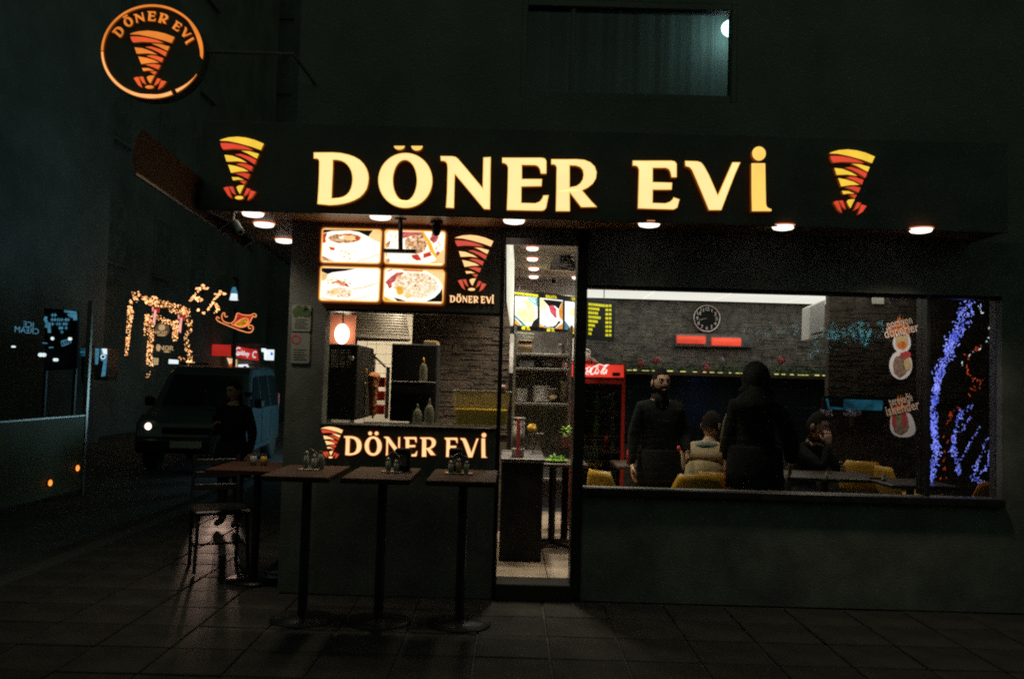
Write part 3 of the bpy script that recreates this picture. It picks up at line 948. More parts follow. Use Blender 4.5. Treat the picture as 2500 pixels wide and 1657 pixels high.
def jag(cx, cy_, rx, ry, n=22, j=.14, seed=1):
    r_ = random.Random(seed)
    return [(cx + rx * (1 + r_.uniform(-j, j)) * math.cos(2 * math.pi * i / n), cy_ + ry * (1 + r_.uniform(-j, j)) * math.sin(2 * math.pi * i / n)) for i in range(n)]
def crumbs(cx, cy_, rx, ry, n, mt, seed, s=16):
    r_ = random.Random(seed)
    out = []
    for _ in range(n):
        a, q = r_.uniform(0, 6.28), math.sqrt(r_.random())
        out.append((mt, jag(cx + rx * q * math.cos(a), cy_ + ry * q * math.sin(a), r_.uniform(.4, 1.3) * s * 1.5, r_.uniform(.4, 1.1) * s * .8, 7, .35, r_.random())))
    return out
art1 = [('print_black', [(120, 145), (1010, 160), (930, 270), (760, 190), (600, 165), (300, 170), (180, 200), (130, 210)]),
        ('print_tan', [(1010, 165), (1160, 165), (1150, 380), (1020, 330), (930, 275)]),
        ('print_red', [(130, 215), (210, 205), (175, 300), (185, 370), (130, 385)]),
        ('print_brown', jag(520, 300, 285, 85, 26, .1, 3)), ('box_paper', jag(520, 290, 120, 30, 14, .2, 4)), ('print_tan', jag(600, 290, 130, 45, 14, .2, 5)),
        ('print_red', jag(740, 295, 50, 30, 10, .2, 6)), ('print_red', jag(600, 230, 60, 14, 10, .2, 7)),
        ('print_red', [(235, 445), (345, 465), (330, 510), (265, 505)]),
        ('print_brown', [(110, 600), (250, 660), (330, 705), (120, 690)])] + crumbs(560, 580, 160, 90, 16, 'print_line', 5, 14) + \
       [('print_line', [(730, 700), (900, 650), (1130, 570), (1130, 580), (900, 662), (740, 710)])]
art2 = [('print_pink', [(1450, 200), (1520, 185), (1860, 190), (1900, 260), (1700, 260), (1540, 300), (1460, 260)]),
        ('print_brown', jag(1760, 400, 210, 170, 24, .12, 8)), ('print_red', [(1890, 570), (2010, 530), (2040, 600), (1890, 650)]),
        ('print_red', [(1680, 590), (1800, 580), (1860, 680), (1780, 690), (1700, 650)]),
        ('print_pink', jag(2080, 300, 70, 90, 14, .3, 9)), ('print_pink', jag(2150, 570, 50, 50, 10, .3, 19)),
        ('print_yellow', [(1850, 180), (1900, 190), (1960, 280), (2040, 400), (2080, 520), (2170, 670), (2120, 660), (2010, 530), (1960, 400)]),
        ('print_tan', [(2200, 520), (2270, 480), (2260, 740), (1950, 745), (2100, 690)]), ('print_brown', jag(1265, 690, 40, 38, 10, .2, 10)),
        ('print_line', [(1230, 390), (1320, 330), (1290, 450), (1235, 470)]), ('print_brown', [(1235, 560), (1255, 560), (1255, 630), (1235, 625)]),
        ('print_line', [(1585, 735), (1655, 620), (1662, 622), (1595, 738)]), ('print_tan', [(1210, 170), (1290, 160), (1240, 230), (1210, 260)])] + \
       crumbs(1760, 390, 190, 150, 26, 'print_rice', 6, 18) + crumbs(2130, 400, 60, 160, 10, 'print_line', 16, 14) + crumbs(1400, 300, 120, 60, 6, 'print_line', 26, 12)
art3 = [('print_black', [(105, 815), (720, 830), (520, 870), (300, 895), (220, 925), (110, 885)]),
        ('print_tan', [(105, 890), (220, 925), (190, 1020), (105, 1050)]),
        ('print_red', [(270, 1065), (400, 1040), (550, 1085), (600, 1160), (480, 1120), (370, 1080)]), ('print_brown', [(350, 1010), (450, 1040), (560, 1090), (500, 1110), (400, 1060)]),
        ('print_rice', jag(410, 1250, 240, 90, 24, .08, 11)), ('print_tan', jag(330, 1240, 80, 45, 12, .2, 12)), ('print_brown', [(490, 1330), (560, 1320), (630, 1270), (610, 1310), (540, 1340)]),
        ('print_line', [(640, 1180), (850, 1150), (1100, 1070), (1105, 1080), (860, 1162), (650, 1192)]),
        ('print_line', [(590, 1380), (850, 1320), (1020, 1280), (1022, 1288), (850, 1332), (600, 1388)]),
        ('print_line', [(100, 1330), (300, 1370), (560, 1378), (560, 1386), (290, 1382), (100, 1345)])] + crumbs(430, 1060, 230, 90, 22, 'print_line', 7, 16) + crumbs(420, 1250, 200, 70, 16, 'print_line', 17, 14)
art4 = [('print_tan', [(1880, 840), (2240, 850), (2240, 1150), (2150, 1010), (2000, 910)]), ('print_red', [(1250, 870), (1340, 835), (1350, 850), (1280, 880)]),
        ('print_red', [(1500, 840), (1890, 850), (1880, 885), (1560, 870)]),
        ('print_pink', [(1310, 980), (1420, 900), (1540, 890), (1550, 950), (1440, 1030), (1340, 1080), (1340, 1150), (1290, 1185), (1260, 1110), (1220, 1070)]),
        ('print_black', [(2220, 1160), (2225, 1410), (1930, 1408), (2090, 1330), (2180, 1240)]),
        ('print_rice', jag(1760, 1120, 400, 230, 30, .07, 13)),
        ('print_yellow', [(1200, 1310), (1320, 1370), (1430, 1405), (1210, 1400)]), ('print_black', [(1360, 1330), (1480, 1360), (1600, 1400), (1430, 1395)]),
        ('print_yellow', jag(1480, 1210, 70, 80, 12, .25, 14)), ('print_tan', jag(1620, 1300, 60, 50, 12, .2, 15))] + \
       crumbs(1720, 1040, 330, 150, 40, 'print_line', 8, 16) + crumbs(1700, 1000, 300, 110, 16, 'print_brown', 9, 10) + crumbs(1800, 1250, 260, 100, 26, 'print_tan', 18, 12)
light_box('light box picturing cut wraps under a dark corner, upper one beside the pier', [(786, 556), (933, 560), (929, 645), (782, 641)], art1)
light_box('light box picturing sliced meat with a yellow pepper behind the hanging bar', [(939, 560), (1089, 564), (1084, 650), (937, 644)], art2)
light_box('light box picturing wraps on paper, lower one above the heat lamp', [(782, 649), (930, 653), (926, 738), (778, 734)], art3)
light_box('light box picturing a plate of rice and meat on a white dish', [(937, 653), (1087, 660), (1082, 743), (934, 736)], art4)

# black hanging bar (an unlit heater on a drop rod) and small dome camera under the soffit
p = PZ(979, 521, CZ)
yb = -0.25
a, b_ = P(978, 522, yb), P(978, 609, yb)
t = thing('hanging_heater', 'black inverted T bar hanging in front of the food light boxes', 'heater', (a.x, yb, CZ))
wmk('drop_rod', MB().tube([(a.x, yb, CZ - .001), (b_.x, yb, b_.z)], .016, 10), 'black_metal', t)
wmk('bar', MB().span((P(936, 610, yb).x, yb - .03, b_.z - .024), (P(1017, 610, yb).x, yb + .03, b_.z)), 'black_metal', t, bevel=.006)
wmk('ceiling_plate', MB().lathe([(.04, -.012), (.04, 0)], (a.x, yb, CZ - .001), 16), 'black_metal', t)
p = P(1066, 545, -.2)
t = thing('dome_camera', 'small black camera under the soffit beside the hanging bar', 'camera', (p.x, -.2, CZ))
wmk('mount', MB().lathe([(.045, 0), (.045, -.02), (.03, -.03)], (p.x, -.2, CZ - .001), 16), 'black_metal', t)
wmk('body', MB().lathe([(.032, -.03), (.032, -.075), (.02, -.1), (.001, -.108)], (p.x, -.2, CZ), 14), 'black_metal', t, smooth=True)

# white security camera on the canopy's corner
yq = -0.40
q = [P(x, y, yq) for x, y in ((577, 514), (570, 520), (568, 538), (572, 546))]
t = thing('security_camera', 'white bullet security camera hanging at the canopy corner', 'camera', (q[0].x, yq, CZ))
wmk('bracket', MB().tube([(q[0].x, yq, CZ)] + q, [.012, .012, .012, .011, .01], 8), 'white_plastic', t, smooth=True)
a, b_ = P(574, 541, yq), P(588, 567, yq - .12)
ax = (b_ - a).normalized()
wmk('body', MB().tube([a, a + ax * .01, b_ - ax * .005, b_], [.014, .021, .023, .019], 12), 'white_plastic', t, smooth=True)
wmk('lens_glass', MB().tube([b_ + ax * .0005, b_ + ax * .004], .014, 12), 'ink_black', t)
wmk('mount_plate', MB().span((q[0].x - .03, yq - .03, CZ - .008), (q[0].x + .03, yq + .03, CZ - .0005)), 'white_plastic', t)

# brown side awning beyond the canopy's corner
aw = [PZ(328, 428, CZ - .07), PZ(613, 618, CZ - .07)]
d_ = aw[1] - aw[0]
t = thing('side_awning', 'brown fabric awning edge running along the side street beside the canopy', 'awning', aw[0])
nseg = 14
vs, fs = [], []
for k in range(nseg + 1):
    f = k / nseg
    q = aw[0] + d_ * f
    sag = .012 * math.sin(f * 40)
    for (ox, oz) in ((0, 0), (-.015 + sag, .06), (-.01 + sag, .12), (.0, .18), (.03, .23)):
        vs.append((q.x + ox, q.y, q.z + oz + .02))
for k in range(nseg):
    for j in range(4):
        fs.append((k * 5 + j, k * 5 + j + 1, (k + 1) * 5 + j + 1, (k + 1) * 5 + j))
fb = MB().add(vs, fs)
wmk('fabric', fb, 'awning_brown', t, smooth=True)
wmk('front_bar', MB().tube([aw[0] + Vector((0, 0, .012)), aw[1] + Vector((0, 0, .012))], .012, 8), 'steel_dark', t)
for f in (.6, .9):
    q = aw[0] + d_ * f
    wmk('arm', MB().tube([q + Vector((0, 0, .012)), (side_x(max(q.y, 0)) + .02 if q.y > 0 else q.x + .4, q.y, q.z + .4)], .014, 6), 'steel_dark', t)
# notices on the pier
for (x0, y0, x1, y1, lb, k) in ((712, 744, 760, 808, 'pale notice with green leaves on the corner pier', 0), (709, 812, 757, 886, 'pale notice with a red disc below the leafy notice', 1)):
    p = P((x0 + x1) / 2, y1, 0)
    t = thing('notice', lb, 'notice', (p.x, -.004, p.z))
    wmk('sheet', MB().plate([pxl(rquad([(x0 + 2, y0), (x1, y0 + 1), (x1 - 2, y1 + 1), (x0, y1)], 5), -.012)], (0, .008, 0)), 'paper_grey', t)
    pr = MB()
    if k == 0:
        for (cx, cy_, r_) in ((723, 762, 9), (736, 760, 11), (749, 763, 9), (730, 755, 8), (744, 755, 8)):
            wmk('leaf_print', MB().plate([pxl(jag(cx, cy_, r_, r_ * 1.2, 12, .2, cx), -.0135 - .0003 * (cx % 5))], (0, .0002, 0)), 'leaf', t)
    else:
        pr.plate([pxl(ell(723, 828, 12, 12, 20), -.0135), pxl(ell(723, 828, 8, 8, 20), -.0135)], (0, .0002, 0))
        wmk('print', pr, 'decal_red', t)
    ln = MB()
    for r_ in range(5):
        yy = y0 + (y1 - y0) * (.55 + .08 * r_)
        ln.plate([pxl([(x0 + 8, yy), (x1 - 9 - 5 * (r_ % 2), yy + 1), (x1 - 9 - 5 * (r_ % 2), yy + 2.2), (x0 + 8, yy + 1.2)], -.0135)], (0, .0002, 0))
    wmk('small_print', ln, 'ink_black', t)

# ================================================================== INSIDE THE RESTAURANT
CEIL = 2.53
BACK = 4.95
XR = 5.9
XL = -1.42
fl = MB().add([(-1.75, TH, -.012), (6.4, TH, -.012), (6.4, 6.2, -.012), (-1.75, 6.2, -.012)], [(0, 1, 2, 3)])
floor = structure(mk('floor', fl, 'mortar'))
ft = MB().box((0, 0, -.005), (.394, .394, .01)).mesh('floor_tile', 'tile_cream', bevel=.002)
for i in range(-1, 4):
    for j in range(8):
        ob('floor_tile', ft, floor, (DL + .17 + .4 * i, TH + .2 + .4 * j, rnd.uniform(-.001, .001)))
cl = MB().span((XL - .4, TH, CEIL), (6.4, 6.2, CEIL + .08))
ceiling = structure(mk('ceiling', cl, 'ceiling_white'))
wl = MB().span((XL - .4, BACK + .06, 0), (6.4, BACK + .2, CEIL))
wall_back = structure(mk('wall_back', wl, 'stone_dark'))
wl = MB().span((XR, TH, 0), (XR + .15, BACK, CEIL))
wall_right = structure(mk('wall_right', wl, 'stone_dark'))
# split-face stone cladding: strips of random length, proud by different amounts
def cladding(x0, x1, z0, z1, y, mt, parent, seed, h0=.012, h1=.024):
    r_ = random.Random(seed)
    g_ = MB()
    z = z0
    while z < z1:
        h = min(r_.uniform(h0, h1), z1 - z)
        x = x0
        while x < x1:
            l = min(r_.uniform(.07, .26), x1 - x)
            d = r_.uniform(.012, .026)
            g_.span((x + .001, y - d, z + .001), (x + l - .001, y + .02, z + h - .0015))
            x += l
        z += h
    o = mk('stone_cladding', g_, mt, parent, bevel=0)
    o['kind'] = 'stuff'
    return o
cladding(.7, XR, 1.55, CEIL - .02, BACK + .04, 'stone', wall_back, 3)
# luminous ceiling over the rear half of the dining room
cp = thing('ceiling_light_panel', 'wide bright white ceiling light above the clock wall', 'ceiling light', (2.9, 4.2, CEIL))
for k in range(4):
    x0 = .76 + k * .9
    wmk('diffuser', MB().span((x0, 2.6, CEIL - .02), (x0 + .895, BACK - .12, CEIL - .0005)), 'ceiling_panel', cp)
# the bulkhead wall above the menu board, seen through the door
bk = MB().span((-1.3, 3.2, 1.5), (.74, 3.3, CEIL))
structure(mk('wall_bulkhead', bk, 'white_paint'))
kw = MB().span((-1.6, 2.75, 0), (-.30, 2.85, CEIL))
wall_kitchen = structure(mk('wall_kitchen', kw, 'white_paint'))
tl = MB().box((0, 0, 0), (.098, .008, .098)).mesh('wall_tile', 'wall_tile', bevel=.002)
for i in range(8):
    for j in range(12):
        ob('wall_tile', tl, wall_kitchen, (-1.45 + i * .1, 2.7455, 1.0 + j * .1))
cladding(-.92, -.02, .9, CEIL - .02, 2.0, 'stone_dark', wall_kitchen, 9)
mk('partition', MB().span((-.95, 2.02, 0), (-.02, 2.1, CEIL)), 'stone_dark', wall_kitchen)
# stone faced return wall on the far right
sw_ = MB().span((X0(2022, 900, 3.4), 3.42, 0), (XR, 3.5, CEIL))
wall_return = structure(mk('wall_return', sw_, 'stone_dark'))
cladding(X0(2022, 900, 3.4), XR - .02, 1.3, CEIL - .02, 3.41, 'stone_dark', wall_return, 5)

# ---- ceiling downlights seen through the door, then unseen ones
for (px, py, lb) in ((1300, 602, 'first inside downlight, nearest the doorway'), (1300, 628, 'second inside downlight from the doorway'), (1303, 652, 'third inside downlight from the doorway'),
                     (1303, 672, 'inside downlight nearest the white bulkhead, fourth in line'), (1408, 674, 'inside downlight cut off by the door pillar')):
    p = PZ(px, py, CEIL)
    downlight((p.x, p.y, CEIL - .0005), .052, lb, 'lamp_inside', 'downlights inside', watt=75, col=(1, .9, .72))
for (x, y, lb) in ((1.12, .3, 'inside downlight at the window before the standing man'), (2.3, 1.7, 'inside downlight in the middle of the dining room'),  # first one added to light the man's face
                   (3.5, .8, 'inside downlight over the table behind the stickers')):
    downlight((x, y, CEIL - .0005), .052, lb, 'lamp_inside', 'downlights inside', watt=12 if x > 3 else 30, col=(1, .86, .66))
for (x, y, lb) in ((-.93, .85, 'kitchen downlight above the heat lamp'), (-1.15, 2.25, 'kitchen downlight before the white tiles'), (-.12, .34, 'kitchen downlight above the juice tank')):  # first and last added to light the meat and the juice tank
    downlight((x, y, CEIL - .0005), .05, lb, 'lamp_inside', 'downlights inside', watt=130 if y > 2 else 70 if y > .5 else 38, col=(1, .82, .56))
# open ceiling hatch with loose wires
a, b_ = PZ(1353, 617, CEIL), PZ(1420, 657, CEIL)
t = thing('ceiling_opening', 'dark open ceiling panel with tangled wires seen through the doorway', 'ceiling opening', (a.x, a.y, CEIL))
wmk('recess', MB().span((a.x, a.y, CEIL - .006), (a.x + .5, b_.y, CEIL - .0008)), 'dark_mirror', t)
wmk('rim', MB().span((a.x - .02, a.y - .02, CEIL - .012), (a.x + .52, a.y, CEIL - .0008)).span((a.x - .02, b_.y, CEIL - .012), (a.x + .52, b_.y + .02, CEIL - .0008)).span((a.x - .02, a.y, CEIL - .012), (a.x, b_.y, CEIL - .0008)), 'ceiling_white', t)
wr = MB()
for k in range(9):
    q = [Vector((a.x + rnd.uniform(.02, .45), rnd.uniform(a.y, b_.y), CEIL - .012 - rnd.uniform(0, .03))) for _ in range(4)]
    wr.tube([tuple(x) for x in chaikin([tuple(x) for x in q], 2, False)], .006, 5)
wmk('wires', wr, 'ink_black', t)
# indoor camera on the bulkhead
p = P(1352, 690, 3.18)
t = thing('indoor_camera', 'small white ball camera on the bulkhead inside the doorway', 'camera', (p.x, 3.2, p.z))
wmk('arm', MB().tube([(p.x, 3.199, p.z + .04), (p.x, 3.12, p.z + .03)], .014, 8), 'white_plastic', t)
wmk('body', MB().ball((p.x, 3.09, p.z + .02), .04, 14, 9), 'white_plastic', t, smooth=True)
wmk('lens_glass', MB().lathe([(.026, 0), (.022, .012), (.001, .014)], (p.x - .008, 3.058, p.z + .004), 12, Matrix.Rotation(math.radians(110), 3, 'X')), 'ink_black', t)
# lit panel edge-on inside the door
a = P(1238, 592, .3)
b_ = P(1251, 792, .75)
t = thing('edge_light_panel', 'tall lit panel seen edge on inside the door post', 'light panel', (DL + .02, .2, P(1245, 800, .3).z))
g_ = MB()
q = [P(1237, 592, .22), P(1247, 596, .8), P(1250, 640, .8), P(1247, 790, .8), P(1246, 795, .78), P(1237, 735, .22)]
g_.plate([q], (.02, .004, 0))
wmk('lit_panel', g_, 'side_panel', t)

# ---- menu board hanging across the kitchen
mA, mB_ = P(1244, 704, 2.2), P(1503, 733, 3.16)
mC = P(1244, 813, 2.2)
mu = Vector((mB_.x - mA.x, mB_.y - mA.y, 0)).normalized()
mn = Vector((mu.y, -mu.x, 0))
mlen = (Vector((mB_.x, mB_.y, 0)) - Vector((mA.x, mA.y, 0))).length
ztop, zbot = mA.z, mC.z
mang = math.atan2(mu.y, mu.x)
def onboard(px, py, off=0.0):
    d = fw * FPX + rt * (px - 1250.0) - up * (py - 828.5)
    o_ = Vector((mA.x, mA.y, 0)) + mn * off
    tt = (o_ - Vector((CAM.x, CAM.y, 0))).dot(mn) / d.dot(mn)
    return CAM + d * tt
t = thing('menu_board', 'black illuminated menu board with food pictures and yellow prices', 'menu board', (mA.x, mA.y, zbot))
g_ = MB()
c0 = Vector((mA.x, mA.y, 0))
cen = c0 + mu * mlen / 2 - mn * .03
g_.box((cen.x, cen.y, (ztop + zbot) / 2), (mlen, .05, ztop - zbot), mang)
wmk('case', g_, 'menu_black', t, bevel=.004)
Z7 = lambda pts: zc(pts, 1230, 690, 300 / 2240)
def menu_pic(layers):
    pr, names = MB(), []
    for i, (mt, pts) in enumerate(layers):
        if mt not in names:
            names.append(mt)
        k = names.index(mt)
        pr.plate([[onboard(x, y, .002 + .0012 * i) for x, y in Z7(pts)]], -mn * .0006, k, k, k)
    wmk('picture', pr, names, t)
menu_pic([('menu_white', [(205, 240), (612, 270), (612, 800), (205, 770)]), ('menu_teal', [(415, 270), (612, 280), (612, 430), (540, 390), (450, 310)]), ('menu_white', [(480, 300), (495, 290), (590, 360), (580, 372)]),
          ('menu_white', [(545, 345), (560, 290), (570, 290), (560, 350)]),
          ('menu_teal', [(205, 590), (330, 700), (420, 800), (300, 790), (205, 690)]), ('menu_orange', [(205, 675), (320, 775), (205, 768)]), ('menu_white', [(205, 640), (330, 765), (320, 775), (205, 655)]),
          ('menu_black', [(540, 700), (612, 640), (612, 800), (500, 792)]),
          ('menu_chips', jag(410, 520, 160, 210, 20, .12, 21)), ('menu_chips', jag(470, 640, 100, 110, 14, .2, 22)), ('menu_white', jag(330, 420, 70, 60, 10, .2, 23))])
menu_pic([('menu_white', [(660, 275), (1075, 320), (1072, 845), (658, 805)]), ('menu_black', [(700, 300), (1070, 340), (1000, 480), (930, 420), (820, 430), (740, 340)]),
          ('menu_chips', [(660, 280), (705, 290), (790, 420), (740, 500), (665, 500)]), ('menu_orange', [(1075, 345), (1072, 690), (1010, 620), (1000, 500)]),
          ('menu_pink', [(815, 430), (890, 405), (950, 470), (965, 640), (930, 640), (850, 540)]), ('menu_pink', jag(900, 500, 60, 50, 12, .3, 24)),
          ('menu_black', [(700, 700), (760, 760), (900, 800), (1010, 690), (1040, 720), (930, 830), (740, 800)]), ('menu_orange', [(660, 740), (760, 815), (660, 805)]), ('menu_orange', [(930, 830), (1072, 740), (1072, 845)]),
          ('menu_white', jag(840, 720, 130, 80, 18, .05, 25))])
menu_pic([('menu_white', [(1115, 335), (1510, 375), (1506, 885), (1113, 850)]), ('menu_soup', jag(1310, 535, 115, 78, 20, .03, 26)), ('menu_teal', [(1113, 690), (1200, 800), (1210, 858), (1113, 850)]),
          ('menu_orange', [(1200, 810), (1340, 820), (1340, 868), (1205, 858)])])
def board_text(body, px, py, size, align='CENTER', bold=0.004):
    p = onboard(px, py, .008)
    text_part('lettering', body, size, 'menu_text', t, Matrix.Translation(p) @ Matrix.Rotation(mang, 4, 'Z'), .002, 1.0, bold, align)
board_text('PATATES KIZARTMASI', 1285, 719, .031, bold=.0016)
board_text('SALATA', 1346, 725, .042, bold=.002)
board_text('ÇORBA', 1408, 731, .042, bold=.002)
for (px, py) in ((1284, 801), (1345, 806), (1405, 812)):
    board_text('60 TL', px, py, .046, bold=.002)
rows_ = [(1437, 1478), (1437, 1465), (1437, 1461), (1437, 1468), (1437, 1460), (1437, 1453), (1437, 1449), (1437, 1446)]
ls = MB()
for i, (x0, x1) in enumerate(rows_):
    yy = 739 + i * 10.2
    sl_ = .10
    x = x0
    while x < x1 - 2:
        w_ = min(rnd.uniform(2.2, 5.5), x1 - x)
        ls.plate([[onboard(a_, b2, .006) for a_, b2 in ((x, yy + sl_ * (x - x0)), (x + w_ - .8, yy + sl_ * (x + w_ - x0)), (x + w_ - .8, yy + 6.4 + sl_ * (x + w_ - x0)), (x, yy + 6.4 + sl_ * (x - x0)))]], -mn * .001)
        x += w_
    for (x, w_) in ((1478.5, 3), (1482, 3), (1487, 2.4), (1490, 2.6)):
        ls.plate([[onboard(a_, b2, .006) for a_, b2 in ((x, yy + 4), (x + w_, yy + 4.6), (x + w_, yy + 10.6), (x, yy + 10.2))]], -mn * .001)
wmk('price_list', ls, 'menu_text', t)
for f in (.1, .9):
    q = c0 + mu * mlen * f - mn * .03
    wmk('hanger', MB().tube([(q.x, q.y, ztop), (q.x, q.y, CEIL - .001)], .005, 6), 'steel_dark', t)

# ---- steel shelf rack with crockery
RKY = 1.9
rx0, rx1 = P(1256, 900, RKY).x, P(1393, 900, RKY).x
shz = [P(1320, y, RKY).z for y in (983, 898, 863, 803)]
t = thing('shelf_rack', 'steel shelf rack of crockery under the menu board', 'rack', (rx0, RKY, 0))
for x in (rx0, rx1):
    for y in (RKY, RKY + .34):
        wmk('post', MB().span((x - .012, y - .012, 0), (x + .012, y + .012, shz[3] + .04)), 'steel', t)
for z in shz[:3]:
    wmk('shelf', MB().span((rx0 + .013, RKY - .01, z - .022), (rx1 - .013, RKY + .35, z)), 'steel', t, bevel=.003)
wmk('shelf', MB().span((rx0 + .013, RKY - .01, .5), (rx1 - .013, RKY + .35, .52)), 'steel', t, bevel=.003)
wmk('back_sheet', MB().span((rx0 + .013, RKY + .351, .3), (rx1 - .013, RKY + .358, shz[3])), 'steel_dark', t)
def plates(px, npl, r, z, label, mt='plate_white', dz=.011):
    x = P(px, 950, RKY + .12).x
    t = thing('plate_stack', label, 'plates', (x, RKY + .14, z))
    me = MB().lathe([(r * .55, 0), (r, .012), (r, .015), (r * .55, .004), (.001, .004)], (0, 0, 0), 20).mesh('plate', mt, smooth=True)
    for k in range(npl):
        ob('plate', me, t, (rnd.uniform(-.003, .003), rnd.uniform(-.003, .003), .0005 + k * dz))
    return t
plates(1274, 11, .058, shz[0], 'short stack of white plates at the rack post')
plates(1322, 14, .085, shz[0], 'wide stack of white plates in the middle of the rack')
def tubcup(name, px, r0_, r1_, h, z, label, cat, mt, extra=None, y=RKY + .12):
    x = P(px, 950, y).x
    t = thing(name, label, cat, (x, y, z))
    mk('cup', MB().lathe([(r0_, 0), (r1_, h), (r1_ * 1.08, h), (r1_ * 1.08, h + .006), (r1_ * .9, h + .006), (r0_ * .85, .01), (.001, .01)], (0, 0, .0005), 18), mt, t, smooth=True)
    if extra:
        mk('label_band', MB().lathe([(r0_ * 1.02 + .002, h * .15), (r1_ * 1.0 + .002, h * .55)], (0, 0, 0), 18), extra, t, smooth=True)
    return t
tubcup('cup_stack', 1350, .036, .04, .13, shz[0], 'stack of paper cups with an orange band on the rack', 'cups', 'paper', 'cardboard')
tubcup('cup_stack', 1375, .028, .03, .2, shz[0], 'tall narrow stack of white cups beside the cooler', 'cups', 'plate_white')
x = P(1340, 880, RKY + .1).x
t = thing('bread_bag', 'white lumpy bag on the middle shelf of the rack', 'bag', (x, RKY + .14, shz[1]))
g_ = MB().ball((0, 0, .055), (.085, .07, .055), 16, 10)
g_.v = [(a + .012 * noise.noise(Vector((a * 30, b * 30, c * 30))), b, max(.001, c + .012 * noise.noise(Vector((b * 30, c * 30, a * 30))))) for a, b, c in g_.v]
mk('bag', g_, 'paper', t, smooth=True)
mk('neck', MB().lathe([(.03, .1), (.012, .118), (.03, .135)], (0, 0, 0), 12), 'paper', t, smooth=True)
x = P(1282, 850, RKY + .1).x
t = thing('cardboard_box', 'dim brown box on the upper shelf of the rack', 'box', (x, RKY + .14, shz[2]))
mk('carton', MB().box((0, 0, .055), (.13, .16, .108)), 'cardboard', t, bevel=.004)
mk('flap', MB().box((0, -.075, .112), (.125, .05, .004), rx=-.4), 'cardboard', t)
x = P(1370, 850, RKY + .1).x
t = thing('metal_jug', 'small grey jug on the upper shelf of the rack', 'jug', (x, RKY + .14, shz[2]))
mk('body', MB().lathe([(.035, 0), (.042, .04), (.03, .09), (.034, .1), (.001, .1)], (0, 0, .0005), 16), 'steel_dark', t, smooth=True)
mk('handle', MB().tube([(.03, 0, .085), (.06, 0, .075), (.058, 0, .035), (.038, 0, .03)], .006, 6), 'steel_dark', t)
x = P(1286, 905, RKY + .1).x
t = thing('steel_tray', 'dark tray standing on the middle shelf of the rack', 'tray', (x, RKY + .14, shz[1]))
mk('tray', MB().box((0, 0, .03), (.14, .2, .056)), 'steel_dark', t, bevel=.008)
mk('lid', MB().box((0, 0, .062), (.146, .206, .006)), 'steel', t, bevel=.002)
x = P(1375, 890, RKY + .1).x
t = thing('foil_pack', 'crumpled shiny foil pack beside the bread bag', 'foil', (x, RKY + .12, shz[1]))
g_ = MB().ball((0, 0, .04), (.03, .03, .04), 10, 7)
g_.v = [(a + rnd.uniform(-.007, .007), b + rnd.uniform(-.007, .007), max(0.001, c + rnd.uniform(-.006, .006))) for a, b, c in g_.v]
mk('pack', g_, 'foil', t)
mk('fold', MB().box((.01, 0, .085), (.03, .004, .03), ry=.5), 'foil', t)
q = [P(x_, y_, 1.88) for x_, y_ in ((1255, 811), (1304, 815), (1303, 824), (1268, 831))]
t = thing('foil_hood', 'crumpled foil sheet hanging below the menu board', 'foil', q[2])
wmk('sheet', MB().plate([q], (0, .02, .004)), 'foil', t)
wmk('clip', MB().box(tuple(P(1260, 813, 2.19)), (.02, .02, .02)), 'steel', t)

# ---- drinks cooler with red lit header
FZ = 2.15
fx0, fx1 = P(1394, 1000, FZ).x, P(1526, 1000, FZ).x
fzt, fzh = P(1460, 886, FZ).z, P(1460, 924, FZ).z
t = thing('drinks_cooler', 'red glass door drinks cooler with a lit red header', 'cooler', ((fx0 + fx1) / 2, FZ, 0))
wmk('cabinet', MB().span((fx0, FZ + .05, .04), (fx0 + .04, FZ + .55, fzt)).span((fx1 - .04, FZ + .05, .04), (fx1, FZ + .55, fzt)).span((fx0 + .04, FZ + .5, .04), (fx1 - .04, FZ + .55, fzt)).span((fx0 + .04, FZ + .05, .04), (fx1 - .04, FZ + .5, .2)).span((fx0 + .04, FZ + .05, fzh), (fx1 - .04, FZ + .5, fzt)), 'red_paint', t)
hd = wmk('header', MB().span((fx0, FZ, fzh), (fx1, FZ + .049, fzt - .006)), 'red_paint', t, bevel=.004)
sub('lit_face', MB().plate([pxl(rquad([(1396, 889), (1523, 891), (1523, 921), (1396, 919)], 2), FZ - .003)], (0, .0025, 0)), 'cooler_red', hd)
sub('display', MB().plate([pxl([(1495, 909), (1514, 909), (1514, 918), (1495, 918)], FZ - .006)], (0, .002, 0)), 'ink_black', hd)
dr = MB()
dz0 = .22
dr.span((fx0, FZ, dz0), (fx0 + .035, FZ + .045, fzh - .01)).span((fx1 - .035, FZ, dz0), (fx1, FZ + .045, fzh - .01)).span((fx0 + .035, FZ, fzh - .05), (fx1 - .035, FZ + .045, fzh - .01)).span((fx0 + .035, FZ, dz0), (fx1 - .035, FZ + .045, dz0 + .05))
dd = wmk('door', dr, 'red_paint', t, bevel=.004)
sub('pane', MB().span((fx0 + .035, FZ + .02, dz0 + .05), (fx1 - .035, FZ + .026, fzh - .05)), 'plain_glass', dd)
sub('handle', MB().tube([(fx0 + .018, FZ - .03, .7), (fx0 + .018, FZ - .03, 1.1)], .009, 8), 'steel_dark', dd)
for k in range(4):
    wmk('shelf', MB().span((fx0 + .045, FZ + .06, .42 + k * .24), (fx1 - .045, FZ + .48, .43 + k * .24)), 'steel_dark', t)
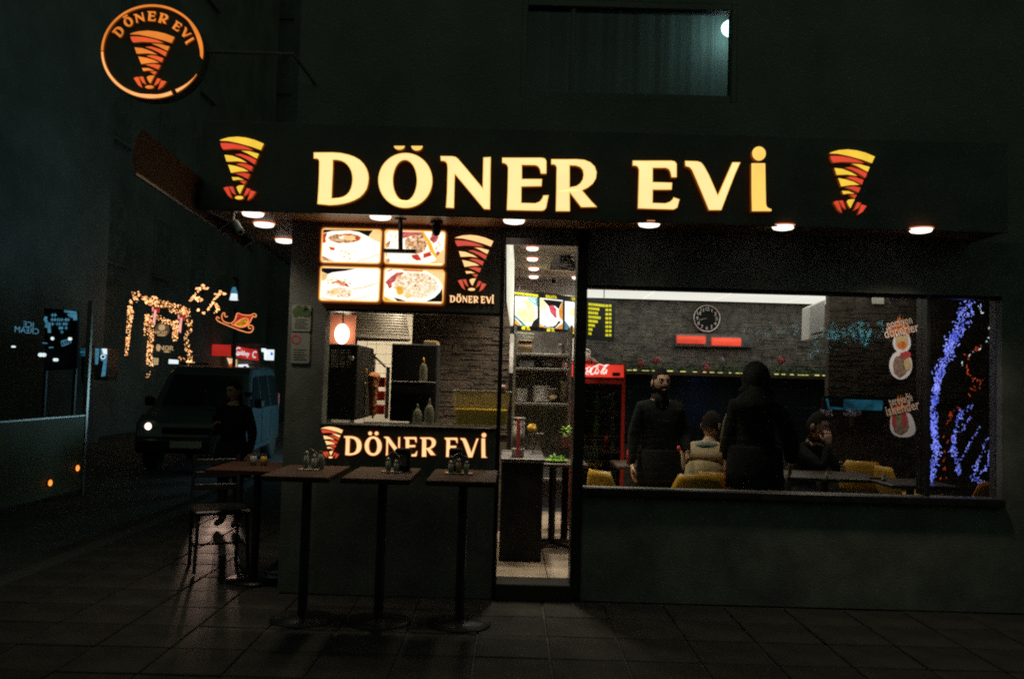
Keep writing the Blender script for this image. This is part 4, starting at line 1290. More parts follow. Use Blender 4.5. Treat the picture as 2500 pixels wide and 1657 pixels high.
# script wordmark in strokes of changing width
def stroke(mb, pts, w0, w1, Y, it=2):
    pts = chaikin(pts, it, False)
    n = len(pts)
    L, R = [], []
    for i, p in enumerate(pts):
        a, b = pts[max(0, i - 1)], pts[min(n - 1, i + 1)]
        dx, dy = b[0] - a[0], b[1] - a[1]
        l = math.hypot(dx, dy) or 1
        f = i / (n - 1)
        w_ = (w0 + (w1 - w0) * math.sin(math.pi * f)) / 2
        L.append((p[0] - dy / l * w_, p[1] + dx / l * w_))
        R.append((p[0] + dy / l * w_, p[1] - dx / l * w_))
    for i in range(n - 1):
        mb.plate([pxl([L[i], L[i + 1], R[i + 1], R[i]], Y)], (0, .0015, 0))
Z8 = lambda pts: zc(pts, 1380, 820, 180 / 2016)
ck = MB()
for (pts, a_, b2) in (([(420, 800), (360, 790), (290, 850), (245, 940), (270, 1030), (340, 1050), (420, 1000)], 1.6, 3.4),
                    ([(480, 880), (430, 890), (400, 960), (430, 1010), (480, 980), (500, 910), (470, 880)], 1.2, 2.8),
                    ([(600, 880), (550, 880), (520, 950), (550, 1010), (610, 970)], 1.2, 2.8),
                    ([(690, 850), (630, 850), (590, 920), (610, 990), (670, 960), (720, 850), (700, 950), (720, 990)], 1.4, 3.2),
                    ([(870, 800), (910, 830), (880, 880), (840, 860), (870, 790), (940, 770), (1010, 790), (1080, 810)], 1.2, 2.4),
                    ([(850, 810), (760, 850), (690, 940), (690, 1030), (750, 1050), (820, 990)], 1.6, 4.0),
                    ([(900, 900), (850, 900), (820, 970), (850, 1040), (900, 1010), (920, 940), (890, 900)], 1.4, 3.2),
                    ([(960, 1000), (1040, 880), (1110, 790), (1150, 790), (1100, 850), (1000, 950), (980, 1040), (1020, 1030)], 1.2, 3.0),
                    ([(1120, 900), (1060, 910), (1030, 980), (1050, 1040), (1100, 1000), (1150, 900), (1110, 1000), (1130, 1030)], 1.4, 3.4),
                    ([(1060, 830), (1120, 800), (1200, 785)], .8, 2.2),
                    ([(340, 1050), (420, 1060), (560, 1030), (650, 1050)], 1.0, 2.4)):
    stroke(ck, Z8(pts), a_, b2, FZ - .0075)
sub('lettering', ck, 'cooler_white', hd)
# bottles inside the cooler
for k in range(4):
    for j in range(3):
        x = fx0 + .1 + j * .16
        b1 = thing('drink_bottle', ['dark bottle', 'green bottle', 'clear bottle'][j] + ' on the ' + ['bottom', 'second', 'third', 'top'][k] + ' shelf of the drinks cooler', 'bottle', (x, FZ + .14, .4305 + k * .24), group='bottles in the cooler')
        mt = ['ketchup', 'leaf_bright', 'bottle_clear'][j]
        mk('body', MB().lathe([(.028, 0), (.03, .02), (.03, .1), (.012, .14), (.012, .165), (.001, .165)], (0, 0, 0), 12), mt, b1, smooth=True)
        mk('cap', MB().lathe([(.014, .166), (.014, .182), (.001, .182)], (0, 0, 0), 10), 'white_plastic', b1)
# jug and loaf bag standing on top of the cooler
zt = fzt + .001
p = P(1412, 880, FZ + .2)
t = thing('white_jug', 'white rounded jug with a ring handle on the drinks cooler', 'jug', (P(1420, 880, FZ + .2).x, FZ + .2, zt))
k = S(FZ + .2)
mk('body', MB().lathe([(22 * k, 0), (25 * k, 8 * k), (20 * k, 22 * k), (8 * k, 32 * k), (7 * k, 40 * k), (.001, 41 * k)], (0, 0, 0), 20), 'plate_white', t, smooth=True)
mk('handle', MB().tube([(13 * k + 7 * k * math.cos(a_), -.02, 24 * k + 9 * k * math.sin(a_)) for a_ in [2 * math.pi * i / 14 for i in range(14)]], .008, 6, True), 'plate_white', t, smooth=True)
t = thing('flour_bag', 'slumped pale bag lying on the drinks cooler beside the jug', 'bag', (P(1446, 880, FZ + .2).x, FZ + .25, zt))
g_ = MB()
g_.plate([[(-.05, -.06, .0), (.07, -.06, .0), (.03, -.06, .035), (-.02, -.06, .07), (-.05, -.06, .06)]], (0, .12, 0))
mk('bag', g_, 'paper', t, bevel=.01)
mk('seam', MB().box((.045, 0, .024), (.06, .1, .006), ry=.75), 'cardboard', t)

# ---- clock, heater and flower ledge on the back wall
CY = BACK - .03
p = P(1725, 778, CY)
k = S(CY)
t = thing('wall_clock', 'round silver rimmed black wall clock on the stone wall', 'clock', (p.x, CY, p.z))
RXm = Matrix.Rotation(math.pi / 2, 3, 'X')
mk('face', MB().lathe([(.001, .0), (31 * k, .0), (31 * k, .02), (.001, .02)], (0, .0, 0), 40, RXm), 'ink_black', t)
mk('rim', MB().lathe([(29.5 * k, .018), (31 * k, .034), (33.5 * k, .03), (34 * k, .0), (31 * k, .0), (29.5 * k, .018)], (0, 0, 0), 48, RXm), 'steel', t, smooth=True)
for h in range(1, 13):
    a_ = math.radians(90 - 30 * h)
    me = text_mesh(str(h), .062, .002, bold=.001)
    me.transform(Matrix.Translation((23.5 * k * math.cos(a_), -.0215, 23.5 * k * math.sin(a_))) @ Matrix.Rotation(math.pi / 2, 4, 'X'))
    me.materials.clear()
    me.materials.append(M['plate_white'])
    ob('numeral', me, t)
for (hr, l, w_) in ((8.7 / 12, 12, .006), (43 / 60, 19, .004)):
    a_ = math.radians(90 - 360 * hr)
    mk('hand', MB().box((l * k / 2 * math.cos(a_), -.025, l * k / 2 * math.sin(a_)), (l * k, .002, w_ * 2), ry=-a_), 'steel', t)
t = thing('wall_heater', 'red glowing twin tube heater below the wall clock', 'heater', P(1730, 845, CY))
wmk('housing', MB().plate([pxl(rquad([(1648, 812), (1840, 817), (1840, 848), (1648, 845)], 5), CY - .03)], (0, .06, 0)), 'steel_dark', t, bevel=.004)
for (x0, x1, yy) in ((1654, 1721, 828), (1739, 1807, 833)):
    a, b_ = P(x0, yy, CY - .055), P(x1, yy + 2, CY - .055)
    tb = wmk('tube', MB().tube([a, b_], 9.5 * k, 14), 'heater_red', t, smooth=True)
    for f in (.12, .88):
        q = a.lerp(b_, f)
    wmk('reflector', MB().plate([pxl([(x0 - 3, yy - 13), (x1 + 3, yy - 11), (x1 + 3, yy + 14), (x0 - 3, yy + 12)], CY - .0325)], (0, .002, 0)), 'steel', t)
lz = P(1800, 911, BACK - .2).z
ledge = thing('flower_ledge', 'long ledge with leaves and a yellow light line under the clock', 'ledge', (2.9, BACK - .2, lz))
wmk('shelf', MB().span((.95, BACK - .24, lz - .05), (XR - .01, BACK + .05, lz)), 'dark_wood', ledge, bevel=.004)
led = MB()
x = 1.0
while x < 5.2:
    l = rnd.uniform(.02, .1)
    led.span((x, BACK - .262, lz - .004), (x + l, BACK - .25, lz + .004 + rnd.uniform(0, .008)))
    x += l + rnd.uniform(.005, .1)
o = wmk('light_line', led, 'led_strip', ledge)
lf = MB()
for k_ in range(1500):
    x = rnd.uniform(1.0, 5.3)
    z = lz + .01 + abs(rnd.gauss(0, .05))
    y = BACK - .12 + rnd.uniform(-.1, .1)
    v1 = Vector((rnd.uniform(-1, 1), rnd.uniform(-1, 1), rnd.uniform(-1, 1))).normalized() * rnd.uniform(.012, .028)
    v2 = Vector((rnd.uniform(-1, 1), rnd.uniform(-1, 1), rnd.uniform(-1, 1))).normalized() * rnd.uniform(.008, .018)
    c_ = Vector((x, y, z))
    lf.add([c_ - v1, c_ + v2, c_ + v1, c_ - v2], [(0, 1, 2, 3)])
o = wmk('leaves', lf, 'leaf', ledge)
o['kind'] = 'stuff'
def bloom(px, py, r, mt, label):
    p = P(px, py, BACK - .22)
    t = thing('flower', label, 'flower', (p.x, p.y, p.z))
    g_ = MB()
    for _ in range(60):
        d = Vector((rnd.gauss(0, 1), rnd.gauss(0, 1), rnd.gauss(0, 1))).normalized()
        c_ = d * r * rnd.uniform(.5, 1)
        e = d.cross(Vector((0, 0, 1)) if abs(d.z) < .9 else Vector((1, 0, 0))).normalized() * r * .28
        f_ = d.cross(e).normalized() * r * .28
        g_.add([c_ - e, c_ + f_, c_ + e, c_ - f_], [(0, 1, 2, 3)])
    mk('blossom', g_, mt, t)
    mk('stem', MB().tube([(0, 0, -r * .5), (.005, .02, lz - p.z + .002)], .005, 5), 'leaf', t)
bloom(1564, 886, .055, 'petal', 'red flower head above the drinks cooler, first on the ledge')
bloom(1603, 879, .06, 'petal', 'red flower head right behind the standing man')
bloom(1724, 898, .06, 'petal', 'low red flower head under the heater')
bloom(1908, 880, .06, 'petal', 'red flower head past the hooded figure')
bloom(1764, 878, .035, 'petal_pale', 'small pale flower head beside the hood')
# dark mirror band below the ledge
mr_ = thing('wall_mirror', 'dark mirror band on the wall below the flower ledge', 'mirror', (2.9, BACK, .7))
for k_ in range(5):
    x0 = .97 + k_ * .96
    wmk('mirror_panel', MB().span((x0, BACK - .02, .72), (x0 + .95, BACK + .05, lz - .055)), 'dark_mirror', mr_, bevel=.004)
# white ceiling cabinet and a notice further right
q0, q1 = P(1977, 790, 3.0), P(2016, 780, 3.0)
t = thing('air_conditioner', 'white box shaped unit hanging at the end of the bright ceiling', 'air conditioner', (q0.x, 3.0, P(1990, 828, 3.0).z))
zb, zt_ = P(1977, 828, 3.0).z, P(1977, 748, 3.0).z
g_ = MB()
g_.plate([[P(1977, 748, 3.05), P(2015, 731, 3.0), P(2012, 818, 3.0), P(1975, 829, 3.05)]], (.02, .3, 0))
wmk('case', g_, 'white_plastic', t, bevel=.006)
g_ = MB().plate([[P(1981, 815, 3.04), P(2008, 808, 3.0), P(2008, 811, 3.0), P(1981, 818, 3.04)]], (0, .004, 0))
wmk('slot', g_, 'steel_dark', t)
g_ = MB().plate([pxl([(2129, 718), (2158, 719), (2158, 742), (2129, 741)], 3.34)], (0, .01, 0))
pt = mk('paper_notice', g_, 'paper')
tag(pt, 'small white paper pinned high on the far stone wall', 'paper')
g_ = MB().plate([pxl([(2165, 719), (2222, 720), (2216, 734), (2200, 733), (2190, 746), (2176, 742)], 1.6)], (0, .02, 0))
pt = mk('hanging_cloth', g_, 'plate_white')
tag(pt, 'torn white cloth hanging under the window head above the stickers', 'cloth')
# blue reflection built as a glowing panel at the far end
p = P(2100, 1004, 3.3)
t = thing('television', 'blue glowing television low on the far wall', 'television', (p.x, 3.3, p.z))
wmk('frame', MB().plate([pxl([(2010, 966), (2166, 970), (2166, 1008), (2010, 1005)], 3.3)], (0, .05, 0)), 'ink_black', t)
wmk('screen', MB().plate([pxl([(2060, 974), (2156, 977), (2154, 1002), (2060, 999)], 3.297)], (0, .002, 0)).plate([pxl([(2016, 972), (2022, 973), (2026, 992), (2058, 995), (2058, 1000), (2022, 998)], 3.297)], (0, .002, 0)), 'tv_blue', t)
for i, (x0, x1, yy) in enumerate(((2000, 2030, 1012), (2062, 2102, 1012))):
    p = P((x0 + x1) / 2, yy, 3.1)
    t = thing('flower_pot', ['pale bunch of flowers below the television corner', 'wider pale bunch of flowers under the television'][i], 'flowers', p)
    g_ = MB()
    w_ = (x1 - x0) / 2 * S(3.1)
    for _ in range(70):
        c_ = Vector((rnd.uniform(-w_, w_), rnd.uniform(-.03, .03), rnd.uniform(-.01, .05)))
        e = Vector((rnd.uniform(-1, 1), rnd.uniform(-1, 1), rnd.uniform(-1, 1))).normalized() * .02
        f_ = Vector((rnd.uniform(-1, 1), rnd.uniform(-1, 1), rnd.uniform(-1, 1))).normalized() * .015
        g_.add([c_ - e, c_ + f_, c_ + e, c_ - f_], [(0, 1, 2, 3)])
    mk('petals', g_, 'petal_pale', t)
    mk('pot', MB().lathe([(w_ * .3, -.12), (w_ * .5, -.02), (w_ * .4, -.02)], (0, 0, 0), 12), 'dark_wood', t)

# ---- kitchen behind the serving hatch
p = P(835, 815, .75)
k = S(.75)
t = thing('heat_lamp', 'glowing round heat lamp hanging in the serving hatch', 'lamp', (p.x, .75, p.z))
mk('bulb', MB().ball((0, 0, 0), (18 * k, 18 * k, 25 * k), 18, 12), 'bulb', t, smooth=True)
bp = P(826, 803, .86)
mk('back_plate', MB().span((P(780, 803, .86).x - p.x, .1, P(826, 842, .86).z - p.z), (P(868, 803, .86).x - p.x, .115, P(826, 768, .86).z - p.z)), 'copper', t)  # plate added behind the bulb to show a halo around it
mk('cable', MB().tube([(0, .02, 24 * k), (0, .03, .3), (0, .03, CEIL - p.z - .001)], .006, 6), 'ink_black', t)
# black oven with vent slots on the left
a, b_ = P(786, 838, .55), P(866, 1046, .55)
t = thing('oven', 'black oven with vent slots under the heat lamp', 'oven', (a.x, .55, HB))
zt_ = a.z
wmk('body', MB().span((a.x - .1, .55, HB + .01), (b_.x, 1.35, zt_)), 'oven_black', t, bevel=.01)
for j in range(8):
    for (x0, x1) in ((790, 805), (808, 826), (829, 843), (846, 857), (864, 876)):
        if x1 > 866:
            continue
        yy = 854 + j * 5.6
        wmk('vent_slot', MB().plate([pxl([(x0, yy), (x1, yy + .4), (x1, yy + 2), (x0, yy + 1.6)], .546)], (0, .003, 0)), 'steel', t)
wmk('knob', MB().lathe([(.02, 0), (.02, .02), (.014, .026), (.001, .026)], tuple(P(884 - 25, 874, .55)), 14, Matrix.Rotation(math.pi / 2, 3, 'X')), 'steel', t)
# extractor hood with ribs
a, b_ = P(868, 765, 1.25), P(994, 822, 1.25)
t = thing('extractor_hood', 'ribbed steel extractor hood above the spit', 'hood', (a.x, 1.25, b_.z))
g_ = MB()
g_.add([P(868, 820, 1.2), P(1000, 826, 1.2), P(992, 768, 1.75), P(868, 764, 1.75)], [(0, 1, 2, 3)])
g_.add([P(868, 820, 1.2), P(1000, 826, 1.2), P(1000, 834, 1.2), P(868, 832, 1.2)], [(0, 1, 2, 3)])
wmk('shell', g_, 'steel', t)
for k_ in range(9):
    f = (k_ + .5) / 9
    y0_ = 1.2 + .55 * f
    A = P(868, 820, 1.2).lerp(P(868, 764, 1.75), f)
    Bq = P(1000, 826, 1.2).lerp(P(992, 768, 1.75), f)
    wmk('rib', MB().tube([A + Vector((0, -.008, -.006)), Bq + Vector((0, -.008, -.006))], .008, 6), 'steel', t)
wmk('rim', MB().tube([P(862, 822, 1.19), P(1002, 828, 1.19)], .011, 8), 'steel', t)
# dark tall döner grill in the middle
a, b_ = P(957, 838, .6), P(1062, 1046, .6)
t = thing('grill_cabinet', 'tall dark grill cabinet beside the meat spit', 'grill', (a.x, .6, HB))
wmk('body', MB().span((a.x, .6, HB + .01), (b_.x, .9, a.z)), 'ink_black', t, bevel=.008)
wmk('top_tray', MB().span((P(1035, 830, .62).x, .62, a.z + .0005), (b_.x - .01, .9, a.z + .03)), 'cardboard', t, bevel=.004)
wmk('panel_line', MB().span((a.x + .02, .594, P(1000, 933, .6).z), (b_.x - .1, .5995, P(1000, 931, .6).z)), 'steel_dark', t)
# the spit with its meat
p = P(916, 1040, .95)
zt_ = P(916, 912, .95).z
t = thing('meat_spit', 'upright spit of glowing orange meat between oven and grill', 'spit', (p.x, .95, HB))
h = zt_ - HB
g_ = MB().lathe([(.026 + .024 * i / 30 + (.0 if 0 < i < 30 else -.012), .03 + (h - .03) * i / 30) for i in range(31)] + [(.02, h + .012), (.001, h + .012)], (-.025, 0, .0), 26)
g_.v = [((x_ + .025) * (1 + .22 * noise.noise(Vector((x_ * 40, y_ * 40, z_ * 55)))) - .025, y_ * (1 + .22 * noise.noise(Vector((x_ * 40, y_ * 40, z_ * 55)))), z_) for x_, y_, z_ in g_.v]
mk('meat', g_, 'doner_meat', t, smooth=True)
mk('rod', MB().tube([(-.025, 0, .01), (-.025, 0, h + .16)], .007, 8), 'steel', t)
mk('rail', MB().span((.075, -.015, .01), (.105, .015, h + .06)), 'steel', t, bevel=.003)
for j in range(3):
    mk('burner_guard', MB().box((.04, .02, h * (.22 + .3 * j)), (.045, .02, h * .2)), 'ketchup', t, bevel=.003)
mk('arm', MB().tube([(-.025, 0, h + .14), (.07, 0, h + .055)], .009, 6), 'ink_black', t)
for j in range(3):
    mk('burner', MB().box((.012, .1, h * (.22 + .3 * j)), (.09, .02, h * .22)), 'ketchup', t, bevel=.004)
for j in range(4):
    mk('bracket', MB().box((-.095, -.01, .06 + h * .3 * j), (.03, .03, .03)), 'brass' if 'brass' in M else 'mustard', t, bevel=.003)
# sauce bottles in front of the grill
def bottle(px, py0, py1, Y, label, mt, cap, rr):
    p = P(px, py1, Y)
    h = P(px, py0, Y).z - p.z
    t = thing('sauce_bottle', label, 'bottle', (p.x, Y, p.z))
    mk('body', MB().lathe([(rr * .95, 0), (rr, .01), (rr, h * .5), (rr * .75, h * .66), (rr * .35, h * .78), (.001, h * .78)], (0, 0, 0), 14), mt, t, smooth=True)
    mk('nozzle', MB().lathe([(rr * .36, h * .781), (rr * .1, h), (.001, h)], (0, 0, 0), 12), cap, t, smooth=True)
    return t
stz = P(1033, 931, .5).z
sb = mk('glass_shelf', MB().span((P(958, 931, .5).x, .42, stz - .012), (P(1062, 931, .5).x, .58, stz - .001)), 'steel_dark', bevel=.002)
tag(sb, 'narrow shelf with one sauce bottle before the dark grill', 'shelf')
bottle(1033, 873, 931, .5, 'amber sauce bottle standing on the narrow shelf', 'bottle_clear', 'mustard', .03)
bottle(1047, 972, 1040, .3, 'green sauce bottle on the hatch counter under the shelf', 'bottle_clear', 'bottle_clear', .037)
bottle(1018, 985, 1040, .3, 'dim bottle on the hatch counter next to the green one', 'bottle_clear', 'bottle_clear', .035)
# yellow juice tank
a, b_ = P(1106, 956, .3), P(1244, 1045, .3)
w0 = (P(1234, 1044, .3).x - P(1112, 1044, .3).x) / 2
w1 = (b_.x - a.x) / 2
cx = (a.x + b_.x) / 2
zb = HB + .01
zt_ = a.z
zm = P(1180, 1000, .3).z
t = thing('juice_tank', 'clear tank half full of yellow drink beside the door post', 'drink tank', (cx, .4, zb))
def frus(mb, x0, x1, y0, y1, z0, z1):
    vs = [(cx + sx * xx, .42 + sy * yy, z) for (xx, yy, z) in ((x0, y0, z0), (x1, y1, z1)) for sx, sy in ((-1, -1), (1, -1), (1, 1), (-1, 1))]
    return mb.add(vs, [(0, 3, 2, 1), (4, 5, 6, 7), (0, 1, 5, 4), (1, 2, 6, 5), (2, 3, 7, 6), (3, 0, 4, 7)])
wi = w0 + (w1 - w0) * (zm - zb) / (zt_ - zb)
wmk('drink', frus(MB(), w0 - .006, wi - .006, .1, .114, zb + .006, zm), 'juice', t)
wmk('tank', frus(MB(), w0, w1, .107, .13, zb, zt_), 'tank_clear', t)
wmk('rim', MB().span((cx - w1 - .008, .42 - .138, zt_), (cx + w1 + .008, .42 - .126, zt_ + .012)).span((cx - w1 - .008, .42 + .126, zt_), (cx + w1 + .008, .42 + .138, zt_ + .012)).span((cx - w1 - .008, .42 - .126, zt_), (cx - w1 + .004, .42 + .126, zt_ + .012)).span((cx + w1 - .004, .42 - .126, zt_), (cx + w1 + .008, .42 + .126, zt_ + .012)), 'paper', t)
wmk('tap', MB().lathe([(.02, 0), (.025, .03), (.012, .05)], (P(1228, 945, .3).x, .42 - .132, zt_ + .0125), 12), 'pink_plastic', t, smooth=True)

# ---- seen low through the doorway: steel cylinder, counter, plants, table
p0, p1 = P(1264, 1116, .75), P(1264, 1020, .75)
ct = thing('inner_counter', 'dark service counter inside the door below the rack', 'counter', (P(1290, 1100, .9).x, .9, 0))
wmk('body', MB().span((P(1228, 1000, .7).x, .66, 0), (P(1330, 1000, .7).x, 1.5, p0.z - .031)), 'oven_black', ct, bevel=.01)
wmk('top', MB().span((P(1226, 1000, .7).x, .64, p0.z - .03), (P(1334, 1000, .7).x, 1.52, p0.z)), 'steel_dark', ct, bevel=.004)
t = thing('cup_dispenser', 'steel cylinder with a red stripe inside the door post', 'dispenser', (p0.x, .8, p0.z))
hh = p1.z - p0.z
mk('body', MB().lathe([(.05, 0), (.05, hh * .8), (.045, hh * .8), (.045, hh), (.001, hh)], (0, 0, .0005), 20), 'steel_dark', t, smooth=True)
mk('stripe', MB().box((0, -.05, hh / 2), (.03, .01, hh * .98)), 'red_stripe', t)
for z in (.2, .84, .98):
    mk('hoop', MB().lathe([(.052, hh * z), (.056, hh * z + .005), (.052, hh * z + .01)], (0, 0, 0), 20), 'steel', t)
p = P(1302, 1040, 1.2)
t = thing('napkin_dispenser', 'small bracket with crumpled yellowish napkins inside the doorway', 'napkins', (p.x, 1.2, p0.z))
hh = P(1302, 1058, 1.2).z - p0.z
mk('stand', MB().tube([(0, 0, 0.0005), (0, 0, hh)], .008, 8).box((.03, 0, hh), (.12, .08, .008)), 'steel', t)
g_ = MB().ball((-.01, 0, hh + .045), (.04, .03, .04), 9, 6)
g_.v = [(a + rnd.uniform(-.01, .01), b, c + rnd.uniform(-.01, .01)) for a, b, c in g_.v]
mk('napkins', g_, 'mustard', t)
p = P(1382, 1092, 1.6)
t = thing('potted_plant', 'small leafy plant in a pinkish pot inside the doorway', 'plant', (p.x, 1.6, p.z))
mk('pot', MB().lathe([(.035, 0), (.048, .1), (.05, .1), (.001, .095)], (0, 0, 0), 16), 'pink_plastic', t, smooth=True)
g_ = MB()
for _ in range(70):
    a_ = rnd.uniform(0, 6.28)
    c_ = Vector((.05 * math.cos(a_) * rnd.random(), .05 * math.sin(a_) * rnd.random(), .1 + .08 * rnd.random()))
    e = Vector((math.cos(a_), math.sin(a_), rnd.uniform(-.2, .9))).normalized() * .035
    f_ = Vector((-math.sin(a_), math.cos(a_), .1)) * .011
    g_.add([c_, c_ + e * .5 + f_, c_ + e, c_ + e * .5 - f_], [(0, 1, 2, 3)])
mk('leaves', g_, 'leaf_bright', t)
mk('stand', MB().box((0, 0, -p.z / 2), (.06, .06, p.z - .004)), 'oven_black', t)
# pedestal table with cross foot
def pedestal(name, label, x, y, zt__, w_, d_, mt='dark_wood', zf=0.0, group=None):
    t = thing(name, label, 'table', (x, y, zf), group=group)
    mk('table_top', MB().box((0, 0, zt__ - .016), (w_, d_, .03)), mt, t, bevel=.006)
    mk('column', MB().tube([(0, 0, .03), (0, 0, zt__ - .032)], .03, 12), 'black_metal', t)
    for a_ in (45, 135, 225, 315):
        c, s_ = math.cos(math.radians(a_)), math.sin(math.radians(a_))
        mk('foot', MB().tube([(.02 * c, .02 * s_, .05), (.3 * c, .3 * s_, .016)], [.022, .014], 8), 'black_metal', t)
    return t
p = PZ(1345, 1335, 0)
tx, ty = p.x, p.y
pedestal('pedestal_table', 'dark pedestal table standing just inside the open doorway', tx, ty, .74, .55, .6)
p = P(1352, 1163, ty - .1)
t = thing('green_plate', 'green leafy plate on the table inside the doorway', 'plate', (tx + .02, ty - .16, .741))
mk('plate', MB().lathe([(.05, 0), (.1, .014), (.1, .018), (.001, .006)], (0, 0, 0), 20), 'green_plate', t, smooth=True)
g_ = MB()
for _ in range(40):
    c_ = Vector((rnd.uniform(-.06, .06), rnd.uniform(-.05, .05), .02 + .03 * rnd.random()))
    e = Vector((rnd.uniform(-1, 1), rnd.uniform(-1, 1), rnd.uniform(-.5, 1))).normalized() * .03
    f_ = Vector((rnd.uniform(-1, 1), rnd.uniform(-1, 1), 0)) * .014
    g_.add([c_ - e, c_ + f_, c_ + e, c_ - f_], [(0, 1, 2, 3)])
mk('leaves', g_, 'leaf_bright', t)
t = thing('glass_bottle', 'small glass bottle beside the green plate', 'bottle', (tx - .14, ty - .1, .741))
mk('body', MB().lathe([(.03, 0), (.032, .08), (.012, .14), (.012, .19), (.001, .19)], (0, 0, 0), 14), 'bottle_clear', t, smooth=True)
mk('label_band', MB().lathe([(.033, .02), (.033, .07)], (0, 0, 0), 14), 'petal_pale', t)

# ---- dining tables, chairs and table things behind the shop window
def shell_chair(name, label, x, y, rz, mt='yellow_plastic', zf=0.0, group='plastic shell chairs'):
    t = thing(name, label, 'chair', (x, y, zf), rz, group)
    n, m_ = 14, 10
    vs, fs = [], []
    for i in range(n + 1):                     # profile from front lip over the seat up the back
        f = i / n
        if f < .5:
            u = f / .5
            py_, pz_ = -.22 + .40 * u, .455 - .03 * math.sin(u * math.pi) + .02 * (1 - u) ** 4
        else:
            u = (f - .5) / .5
            py_, pz_ = .18 + .09 * math.sin(u * 1.4), .455 + .29 * u ** 1.15
        for j in range(m_ + 1):
            g_ = j / m_ * 2 - 1
            wv = .215 if f < .5 else .215 - .075 * max(0, (f - .62) / .38) ** 2.2
            lift = .05 * g_ * g_ if f < .5 else 0
            wrap = -.055 * g_ * g_ if f >= .5 else -.055 * g_ * g_ * max(0, (f - .3) / .2)
            vs.append((g_ * wv, py_ + wrap, pz_ + lift * (1 - 0)))
    for i in range(n):
        for j in range(m_):
            a = i * (m_ + 1) + j
            fs.append((a, a + 1, a + m_ + 2, a + m_ + 1))
    o = mk('shell', MB().add(vs, fs), mt, t, smooth=True)
    sm = o.modifiers.new('thickness', 'SOLIDIFY')
    sm.thickness = .009
    for sx in (-1, 1):
        for (yy, oy) in ((-.13, -.05), (.13, .06)):
            mk('leg', MB().tube([(sx * .13, yy, .43), (sx * .2, yy + oy, .005)], [.014, .009], 8), 'steel_dark', t)
    return t
shell_chair('shell_chair', 'yellow shell chair at the front table nearest the drinks cooler', P(1520, 1150, .6).x, .62, math.radians(118))
shell_chair('shell_chair', 'bright yellow shell chair behind the black napkin box', P(1682, 1150, .8).x, .62, math.radians(176))
shell_chair('shell_chair', 'yellow shell chair under the person in the tan jacket', P(1748, 1150, .9).x, .82, math.radians(165))
shell_chair('shell_chair', 'dim yellow shell chair behind the table under the stickers', P(2112, 1150, 2.3).x, 2.3, math.radians(150))
shell_chair('shell_chair', 'low lit yellow shell chair below the second sticker', P(2218, 1150, 1.6).x, 1.65, math.radians(95))
shell_chair('shell_chair', 'orange shell chair at the far pane under the blue lights', P(2372, 1150, .75).x, .72, math.radians(195), 'orange_plastic')
pedestal('dining_table', 'dark dining table inside the window before the standing man', P(1600, 1150, 1.35).x, 1.45, .72, .7, .55, group='dining tables')
pedestal('dining_table', 'dark dining table inside the window before the seated person', P(2030, 1150, .8).x, .95, .72, .8, .6, group='dining tables')
pedestal('dining_table', 'dark dining table inside the window under the stickers', P(2215, 1150, .6).x, .55, .72, .5, .5, group='dining tables')
def shaker(px, py0, py1, Y, label, mt, r):
    p = P(px, py1, Y)
    h = P(px, py0, Y).z - .721
    t = thing('shaker', label, 'shaker', (p.x, Y, .721))
    h = max(.05, h)
    mk('body', MB().lathe([(r, 0), (r * 1.05, h * .3), (r * .8, h * .75), (.001, h * .75)], (0, 0, 0), 12), mt, t, smooth=True)
    mk('cap', MB().lathe([(r * .85, h * .751), (r * .8, h), (.001, h)], (0, 0, 0), 12), 'steel', t, smooth=True)
shaker(1584, 1135, 1196, 1.3, 'white shaker on the table before the standing man', 'plate_white', .011)
shaker(1655, 1133, 1190, 1.35, 'white shaker at the side of the black napkin box', 'plate_white', .012)
shaker(2019, 1168, 1196, .6, 'tall white shaker on the table before the seated person', 'plate_white', .014)
shaker(2158, 1168, 1198, .55, 'pale shaker on the table under the stickers', 'paper', .016)
shaker(1549, 1118, 1160, 1.35, 'clear drink bottle at the yellow chair by the cooler', 'bottle_clear', .02)
p = P(1675, 1120, 1.3)
t = thing('napkin_box', 'black napkin box on the front dining table', 'napkin box', (p.x, 1.3, .721))
w_ = 16 * S(1.3)
mk('box', MB().box((0, 0, (p.z - .721) / 2), (w_ * 2, .1, p.z - .723)), 'ink_black', t, bevel=.006)
mk('slot', MB().box((0, -.0515, (p.z - .721) * .5), (w_ * 1.3, .003, (p.z - .721) * .5)), 'steel_dark', t)
p0 = P(1668, 1140, 1.4)
p1 = P(1655, 1108, 1.38)
t = thing('sauce_bottle', 'reddish bottle leaning behind the black napkin box', 'bottle', (p0.x, 1.4, .722))
q0 = Vector((p0.x + .02, 1.4, .73)) - t.location
q1 = Vector((p0.x, 1.4, max(.8, p0.z))) - t.location
q2 = Vector((p1.x, 1.39, max(.88, p1.z))) - t.location
mk('body', MB().tube([q0, q0.lerp(q1, .5), q1, q1.lerp(q2, .6)], [.022, .026, .024, .019], 12), 'doner_meat', t, smooth=True)
mk('nozzle', MB().tube([q1.lerp(q2, .61), q2], [.018, .015], 12), 'ketchup', t, smooth=True)
p = P(1516, 1150, 1.0)
t = thing('ketchup_bottle', 'dark red ketchup bottle beside the first yellow chair', 'bottle', (P(1535, 1170, 1.3).x, 1.3, .722))
mk('body', MB().lathe([(.022, 0), (.024, .1), (.012, .14), (.001, .14)], (0, 0, 0), 12), 'ketchup', t, smooth=True)
mk('cap', MB().lathe([(.012, .141), (.008, .17), (.001, .17)], (0, 0, 0), 10), 'ketchup', t)

